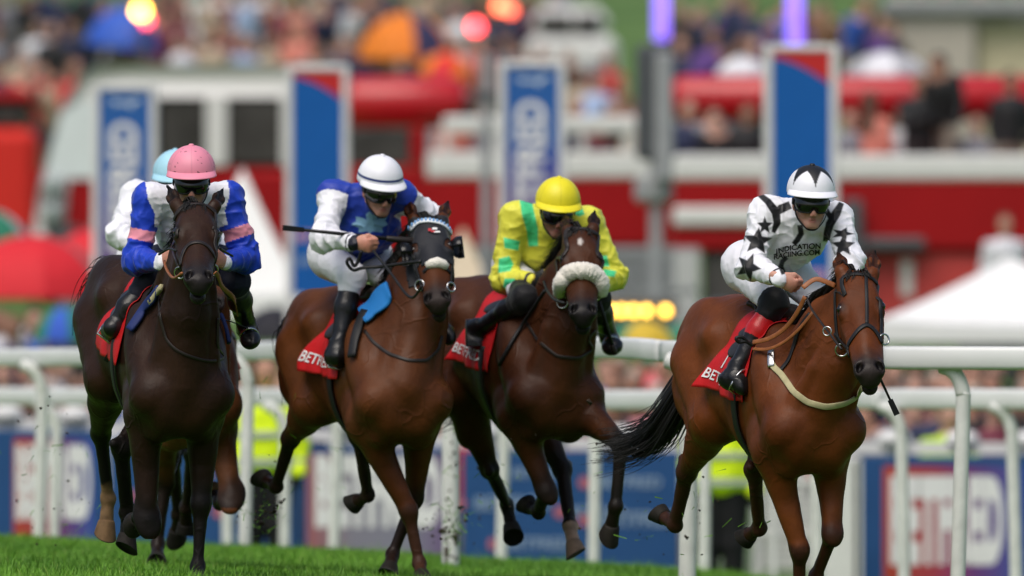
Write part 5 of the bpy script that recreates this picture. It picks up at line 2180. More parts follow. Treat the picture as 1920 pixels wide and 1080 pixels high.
def make_rider(H, sp):
    at = H.at
    hc = at(*sp['head'])
    yw, pt, rl = [math.radians(a) for a in sp['hdir']]     # yaw: + picture right, pitch: + down
    f = nrm(V(math.sin(yw) * math.cos(pt), -math.cos(yw) * math.cos(pt), -math.sin(pt)))
    r = orth(V(math.cos(rl), 0, -math.sin(rl)), f)         # rider's left (picture right)
    u = np.cross(r, f) * -1
    if u[2] < 0:
        u = -u
    HX = np.stack([r, f, u])

    def hh(a, b, c):
        return hc + r * a + f * b + u * c
    pel, nk = at(*sp['pelvis']), at(*sp['neck'])
    shR, shL = at(*sp['shR']), at(*sp['shL'])
    J = {}
    for q, n in ((-1, 'R'), (1, 'L')):
        sh = shR if n == 'R' else shL
        e = sp['el' + n]
        el = reach(e[0], e[1], sh, .285, e[2] > 0)
        w = sp['wr' + n]
        wr = reach(w[0], w[1], el, .25, w[2] > 0)
        h = sp['ha' + n]
        ha = reach(h[0], h[1], wr, .095, h[2] > 0)
        hip = pel + H.L * .10 * q
        kn = sp['kn' + n]
        kn = reach(kn[0], kn[1], hip, .42, kn[2] > 0)
        an = sp['an' + n]
        an = reach(an[0], an[1], kn, .40, an[2] > 0)
        to = sp['to' + n]
        to = reach(to[0], to[1], an, .21, to[2] > 0)
        if q < 0:
            kn, an, to = outside(H, kn, .075, q), outside(H, an, .055, q), outside(H, to, .045, q)
        J[n] = dict(sh=sh, el=el, wr=wr, ha=ha, hip=hip, kn=kn, an=an, to=to, q=q)
    TX = orth(shL - shR, nk - pel)                          # across the shoulders
    TZ = nrm(nk - pel)
    TF = np.cross(TX, TZ)
    base = hc.copy()
    # ---------------- body (one continuous surface)
    s = SDF(.0068)
    s.ell(hh(0, -.015, .035), (.074, .094, .092), HX, .02)
    s.ell(hh(0, .022, -.040), (.058, .066, .072), HX, .03)
    s.ell(hh(0, .066, -.098), (.024, .020, .020), HX, .02)
    for q in (-1, 1):
        s.cone(hh(q * .056, -.005, -.055), hh(q * .018, .066, -.102), .018, .016, .02)
        s.ell(hh(q * .043, .058, -.030), (.022, .018, .018), HX, .02)
        s.ell(hh(q * .030, .082, .022), (.024, .012, .010), HX, .012)
        s.ell(hh(q * .077, -.012, -.012), (.010, .024, .034), HX, .006)
        s.ell(hh(q * .012, .100, -.050), (.009, .012, .008), HX, .006)
        s.ell(hh(q * .030, .090, .000), (.017, .010, .010), HX, .006, True)
    s.cone(hh(0, .084, .008), hh(0, .107, -.042), .009, .0125, .010)
    s.ell(hh(0, .082, -.072), (.023, .012, .006), HX, .006)
    s.ell(hh(0, .081, -.083), (.019, .011, .006), HX, .006)
    s.ell(hh(0, .094, -.0775), (.022, .010, .0018), HX, .003, True)
    s.cone(hh(0, -.03, -.05), nk, .050, .056, .03)
    s.cone(pel, nk - TZ * .13, .085, .090, .05, (TX, 1.2))
    s.cone(shR - TZ * .02, shL - TZ * .02, .045, .045, .04)
    for n in 'RL':
        j = J[n]
        s.cone(j['sh'], j['el'], .046, .038, .03)
        s.cone(j['el'], j['wr'], .038, .026, .02)
        s.cone(pel, j['hip'], .10, .09, .04)
        s.cone(j['hip'], j['kn'], .085, .052, .04)
        s.cone(j['kn'], j['an'], .050, .034, .03)
        s.cone(j['an'], j['an'] * .45 + j['to'] * .55, .026, .016, .02)
        up = sp.get('thumb' + n, (0, 0, 1))
        fist(s, j['wr'], j['ha'] - j['wr'], np.array(up, float), j['q'] * sp.get('flip' + n, 1))
    Pv, Q = s.build(1)
    N = normals(Pv, Q)
    sk = np.array(sp.get('skin', (.50, .26, .19)))
    col = np.tile(sk, (len(Pv), 1)) * (1 + .10 * vnoise(Pv, 30))[:, None]
    lip = 1 - sstep(.6, 1.1, np.sqrt(((Pv - hh(0, .09, -.077)) @ r / .026) ** 2 + ((Pv - hh(0, .09, -.077)) @ u / .014) ** 2 + ((Pv - hh(0, .09, -.077)) @ f / .02) ** 2))
    col = col + (np.array([.36, .11, .10]) - col) * (lip * .75)[:, None]
    for pt_, rad in ((hh(.04, .07, -.035), .035), (hh(-.04, .07, -.035), .035), (hh(0, .11, -.045), .022), (hh(.08, -.01, -.01), .035), (hh(-.08, -.01, -.01), .035)):
        w = 1 - sstep(.3, 1.0, np.linalg.norm(Pv - pt_, axis=1) / rad)
        col = col + (sk * np.array([1.0, .66, .62]) - col) * (w * .55)[:, None]
    st = sstep(-.050, -.075, (Pv - hc) @ u) * ((Pv - hc) @ f > .0) * (np.linalg.norm(Pv - hc, axis=1) < .14)
    col = col * (1 - .18 * (st * (1 - lip)))[:, None]
    for n in 'RL':
        for kx in range(4):
            pass
        w = 1 - sstep(.02, .10, np.linalg.norm(Pv - J[n]['ha'], axis=1))
        col = col + (sk * np.array([1.08, .78, .74]) - col) * (w * .5)[:, None]
        if 'glove' in sp:
            w = np.linalg.norm(Pv - (J[n]['ha'] * .6 + J[n]['wr'] * .4), axis=1) < .115
            col[w] = sp['glove']
            w &= vnoise(Pv, 28) > .30
            col[w] = (.55, .45, .03)
    hair = ((Pv - hc) @ f < .0) & ((Pv - hc) @ u > -.075) & (np.abs((Pv - hc) @ r) < .082) & ~((np.abs((Pv - hc) @ r) > .066) & ((Pv - hc) @ f > -.045) & ((Pv - hc) @ u < .02)) & (np.linalg.norm(Pv - hc, axis=1) < .17)
    col[hair] = sp.get('hair', (.03, .018, .010))
    o = link('person', mesh_np('person', Pv - base, Q, True, np.clip(col, 0, 1)), M_SKIN, None, base)
    tag(o, sp['label'], 'jockey', 'jockeys riding in the race')
    tp = V(*base)

    def addpart(name, P_, Q_, c_, m_):
        return link(name, mesh_np(name, P_ - base, Q_, True, np.clip(c_, 0, 1)), m_, o)
    # ---------------- jacket (silks)
    s = SDF(sp.get('vox', .0056))
    ch = nk - TZ * .13
    s.cone(pel + TZ * .05, ch, .112, .142, .06, (TX, 1.22))
    s.cone(ch, nk - TZ * .02, .142, .075, .05, (TX, 1.15))
    s.cone(shR - TZ * .015, shL - TZ * .015, .070, .070, .06)
    s.cone(nk, hh(0, -.03, -.07), .066, .056, .02)
    for n in 'RL':
        j = J[n]
        sh, el, wr = j['sh'], j['el'], j['wr']
        s.cone(sh, el, .069, .058, .05)
        s.cone(el, wr, .061, .036, .03)
        d = nrm(wr - el)
        s.cone(wr - d * .010, wr + d * .004, .031, .032, .004)
        s.ell(el + (el - (sh + wr) / 2) * .10, .05, None, .03)
    s.ell(hh(0, .015, .03), (.080, .10, .10), HX, .012, True)
    s.cone(hh(0, 0, 0), hh(0, .06, -.10), .072, .048, .012, None, True)
    Pj, Qj = s.build(1)
    N = normals(Pj, Qj)
    # cloth folds: gathered along the sleeves, diagonal across the body
    fold = np.zeros(len(Pj))
    amt = np.full(len(Pj), .0035)
    sleeve = np.zeros(len(Pj))
    para = {}
    for n in 'RL':
        j = J[n]
        d0, t0 = segdist(Pj, j['sh'], j['el'])
        d1, t1 = segdist(Pj, j['el'], j['wr'])
        para[n] = (d0, t0, d1, t1)
    dt, tt = segdist(Pj, pel, ch)
    darm = np.minimum(np.minimum(para['R'][0], para['R'][2]), np.minimum(para['L'][0], para['L'][2]))
    wv = vnoise(Pj, 7, 3.3)
    for n in 'RL':
        d0, t0, d1, t1 = para[n]
        isarm = np.minimum(d0, d1) <= darm + 1e-6
        ph = np.where(d0 < d1, t0 * 5, 5 + t1 * 6) + 1.6 * wv + 1.2 * vnoise(Pj, 13)
        close = 1 - sstep(.03, .16, np.abs(np.where(d0 < d1, 1 - t0, t1)) * .27)
        fold += isarm * (1 - np.abs(np.sin(ph * 1.7))) * (.005 + .010 * close)
    fold += (1 - np.abs(vnoise(Pj, 8, 9.1))) ** 3 * .008 + (1 - np.abs(vnoise(Pj, 15, 4.0))) ** 4 * .007 + (1 - np.abs(vnoise(Pj, 29, 2.0))) ** 3 * .003
    Pj = Pj + N * (fold - .006)[:, None]
    Pj = laplace(Pj, Qj, .2)
    N = normals(Pj, Qj)
    col = sp['silks'](Pj, N, para, tt, dt, J, dict(pel=pel, nk=nk, ch=ch, TX=TX, TZ=TZ, TF=TF, hc=hc))
    jk = addpart('jacket', Pj, Qj, col, M_SILK)
    jb = bvh_of(Pj, Qj)
    # ---------------- breeches
    s = SDF(.0065)
    s.cone(pel - TZ * .03, pel + TZ * .09, .125, .118, .04, (TX, 1.22))
    for n in 'RL':
        j = J[n]
        s.cone(pel - TZ * .02, j['hip'], .125, .115, .05)
        s.cone(j['hip'], j['kn'], .105, .062, .04)
        d = nrm(j['an'] - j['kn'])
        s.cone(j['kn'], j['kn'] + d * .07, .066, .056, .03)
    Pb, Qb = s.build(1)
    N = normals(Pb, Qb)
    Pb = Pb + N * ((1 - np.abs(vnoise(Pb, 9, 2.0))) ** 3 * .008 + (1 - np.abs(vnoise(Pb, 19, 7.0))) ** 3 * .003)[:, None]
    col = np.tile(np.array(sp.get('breeches', (.74, .74, .80))), (len(Pb), 1))
    if 'kneecol' in sp:
        for n in 'RL':
            d, t = segdist(Pb, J[n]['hip'], J[n]['kn'])
            d2, t2 = segdist(Pb, J[n]['kn'], J[n]['an'])
            col[(d2 < d + .004) | (t > sp.get('kneet', .93))] = sp['kneecol']
    if 'bpaint' in sp:
        for poly, c in sp['bpaint']:
            paint(col, Pb, N, poly, c)
    addpart('breeches', Pb, Qb, col, M_BREE)
    # ---------------- boots
    for n in 'RL':
        j = J[n]
        kn, an, to = j['kn'], j['an'], j['to']
        d = nrm(an - kn)
        fd = nrm(to - an)
        s = SDF(.0055)
        t0 = kn + d * sp.get('boottop', .08)
        s.cone(t0, kn + d * .16, .055, .057, .02)
        s.cone(kn + d * .16, an - d * .03, .057, .041, .03)
        s.cone(an - d * .03, an + d * .035, .040, .042, .03)
        bk = orth(-fd, d)
        s.ell(an + d * .045 + bk * .025, (.042, .040, .036), None, .03)
        s.cone(an + d * .04, to - fd * .05, .040, .036, .03)
        s.ell(to - fd * .055 , (.075, .042, .033), np.stack([fd, np.cross(fd, d), d if abs(fd @ d) < .5 else np.cross(fd, np.cross(d, fd))]), .02)
        s.ell(t0 - d * .06, .06, None, .004, True)
        Pt, Qt = s.build(1)
        N = normals(Pt, Qt)
        dk, tk = segdist(Pt, kn, an)
        wr_ = (1 - np.abs(vnoise(Pt, 14, n == 'R'))) ** 3 * .005 * sstep(.35, .95, tk)
        Pt = Pt + N * wr_[:, None]
        col = np.tile(np.array(sp.get('boot', (.008, .008, .009))), (len(Pt), 1))
        if 'cuff' in sp:
            col[(tk < .50)] = sp['cuff']
        elif 'bootmid' in sp:
            col[(tk < .4)] = sp['bootmid']
        addpart('boot', Pt, Qt, col, M_BOOT)
    # ---------------- helmet with silk cover
    nth, nph = 120, 44
    vs, cs = [], []
    tilt = u * 1.0
    cen = hh(0, -.012, .060)
    RX, RY, RZ = sp.get('hsize', (.117, .132, .122))
    for i in range(nph + 1):
        ph = math.pi / 2 * i / nph                 # 0 = top
        for jx in range(nth):
            th = 2 * math.pi * jx / nth            # 0 = front
            x, y, z = math.sin(ph) * math.sin(th), math.sin(ph) * math.cos(th), math.cos(ph)
            p = cen + r * x * RX + f * y * RY + u * (z * RZ - .016 * (1 - z) * 0)
            vs.append(p)
    fs = []
    for i in range(nph):
        for jx in range(nth):
            fs.append((i * nth + jx, i * nth + (jx + 1) % nth, (i + 1) * nth + (jx + 1) % nth, (i + 1) * nth + jx))
    # rolled lower rim and inside
    n0 = len(vs)
    rim = nph * nth
    for rr, dz in ((1.0, -.012), (.97, -.018), (.90, -.012), (.88, .02)):
        for jx in range(nth):
            th = 2 * math.pi * jx / nth
            vs.append(cen + r * math.sin(th) * RX * rr + f * math.cos(th) * RY * rr + u * dz)
    for kx in range(4):
        a0 = rim if kx == 0 else n0 + (kx - 1) * nth
        b0 = n0 + kx * nth
        for jx in range(nth):
            fs.append((a0 + jx, a0 + (jx + 1) % nth, b0 + (jx + 1) % nth, b0 + jx))
    vs = np.array(vs)
    fold = vnoise(vs, 16, 1.7) * .0015
    vs = vs + (vs - cen) * fold[:, None] / .12
    lat_ = np.array([math.asin(max(-1, min(1, ((p - cen) @ u) / RZ))) for p in vs])
    lon_ = np.array([math.atan2((p - cen) @ r / RX, (p - cen) @ f / RY) for p in vs])
    hel = link('helmet', mesh_np('helmet', vs - base, np.array(fs), True, sp['cap'](lat_, lon_, vs)), M_CAP, o)
    mb = MB()
    # soft visor
    ns = 26
    vv, ff = [], []
    for kx, (ext, dz) in enumerate(((0, .012), (.02, .004), (.042, -.008), (.046, -.013), (.042, -.014), (.0, -.006))):
        for jx in range(ns + 1):
            th = (jx / ns - .5) * math.radians(150)
            e = ext * max(0, math.cos(th * 1.15)) ** .6
            vv.append(cen + r * math.sin(th) * (RX + e * .8 + .001) + f * math.cos(th) * (RY + e + .001) + u * (dz - .006))
    for kx in range(5):
        for jx in range(ns):
            a = kx * (ns + 1) + jx
            ff.append((a, a + 1, a + ns + 2, a + ns + 1))
    mb.add(vv, ff)
    vc = np.array(sp.get('visor', sp['capcol']))
    pk = mb.build('visor', M_CAP, None, tuple(base), True, lambda q_: np.tile(vc, (len(q_), 1)))
    pk.location = (0, 0, 0)
    pk.parent = hel
    mb = MB()
    mb.lathe(cen + u * (RZ - .002), [(.001, .010), (.010, .009), (.014, .004), (.015, -.004)][::-1], 14, HX[[0, 1, 2]])
    bt = mb.build('cap_button', M_CAP, None, tuple(base), True, lambda q_: np.tile(np.array(sp.get('button', sp['capcol'])), (len(q_), 1)))
    bt.location = (0, 0, 0)
    bt.parent = hel
    # ---------------- goggles
    mb = MB()
    na, nz = 22, 7
    vv, ff = [], []
    for kx in range(nz + 1):
        zz = .032 - .066 * kx / nz
        for jx in range(na + 1):
            th = (jx / na - .5) * math.radians(168)
            low = -.010 * (1 - (abs(th) / 1.46) ** 2) if kx < 2 else 0
            bow = .018 * math.exp(-(th / .16) ** 2) * sstep(.4, 1.0, kx / nz) + .012 * sstep(.75, 1.45, abs(th)) * sstep(.3, 1.0, kx / nz)
            bulge = .010 * math.sin(math.pi * kx / nz)
            vv.append(hh(math.sin(th) * (.083 + bulge * .5), .006 + math.cos(th) * (.102 + bulge), zz + bow - .004))
    for kx in range(nz):
        for jx in range(na):
            a = kx * (na + 1) + jx
            ff.append((a, a + 1, a + na + 2, a + na + 1))
    mb.add(vv, ff)
    gg = child(o, 'goggles', mb, M_LENS, True)
    mb = MB()
    mb.tube([vv[jx] for jx in range(na + 1)], .0055, 6)
    mb.tube([vv[nz * (na + 1) + jx] for jx in range(na + 1)], .004, 6)
    fr = mb.build('goggle_frame', M_BLACK, None, tuple(base), True)
    fr.location = (0, 0, 0)
    fr.parent = gg
    mb = MB()
    sp_pts, sp_n = [], []
    for th in np.linspace(math.radians(78), math.radians(282), 22):
        sp_pts.append(hh(math.sin(th) * .088, .004 + math.cos(th) * .108, .004))
        sp_n.append(nrm(r * math.sin(th) + f * math.cos(th)))
    mb.ribbon(sp_pts, sp_n, .026, .003)
    child(o, 'goggle_strap', mb, M_BLACK, True)
    mb = MB()
    cp = [hh(-.080, .012, .03), hh(-.070, .030, -.06), hh(-.030, .066, -.112), hh(0, .070, -.123), hh(.030, .066, -.112), hh(.070, .030, -.06), hh(.080, .012, .03)]
    cp = spline(cp, 5)
    mb.ribbon(cp, [nrm(p - hh(0, 0, -.03)) for p in cp], .012, .003)
    child(o, 'chin_strap', mb, M_BLACK, True)
    R = Horse()
    R.o, R.J, R.jb, R.hh, R.base, R.jk, R.pel, R.nk = o, J, jb, hh, base, jk, pel, nk
    return R


def decal(parent, name, bvh, pts2, faces, m, off=.003):
    """flat print: every vertex laid on the surface; faces that miss it are dropped"""
    vs, ok = [], []
    for (px, py) in pts2:
        h = cast(bvh, px, py)
        if h is None:
            vs.append((0, 0, 0))
            ok.append(False)
        else:
            vs.append(tuple(h[0] + h[1] * off * .4 - ray(px, py) * off))
            ok.append(True)
    fs = [f_ for f_ in faces if all(ok[i] for i in f_)]
    mb = MB()
    mb.add(vs, fs)
    b = parent_loc(parent)
    o = mb.build(name, m, None, tuple(b))
    o.location = (0, 0, 0)
    o.parent = parent
    return o


def text2d(txt, cx, cy, h, sx=1.0, rot=0.0, bold=.015, curve=0.0, spacing=1.0):
    v, f_ = text_mesh(txt, 1.0, bold, 0, spacing)
    cap = .7
    k = h / cap
    a = math.radians(rot)
    out = []
    for p in v:
        x, y = p[0] * k * sx, -p[1] * k
        y += curve * (x / (h * 4)) ** 2
        out.append((cx + x * math.cos(a) - y * math.sin(a), cy + x * math.sin(a) + y * math.cos(a)))
    return out, f_


# ---- silks
def silks_star(P, N, para, tt, dt, J, G):
    c = np.tile(WHT, (len(P), 1))
    K = (.012, .012, .014)
    paint(c, P, N, stroke_poly([(1500, 422), (1502, 438), (1495, 450), (1488, 458)], [10, 11, 11, 9]), K)
    paint(c, P, N, stroke_poly([(1475, 482), (1467, 490), (1464, 500), (1470, 514)], [9, 9, 10, 10]), K)
    paint(c, P, N, stroke_poly([(1421, 362), (1440, 378), (1455, 398), (1457, 418), (1450, 436)], [9, 13, 17, 14, 7]), K)
    paint(c, P, N, stroke_poly([(1450, 402), (1464, 392), (1482, 384)], [10, 17, 15]), K)
    paint(c, P, N, stroke_poly([(1578, 380), (1568, 400), (1556, 420), (1551, 438), (1549, 453)], [10, 17, 16, 14, 12]), K)
    paint(c, P, N, stroke_poly([(1546, 390), (1556, 405), (1560, 415)], [10, 10, 8]), K)
    paint(c, P, N, star_poly(1420, 452, 29, 6, 1.0, .92), K)
    paint(c, P, N, star_poly(1434, 423, 17, 0, .9, 1.0), K)
    paint(c, P, N, star_poly(1403, 501, 29, 24, .85, 1.0), K)
    paint(c, P, N, star_poly(1581, 461, 25, 0, .95, .85), K)
    paint(c, P, N, star_poly(1580, 438, 21, 20, 1.1, .6), K)
    paint(c, P, N, star_poly(1390, 435, 18, 0, .7, 1.2), K)
    for n in 'RL':
        d0, t0, d1, t1 = para[n]
        m = (d1 < .07) & (t1 > .86) & (t1 < .93) & (d1 < d0)
        c[m] = K
    return c


def silks_blue_pink(P, N, para, tt, dt, J, G):
    c = np.tile(WHT, (len(P), 1))
    blue, pink = np.array([.012, .050, .50]), np.array([.78, .28, .36])
    for n in 'RL':
        d0, t0, d1, t1 = para[n]
        q = J[n]['q']
        lat = ((P - J[n]['sh']) @ G['TX']) * q
        on = (np.minimum(d0, d1) < .11) & ((lat > .010 - .035 * np.clip(t0 * 5, 0, 1) + .03 * t0) | (t0 > .42) & (np.minimum(d0, d1) < .085))
        c[on] = blue
        c[on & (t0 > .50) & (t0 < .68) & (d0 < d1 + .03)] = pink
        c[(d1 < .06) & (t1 > .95)] = WHT
    return c


def silks_leaf(P, N, para, tt, dt, J, G):
    blue = np.array([.016, .045, .36])
    c = np.tile(blue, (len(P), 1))
    for n in 'RL':
        d0, t0, d1, t1 = para[n]
        q = J[n]['q']
        on = ((np.minimum(d0, d1) < .11) & ((t0 > .10) | (d1 < d0)) & (((P - J[n]['sh']) @ G['TX']) * q > -.055 + 0 * t0))
        on |= (d1 < d0) & (d1 < .08) & (t1 > .1)
        c[on] = WHT
        c[(d1 < .07) & (t1 > .84) & (t1 < .88)] = (.012, .014, .03)
        c[(d1 < .07) & (t1 > .93)] = (.010, .010, .02)
    leaf = [(693, 396), (699, 403), (709, 401), (707, 412), (716, 405), (727, 404), (722, 414), (727, 421), (716, 427), (718, 436), (697, 434),
            (692, 441), (690, 434), (672, 436), (673, 427), (658, 421), (668, 415), (667, 406), (679, 408), (687, 412), (686, 402)]
    paint(c, P, N, leaf, (.22, .42, .60))
    return c


def silks_green(P, N, para, tt, dt, J, G):
    ye, gr = np.array([.72, .70, .065]), np.array([.07, .66, .28])
    c = np.tile(ye, (len(P), 1))
    paint(c, P, N, stroke_poly([(985, 372), (990, 400), (998, 430), (1000, 462)], [22, 24, 22, 18]), gr)
    for n in 'RL':
        d0, t0, d1, t1 = para[n]
        c[(d1 < .06) & (t1 > .90) & (t1 < .97)] = (.02, .02, .02)
    paint(c, P, N, [(1078, 388), (1090, 385), (1096, 402), (1086, 406), (1078, 402)], gr)
    paint(c, P, N, [(1125, 480), (1138, 478), (1143, 500), (1130, 500)], gr)
    paint(c, P, N, [(1132, 504), (1156, 508), (1152, 520), (1130, 516)], gr)
    paint(c, P, N, [(944, 445), (975, 452), (972, 470), (946, 465)], gr)
    paint(c, P, N, [(935, 485), (955, 480), (963, 495), (957, 508), (934, 512)], gr)
    paint(c, P, N, [(946, 522), (965, 522), (972, 538), (955, 545), (943, 538)], gr)
    return c


def silks_navy(P, N, para, tt, dt, J, G):
    c = np.tile(WHT, (len(P), 1))
    c[(tt > .80) & (dt < .25)] = (.012, .018, .07)
    for n in 'RL':
        d0, t0, d1, t1 = para[n]
        c[(np.minimum(d0, d1) < .11) & ((t0 > .10) | (d1 < d0))] = WHT
    return c


def cap_plain(col, spots=None):
    col = np.array(col)

    def fn(la, lo, vs):
        c = np.tile(col, (len(vs), 1))
        if spots is not None:
            m = vnoise(vs, 70, 3.0) > .80
            c[m] = spots
        seam = (np.abs(((lo / (math.pi / 3)) + .5) % 1 - .5) < .012) & (la < 1.45)
        c[seam] *= .86
        return c
    return fn


def cap_star(la, lo, vs):
    c = np.tile(WHT, (len(vs), 1))
    t = np.abs(((lo - .0) / (math.pi / 3) + .5) % 1 - .5) * 2          # 0 on a point, 1 between
    be = math.pi / 6
    ph = t * be
    edge = .84 * .40 * math.sin(be) / (.84 * np.sin(ph) + .40 * np.sin(be - ph))
    w = sstep(-.025, .025, edge - (1 - la / (math.pi / 2)))[:, None]
    c = c * (1 - w) + np.array([.012, .012, .014]) * w
    return c


def cap_band(la, lo, vs):
    c = np.tile(WHT, (len(vs), 1))
    c[(la > .12) & (la < .22)] = (.012, .03, .16)
    return c


RIDERS = [
    dict(label='jockey in white silks with black stars and a white and black star cap',
         head=(1520, 380, -.30), hdir=(8, 8, 3), pelvis=(1436, 500, -.86), neck=(1503, 408, -.44), shR=(1435, 398, -.50), shL=(1571, 409, -.42),
         elR=(1407, 498, 1), wrR=(1462, 523, 1), haR=(1496, 540, 1), elL=(1594, 490, 1), wrL=(1590, 556, 1), haL=(1604, 580, 1), vox=.0044,
         knR=(1452, 566, 1), anR=(1378, 700, -1), toR=(1392, 732, 1), knL=(1545, 575, 1), anL=(1560, 690, -1), toL=(1572, 730, 1),
         silks=silks_star, cap=cap_star, capcol=WHT, button=(.012, .012, .014), kneecol=(.008, .008, .009), kneet=.955, cuff=(.50, .012, .014),
         skin=(.52, .27, .20), thumbR=(.25, -.35, 1)),
    dict(label='jockey in white silks with blue pink-banded sleeves and a pink cap',
         head=(359, 343, -.28), hdir=(2, 10, 0), pelvis=(352, 470, -.86), neck=(354, 388, -.46), shR=(279, 374, -.46), shL=(425, 369, -.46),
         elR=(256, 487, 1), wrR=(303, 492, 1), haR=(322, 482, 1), elL=(462, 482, 1), wrL=(420, 492, 1), haL=(405, 484, 1),
         knR=(279, 530, 1), anR=(222, 602, -1), toR=(200, 632, 1), knL=(442, 530, 1), anL=(462, 612, -1), toL=(472, 645, 1),
         silks=silks_blue_pink, cap=cap_plain((.78, .27, .37), (.16, .06, .07)), capcol=(.78, .27, .37), kneecol=(.008, .010, .022), kneet=.35, bootmid=(.012, .012, .014),
         skin=(.48, .25, .18)),
    dict(label='jockey in blue silks with white sleeves, pale leaf emblem and a white cap',
         head=(712, 357, -.30), hdir=(20, 18, 6), pelvis=(655, 478, -.84), neck=(700, 390, -.44), shR=(626, 365, -.50), shL=(753, 366, -.40),
         elR=(608, 445, 1), wrR=(668, 456, 1), haR=(698, 462, 1), elL=(812, 412, -1), wrL=(826, 462, 1), haL=(820, 488, 1),
         knR=(660, 520, 1), anR=(634, 655, -1), toR=(628, 684, 1), knL=(745, 540, 1), anL=(818, 605, -1), toL=(840, 632, 1),
         silks=silks_leaf, cap=cap_band, capcol=WHT, boottop=.045, kneet=2,
         skin=(.50, .25, .18), thumbR=(.1, -.3, 1)),
    dict(label='jockey in yellow silks with green patches and a plain yellow cap',
         head=(1045, 398, -.28), hdir=(6, 16, 4), pelvis=(1000, 500, -.84), neck=(1036, 430, -.44), shR=(966, 406, -.50), shL=(1103, 416, -.40),
         elR=(945, 522, 1), wrR=(1000, 526, 1), haR=(1022, 524, 1), elL=(1152, 518, 1), wrL=(1120, 540, 1), haL=(1104, 546, 1),
         knR=(985, 560, 1), anR=(910, 610, -1), toR=(892, 638, 1), knL=(1118, 560, 1), anL=(1142, 630, -1), toL=(1150, 655, 1),
         silks=silks_green, cap=cap_plain((.78, .68, .02)), capcol=(.78, .68, .02), kneecol=(.010, .010, .012), kneet=.88, glove=(.012, .012, .012),
         skin=(.40, .19, .13)),
    dict(label='jockey in white and navy with a pale blue cap, hidden behind the pink cap',
         head=(329, 346, -.30), hdir=(0, 12, 0), pelvis=(300, 480, -.86), neck=(322, 376, -.46), shR=(256, 366, -.46), shL=(388, 376, -.46),
         elR=(224, 440, 1), wrR=(280, 472, 1), haR=(300, 472, 1), elL=(405, 450, 1), wrL=(390, 480, 1), haL=(380, 480, 1),
         knR=(290, 530, 1), anR=(262, 600, -1), toR=(262, 630, 1), knL=(395, 530, 1), anL=(408, 600, -1), toL=(412, 630, 1),
         silks=silks_navy, cap=cap_plain((.38, .66, .80)), capcol=(.38, .66, .80)),
]
RD = [make_rider(h_, s_) for h_, s_ in zip(HS, RIDERS)]
R4, R1, R2, R3_, R5 = RD
# ------------------------------------------------------------------ tack
M_CLOTH = mat('red_saddle_cloth', color=(.50, .008, .010), rough=.55, var=.12, vscale=10, bump=.004, bscale=16)
M_PADB = mat('blue_pad', color=(.02, .22, .62), rough=.6, var=.12)
M_PADN = mat('navy_pad', color=(.012, .025, .12), rough=.7, var=.2)
M_KHAKI = mat('khaki_webbing', color=(.42, .38, .22), rough=.8, var=.2, vscale=30)
M_FLEECE = mat('white_fleece', color=(.76, .72, .64), rough=.95, var=.06, vscale=30, bump=.006, bscale=90, sheen=.6)
M_HOOD = mat('hood_fabric', color=(.012, .013, .018), rough=.62, var=.25, vscale=12, bump=.002, bscale=40, sheen=.1)
M_CUP = mat('blinker_cup', color=(.006, .006, .007), rough=.22, var=.1)
M_BEADW = mat('white_bead', color=(.72, .76, .80), rough=.4, var=.05)
M_BEADB = mat('blue_bead', color=(.18, .38, .70), rough=.4, var=.05)


def front(px, py, bv, off, fb=None):
    d = ray(px, py)
    best = None
    for b in bv:
        h = b.ray_cast(Vector(CAMO), Vector(d))
        if h[0] is not None and (best is None or h[3] < best[0]):
            best = (h[3], V(*h[1]))
    if best is None:
        return (fb, V(0, -1, 0)) if fb is not None else None
    return CAMO + d * (best[0] - off), best[1]


def strap(parent, name, bv, pix, width, thick, m, near, off=.002, step=5):
    pts, nn_ = [], []
    for p in dense([tuple(q) for q in pix], step):
        h = cast(bv, p[0], p[1], near)
        pts.append(h[0] + h[1] * off)
        nn_.append(h[1])
    pts, nn_ = np.array(pts), np.array(nn_)
    for _ in range(2):
        pts[1:-1] = .25 * pts[:-2] + .5 * pts[1:-1] + .25 * pts[2:]
        nn_[1:-1] = .25 * nn_[:-2] + .5 * nn_[1:-1] + .25 * nn_[2:]
    mb = MB()
    mb.ribbon(list(pts), list(nn_), width, thick)
    return child(parent, name, mb, m, True)


def rein(parent, name, H, R, pts, r, m, off=.012, flat=None):
    """pts: image points with optional explicit body coordinate u"""
    P3, N3 = [], []
    raw = spline([V(p[0], p[1], p[2] if len(p) > 2 else 0) for p in pts], 6)
    for p in raw:
        fb = H.at(p[0], p[1], p[2])
        h = front(p[0], p[1], [H.bvh] + ([R.jb] if R else []), off, fb)
        # the strap hangs at its own depth unless the body is in the way
        d = ray(p[0], p[1])
        q = h[0] if (h[0] - CAMO) @ d < (fb - CAMO) @ d else fb
        P3.append(q)
        N3.append(V(-.3, -1, .3))
    P3 = np.array(P3)
    for _ in range(3):
        P3[1:-1] = .25 * P3[:-2] + .5 * P3[1:-1] + .25 * P3[2:]
    mb = MB()
    if flat:
        mb.ribbon(list(P3), [nrm(n) for n in N3], flat, r)
    else:
        mb.tube(list(P3), r, 7)
    return child(parent, name, mb, m, True)


def ring(parent, name, c, n, R_, r, m, sq=1.0):
    n = nrm(n)
    a = orth(V(0, 0, 1), n)
    b = np.cross(n, a)
    mb = MB()
    mb.tube([c + (a * math.cos(t) + b * math.sin(t) * sq) * R_ for t in np.linspace(0, 2 * math.pi, 21)[:-1]], r, 7, closed=True)
    return child(parent, name, mb, m, True)


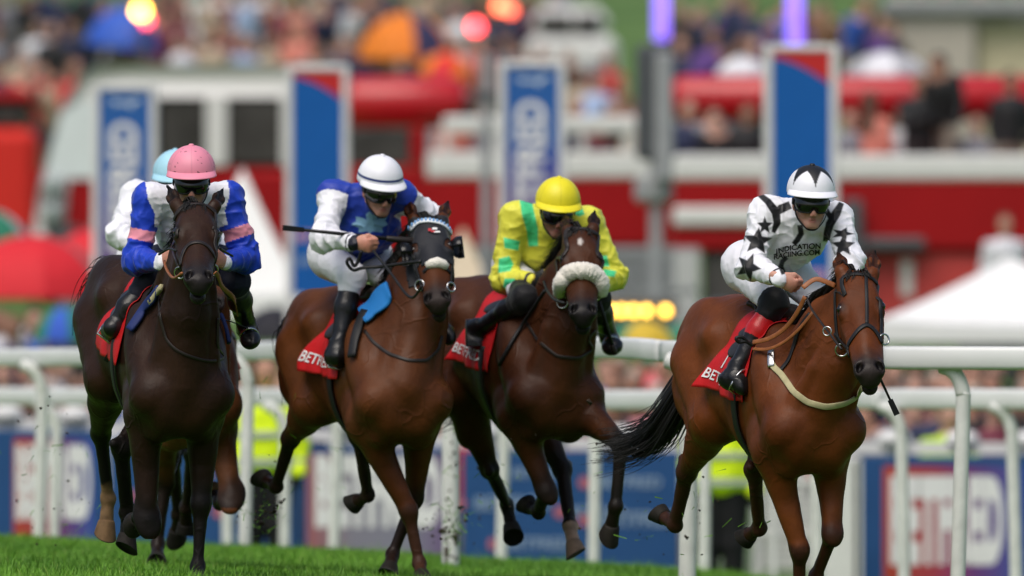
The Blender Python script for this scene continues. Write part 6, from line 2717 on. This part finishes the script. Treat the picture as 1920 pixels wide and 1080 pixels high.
def body_pt(H, u, ang, off, side_w=1.22):
    c = H.T(u, 0, side_w)
    d = H.L * math.sin(ang) + H.U * math.cos(ang)
    h = H.bvh.ray_cast(Vector(c + d * 1.2), Vector(-d), 1.4)
    p = V(*h[0]) if h[0] is not None else c + d * .27
    return p + d * off, d


def saddle_cloth(H, label, u0=-.84, u1=-.36, amax=98, number=None, word=True, cut=0, flut=.05, seed=0):
    nu, na = 30, 64
    o = thing('saddle_cloth', H.T(-.7, 0, 1.55), label, 'saddle cloth', 'red saddle cloths of the runners')

    def pt(fu, fa, extra=0.0):
        a = math.radians(amax) * fa
        u = u0 + (u1 - u0) * fu - .05 * abs(fa) ** 2 * (1 - fu)
        p, d = body_pt(H, u, a, .010 + extra)
        e = max(0, abs(fa) - .45) / .55
        bk = max(0, .55 - fu) / .55
        w = flut * .5 * e ** 1.3 * (.35 + bk) * (1 + .8 * math.sin(9 * fu + 5 * fa + seed)) + .006 * math.sin(23 * fu + 11 * fa + seed) * e
        return p + d * max(w, -.004) + H.F * (-.05 * e * bk) + H.U * (.02 * e * bk)
    vs = np.array([pt(i / nu, -1 + 2 * j / na) for i in range(nu + 1) for j in range(na + 1)])
    G = vs.reshape(nu + 1, na + 1, 3)
    for _ in range(2):
        G[1:-1, 1:-1] = .5 * G[1:-1, 1:-1] + .125 * (G[:-2, 1:-1] + G[2:, 1:-1] + G[1:-1, :-2] + G[1:-1, 2:])
    vs = G.reshape(-1, 3)
    fs = [(i * (na + 1) + j, i * (na + 1) + j + 1, (i + 1) * (na + 1) + j + 1, (i + 1) * (na + 1) + j) for i in range(nu) for j in range(na)]
    mb = MB()
    mb.add(vs, fs)
    c = child(o, 'cloth', mb, M_CLOTH, True)
    md = c.modifiers.new('thickness', 'SOLIDIFY')
    md.thickness = .004
    md.offset = 0

    def surf(fu, fa, off):
        x, y = np.clip(fu, 0, 1) * nu, np.clip((fa + 1) / 2, 0, 1) * na
        i, j = min(int(x), nu - 1), min(int(y), na - 1)
        a, b = x - i, y - j
        p = G[i, j] * (1 - a) * (1 - b) + G[i + 1, j] * a * (1 - b) + G[i, j + 1] * (1 - a) * b + G[i + 1, j + 1] * a * b
        n = nrm(np.cross(G[i + 1, j] - G[i, j], G[i, j + 1] - G[i, j]))
        if n @ (p - H.T(-.7, 0, 1.2)) < 0:
            n = -n
        return p + n * off
    arc = math.radians(amax) * .32
    for side in (-1, 1):
        for txt, fac, hh_, fuc, wid in ((('BETFRED' if word else None), .84, .066, .40, 1.0), (number, .58, .17, .33, 1.0)):
            if not txt:
                continue
            v, f_ = text_mesh(txt, 1.0, .012)
            k = hh_ / .7
            L = (v[:, 0].max() - v[:, 0].min()) * k
            kx = min(k, .36 / (v[:, 0].max() - v[:, 0].min()))
            pv = []
            for p in v:
                fu = fuc + (p[0] * kx) * side * -1 / (u0 - u1) * -1 * (1 if side == 1 else 1)
                fu = fuc + side * p[0] * kx / (u1 - u0) * -1
                fa = side * (fac - p[1] * k / arc)
                pv.append(surf(fu, fa, .007))
            mb = MB()
            mb.add(pv, f_)
            child(o, 'lettering' if txt == 'BETFRED' else 'number', mb, M_INKW)
    return o


def saddle(H, R, label):
    o = thing('racing_saddle', H.T(-.6, 0, 1.58), label, 'saddle', 'light racing saddles')
    s = SDF(.010)
    AX = np.stack([H.F, H.L, H.U])
    top = V(*H.bvh.ray_cast(Vector(H.T(-.62, 0, 2.2)), Vector(-H.U))[0])
    s.ell(top + H.U * .030, (.19, .10, .03), AX, .02)
    s.ell(top + H.U * .055 - H.F * .16, (.05, .11, .03), AX, .03)
    s.ell(top + H.U * .06 + H.F * .14, (.05, .07, .03), AX, .03)
    for q in (-1, 1):
        for a in (28, 46):
            p, d = body_pt(H, -.55, math.radians(a) * q, .022)
            s.ell(p, (.10, .07, .014), np.stack([H.F, np.cross(d, H.F), d]), .03)
    P, Q = s.build(1)
    link('seat', mesh_np('seat', P - parent_loc(o), Q), M_LEATHER, o)
    pts, nn_ = [], []
    for a in np.linspace(70, 290, 40):
        p, d = body_pt(H, -.47, math.radians(a), .012)
        pts.append(p)
        nn_.append(d)
    mb = MB()
    mb.ribbon(pts, nn_, .07, .005)
    child(o, 'girth', mb, M_BLACK, True)
    for n in 'RL':
        j = R.J[n]
        fd = nrm(j['to'] - j['an'])
        sh = nrm(j['an'] - j['kn'])
        mid = j['an'] * .42 + j['to'] * .58 + sh * .012
        side = np.cross(fd, sh)
        mb = MB()
        arc = [mid + sh * .042 + side * .052, mid + sh * .042 - side * .052]
        for t in np.linspace(-1, 1, 11):
            arc.append(mid - side * .054 * math.cos((t + 1) / 2 * math.pi - 0) * -1 * -1 - sh * (.085 * math.sin((t + 1) / 2 * math.pi)))
        mb.tube(arc, .006, 6, closed=True)
        child(o, 'stirrup', mb, M_STEEL, True)
        tp, d = body_pt(H, -.58, math.radians(55) * j['q'], .03)
        q1 = mid - sh * .085
        mb = MB()
        mb.ribbon([tp, (tp + q1) / 2 + d * .01, q1], [d, d, d], .022, .004)
        child(o, 'stirrup_leather', mb, M_BLACK, True)
    return o


def whip(label, a, b, r=.006, flap=.012, grip=0.25):
    o = thing('whip', a, label, 'whip', 'whips carried by the jockeys')
    t = nrm(b - a)
    L = np.linalg.norm(b - a)
    mb = MB()
    mb.tube([a, a + t * L * .5, a + t * L * .88], [r * 1.1, r, r * .8], 8)
    child(o, 'shaft', mb, M_BLACK, True)
    mb = MB()
    mb.tube([a - t * .012, a, a + t * L * grip * .95, a + t * L * grip], [r * 1.7, r * 1.9, r * 1.6, r * 1.2], 10)
    child(o, 'handle', mb, M_LEATHER, True)
    mb = MB()
    n = orth(V(0, -1, 0), t)
    mb.ribbon([b - t * L * .16, b - t * .02, b], [n] * 3, [flap * 2, flap * 2.2, flap * 2.2], .008)
    child(o, 'flap', mb, M_BLACK)
    return o


def bridle(H, R, label, brow, nose, cheeks, rings, mats, extra=()):
    near = H.hp(.5, 0, -.06)
    o = thing('bridle', H.P, label, 'bridle', 'bridles of the runners')
    b = H.bvh
    if brow:
        strap(o, 'browband', b, brow, .022, .005, mats, near)
    if nose:
        strap(o, 'noseband', b, nose, .024, .006, mats, near)
    for c in cheeks:
        strap(o, 'cheek_strap', b, c, .017, .005, mats, near, .003)
    for (px, py, R_) in rings:
        h = cast(b, px, py, near)
        ring(o, 'bit_ring', h[0] + h[1] * .012, h[1] * .6 - ray(px, py) * .6, R_, .0045, M_STEEL)
    return o


# --- bright bay with the star rider
saddle_cloth(H4, 'red saddle cloth with a white number under the rider in black stars', number='1', flut=.06, seed=1)
saddle(H4, R4, 'black racing saddle under the rider in black stars')
br = bridle(H4, R4, 'black bridle with a grackle noseband and tan reins on the bright bay horse',
            [(1568, 533), (1573, 526), (1583, 519), (1602, 514), (1625, 517), (1637, 524), (1644, 534)],
            [(1594, 668), (1589, 652), (1597, 637), (1611, 618), (1625, 608), (1639, 619), (1648, 634), (1653, 645)],
            [[(1568, 534), (1567, 560), (1568, 595), (1570, 625), (1576, 645)], [(1645, 536), (1650, 560), (1651, 600), (1650, 630)],
             [(1566, 625), (1580, 642), (1592, 655)]],
            [(1580, 655, .030), (1654, 638, .026)], M_BLACK)
nearh = H4.hp(.5, 0, -.06)
strap(br, 'face_strap', H4.bvh, [(1623, 516), (1625, 560), (1625, 608)], .016, .005, M_BLACK, nearh)
rein(br, 'rein', H4, R4, [(1578, 655, .62), (1552, 621, .45), (1523, 582, .15), (1512, 556, .05)], .006, M_LEATHER)
rein(br, 'rein', H4, R4, [(1505, 540, .06), (1527, 524, .06), (1545, 527, .08), (1566, 536, .10)], .004, M_TAN, flat=.024)
rein(br, 'rein', H4, R4, [(1510, 556, .06), (1494, 588, .0), (1470, 618, -.1), (1440, 636, -.2), (1412, 642, -.3)], .004, M_TAN, .03, .022)
rein(br, 'rein', H4, R4, [(1526, 584, .06), (1498, 618, .0), (1470, 642, -.1), (1440, 655, -.2), (1412, 654, -.3)], .004, M_TAN, .03, .016)
rein(br, 'rein_end', H4, R4, [(1412, 648, -.3), (1398, 640, -.3), (1386, 642, -.3), (1380, 634, -.3), (1392, 632, -.3), (1402, 642, -.3)], .009, M_BLACK, .03)
ring(br, 'martingale_ring', H4.at(1551, 621, .46), V(-.4, -1, 0), .021, .004, M_STEEL)
bp = thing('breastplate', H4.T(0, 0, 1.1), 'khaki webbing breastplate across the chest of the bright bay horse', 'breastplate')
strap(bp, 'chest_strap', H4.bvh, [(1446, 676), (1449, 690), (1462, 697), (1474, 715), (1488, 734), (1514, 754), (1549, 763), (1584, 756), (1611, 740), (1618, 728)], .030, .006, M_KHAKI, H4.T(.1, .1, 1.1), .004, 6)
strap(bp, 'neck_strap', H4.bvh, [(1462, 697), (1480, 676), (1489, 650), (1496, 622), (1510, 600), (1520, 588)], .020, .005, M_BLACK, H4.T(.1, 0, 1.3), .003)
strap(bp, 'buckle', H4.bvh, [(1447, 660), (1446, 676), (1447, 690)], .034, .008, M_STEEL, H4.T(.1, 0, 1.3), .005)
whip('black whip pointing down beside the bright bay horse\'s muzzle', H4.at(1600, 600, .10), H4.at(1682, 778, .22), .007, .013)

# --- dark brown with the pink cap
saddle_cloth(H1, 'red saddle cloth on the dark brown horse under the pink cap rider', word=False, flut=.05, seed=3)
saddle(H1, R1, 'black racing saddle under the pink cap rider')
br = bridle(H1, R1, 'dark bridle with a plain cavesson noseband on the dark brown horse',
            [(328, 412), (334, 397), (347, 385), (366, 383), (387, 386), (402, 396), (408, 410)],
            [(340, 500), (341, 484), (349, 465), (358, 457), (370, 454), (384, 458), (394, 468), (402, 485), (405, 500)],
            [[(326, 410), (324, 440), (326, 470), (338, 505)], [(410, 412), (413, 440), (411, 475), (404, 505)], [(341, 484), (340, 505)]],
            [(341, 510, .028), (404, 510, .028)], M_LEATHER)
rein(br, 'rein', H1, R1, [(341, 512, .7), (325, 522, .5), (312, 505, .2), (308, 490, .05)], .007, M_TAN)
rein(br, 'rein', H1, R1, [(404, 512, .7), (410, 518, .4), (418, 540, .1), (440, 560, -.2), (446, 590, -.4)], .004, M_TAN, .02, .022)
rein(br, 'rein', H1, R1, [(330, 470, .5), (318, 466, .2), (306, 472, .1), (298, 477, .05)], .006, M_BLACK)
rein(br, 'rein', H1, R1, [(412, 465, .5), (422, 472, .2), (436, 480, .1)], .006, M_BLACK)
bp = thing('breast_strap', H1.T(0, 0, 1.1), 'thin dark breast strap round the chest of the dark brown horse', 'breast strap')
strap(bp, 'chest_strap', H1.bvh, [(299, 558), (302, 600), (312, 636), (330, 656), (353, 667), (378, 675), (399, 678), (420, 672), (436, 655), (430, 600)], .014, .004, M_LEATHER, H1.T(.1, 0, 1.2), .003, 6)
pd = thing('saddle_pad', H1.T(-.5, 0, 1.55), 'navy saddle pad edging over the shoulder of the dark brown horse', 'saddle pad')
for pp, mm, ww in (([(303, 545), (286, 565), (268, 590), (247, 622)], M_PADN, .05), ([(310, 540), (296, 556), (286, 568)], M_KHAKI, .03), ([(440, 575), (452, 600), (458, 640)], M_PADN, .04)):
    strap(pd, 'pad_edge', H1.bvh, pp, ww, .014, mm, H1.T(-.3, 0, 1.3), .012, 6)
whip('long black whip held low beside the dark brown horse\'s shoulder', R1.J['R']['ha'], front(199, 675, [H1.bvh], .16, H1.at(199, 675, -.35))[0], .007, .012, .2)

# --- bay in the blinker hood
saddle_cloth(H2, 'red saddle cloth with white lettering on the horse in the blinker hood', flut=.05, seed=5)
saddle(H2, R2, 'black racing saddle under the rider with the leaf emblem')
pd = thing('weight_pad', H2.T(-.5, 0, 1.55), 'bright blue pad in front of the saddle on the hooded horse', 'saddle pad')
strap(pd, 'pad_sheet', H2.bvh, [(735, 545), (718, 562), (700, 582), (682, 596)], .13, .012, M_PADB, H2.T(-.3, 0, 1.4), .012, 5)
strap(pd, 'pad_edge', H2.bvh, [(688, 586), (676, 610), (668, 640), (664, 672)], .05, .010, M_BLACK, H2.T(-.3, 0, 1.4), .016, 6)
hd = thing('blinker_hood', H2.P, 'black blinker hood with eye cups and a beaded browband on the bay horse', 'blinker hood')
Pv, Q, N = H2.V, H2.Q, H2.N
hsz = 1.06
ss_ = ((Pv - H2.P) @ H2.hd) / (.60 * hsz)
ll_ = ((Pv - H2.P) @ H2.lat) / hsz
nn2 = ((Pv - H2.P) @ H2.nn) / hsz
lim = .56 - 1.2 * np.abs(ll_)
side_open = (np.abs(ll_) > .062) & (ss_ > .30)
m = (ss_ > -.02) & (ss_ < np.where(np.abs(ll_) < .06, .60 - 2.2 * np.abs(ll_) ** 1.2, .50)) & (nn2 > -.24) & (np.abs(ll_) < .14)
for q in (-1, 1):
    m &= np.linalg.norm(Pv - H2.hp(.325, q * .085, -.036), axis=1) > .034
for (b_, t_, o_) in H2.ears:
    dd, tt = segdist(Pv, b_, t_)
    m &= ~((dd < .045) & (tt > .06))
fm = m[Q].all(1)
used = np.unique(Q[fm])
re_ = np.full(len(Pv), -1)
re_[used] = np.arange(len(used))
me = mesh_np('fabric', (Pv + N * .005)[used] - parent_loc(hd), re_[Q[fm]])
fb = link('fabric', me, M_HOOD, hd)
md = fb.modifiers.new('thickness', 'SOLIDIFY')
md.thickness = .004
for q in (-1, 1):
    # half-open cup standing out behind each eye
    c = H2.hp(.33, q * .092, -.05)
    ax_o = nrm(H2.lat * q)
    mb = MB()
    vv, ff = [], []
    nr, nc = 8, 22
    for i in range(nr + 1):
        f_ = i / nr
        for k_ in range(nc + 1):
            th = math.radians(-125 + 250 * k_ / nc)
            # opening faces forward (nose side), bowl at the back
            dirv = -H2.hd * math.cos(th) * .95 + H2.nn * math.sin(th) * .85
            rad = .074 * math.sin(min(1, .15 + f_) * math.pi / 2)
            vv.append(c + dirv * rad * (1 - .15 * f_) + ax_o * (.070 * f_ ** 1.2 - .008) - H2.nn * .0)
    for i in range(nr):
        for k_ in range(nc):
            a = i * (nc + 1) + k_
            ff.append((a, a + 1, a + nc + 2, a + nc + 1))
    mb.add(vv, ff)
    cu = child(hd, 'eye_cup', mb, M_CUP, True)
    md = cu.modifiers.new('thickness', 'SOLIDIFY')
    md.thickness = .005
nearh = H2.hp(.5, 0, -.06)
bw = strap(hd, 'browband', H2.bvh, [(773, 430), (778, 424), (788, 418), (804, 416), (822, 420), (836, 428), (843, 437)], .030, .006, M_BEADW, nearh, .008, 3)
bp_ = dense([(768, 431), (775, 424), (788, 418), (804, 416), (822, 420), (836, 428), (842, 436)], 2.0)
for i in range(2, len(bp_) - 1, 3):
    h = cast(H2.bvh, bp_[i][0], bp_[i][1], nearh)
    mb = MB()
    mb.ribbon([h[0] + h[1] * .014 - V(0, 0, .011), h[0] + h[1] * .016, h[0] + h[1] * .014 + V(0, 0, .011)], [h[1]] * 3, .011, .004)
    b = mb.build('bead', M_BEADB, None, tuple(parent_loc(hd)), True)
    b.location = (0, 0, 0)
    b.parent = bw
for (px, py, w_, h_, mm) in ((806, 432, 7, 5, M_INKR), (815, 430, 10, 4, M_INKW), (819, 436, 12, 3, M_INKW), (812, 435, 8, 3, M_INKR)):
    q4 = [(px - w_ / 2, py + h_ / 2), (px + w_ / 2, py + h_ / 2), (px + w_ / 2 - 1, py - h_ / 2), (px - w_ / 2 + 1, py - h_ / 2)]
    decal(fb, 'logo', H2.bvh, q4, [(0, 1, 2, 3)], mm, .016)
br = bridle(H2, R2, 'black bridle with a small white fleece nose pad on the hooded horse', None,
            [(795, 512), (803, 500), (812, 497), (820, 497), (830, 499), (838, 506), (843, 512)],
            [[(776, 480), (782, 505), (790, 528), (794, 545)], [(846, 500), (845, 520), (843, 535)]], [(791, 536, .028), (842, 540, .024)], M_BLACK)
mb = MB()
pp = [cast(H2.bvh, x, y, nearh) for x, y in ((802, 500), (810, 497), (819, 495), (829, 498), (836, 503))]
mb.tube([p[0] + p[1] * .010 for p in pp], [.018, .026, .030, .026, .018], 12)
child(br, 'nose_pad', mb, M_FLEECE, True)
rein(br, 'rein', H2, R2, [(791, 536, .65), (770, 560, .5), (735, 515, .25), (700, 470, .05)], .007, M_BLACK)
rein(br, 'rein', H2, R2, [(790, 490, .3), (755, 494, .2), (715, 500, .1), (680, 502, .05), (662, 507, .0), (650, 492, .0), (656, 484, .0), (664, 500, 0), (672, 488, 0), (678, 470, .02)], .009, M_BLACK, .02)
strap(thing('breast_strap', H2.T(0, 0, 1.1), 'thin dark breast strap across the chest of the hooded horse', 'breast strap'), 'chest_strap', H2.bvh,
      [(684, 620), (700, 642), (730, 664), (765, 676), (800, 676), (822, 655), (828, 630)], .016, .004, M_LEATHER, H2.T(.1, 0, 1.1), .003)
whip('black whip held level across the blue and white rider\'s chest', front(772, 452, [R2.jb, H2.bvh], .05, H2.at(772, 452, .05))[0],
     front(530, 427, [R2.jb], .05, H2.at(530, 427, -.15))[0], .010, .013, .2)

# --- dark bay with the sheepskin
saddle_cloth(H3, 'red saddle cloth with a white number under the yellow rider', number='2', flut=.06, seed=8)
saddle(H3, R3_, 'black racing saddle under the yellow rider')
br = bridle(H3, R3_, 'bridle with a thick white sheepskin noseband on the dark bay horse',
            [(1047, 440), (1056, 433), (1072, 429), (1090, 429), (1106, 432), (1120, 441)], None,
            [[(1048, 440), (1044, 470), (1046, 510), (1055, 545)], [(1122, 442), (1130, 470), (1130, 505)]], [(1057, 567, .030), (1127, 565, .026)], M_LEATHER)
nearh = H3.hp(.5, 0, -.06)
mb = MB()
pp = [cast(H3.bvh, x, y, nearh) for x, y in ((1055, 548), (1059, 533), (1066, 522), (1076, 515), (1089, 513), (1102, 515), (1113, 522), (1121, 534), (1126, 550))]
arc_ = spline([p[0] + p[1] * .022 for p in pp], 5)
arc_ = [p + 0 for p in spline(arc_, 3)]
mb.tube(arc_, [.030 + .015 * math.sin(math.pi * (i + 1) / (len(arc_) + 1)) ** .4 for i in range(len(arc_))], 24)
fv = np.array(mb.v)
cc_ = np.array(arc_)
out_ = fv - cc_[np.minimum(np.arange(len(fv)) // 24, len(cc_) - 1)]
mb.v = [tuple(p) for p in fv + out_ * (.07 * vnoise(fv, 60) + .09 * vnoise(fv, 170))[:, None]]
child(br, 'sheepskin', mb, M_FLEECE, True)
rein(br, 'rein', H3, R3_, [(1057, 568, .7), (1040, 562, .5), (1026, 545, .2), (1020, 528, .05)], .007, M_BLACK)
rein(br, 'rein', H3, R3_, [(1022, 545, .1), (1008, 566, .0), (985, 600, -.15), (960, 640, -.3), (936, 684, -.42)], .010, M_BLACK, .02)
strap(thing('breast_strap', H3.T(0, 0, 1.1), 'thin dark breast strap across the chest of the dark bay horse', 'breast strap'), 'chest_strap', H3.bvh,
      [(985, 600), (1010, 640), (1045, 668), (1085, 672), (1120, 650), (1135, 625)], .016, .004, M_LEATHER, H3.T(.1, 0, 1.1), .003)
whip('black whip with a round knob hanging below the yellow rider\'s elbow', H3.at(1152, 660, -.1), H3.at(1118, 545, .0), .009, .008, .12)
saddle_cloth(H5, 'red saddle cloth on the horse hidden behind the dark brown horse', word=False, seed=2)
saddle(H5, R5, 'black racing saddle on the horse hidden behind the dark brown horse')

# --- print on the star silks
cx, cy = 1502, 462
p2_, f2_ = text2d('INDICATION', 1497, 462, 9.2, 1.08, 0, .03)
p2_ = [(x, y + 6 * ((x - 1508) / 45) ** 2 * (1 if x < 1508 else -.1) - .03 * (x - 1506)) for x, y in p2_]
decal(R4.jk, 'lettering', R4.jb, p2_, f2_, M_INK, .010)
p2_, f2_ = text2d('RACIING.COM', 1494, 474, 9.2, 1.0, 0, .03)
p2_ = [(x, y + 3 * ((x - 1508) / 45) ** 2 * (1 if x < 1508 else -.3) - .05 * (x - 1506)) for x, y in p2_]
decal(R4.jk, 'lettering', R4.jb, p2_, f2_, M_INK, .010)

# ------------------------------------------------------------------ labels that would coincide get their place in the row
by = {}
for o in bpy.data.objects:
    if o.parent is None and o.name.startswith('person') and 'label' in o:
        by.setdefault(o['label'], []).append(o)
for lb, L in by.items():
    if len(L) > 1:
        L.sort(key=lambda o: o.location.x)
        nm = {2: ['left one', 'right one'], 3: ['left one', 'middle one', 'right one']}.get(len(L)) or ['leftmost', 'second from left', 'third from left', 'fourth from left', 'fifth from left', 'sixth from left'][:len(L)]
        for o, w in zip(L, nm):
            o['label'] = lb + ', ' + w
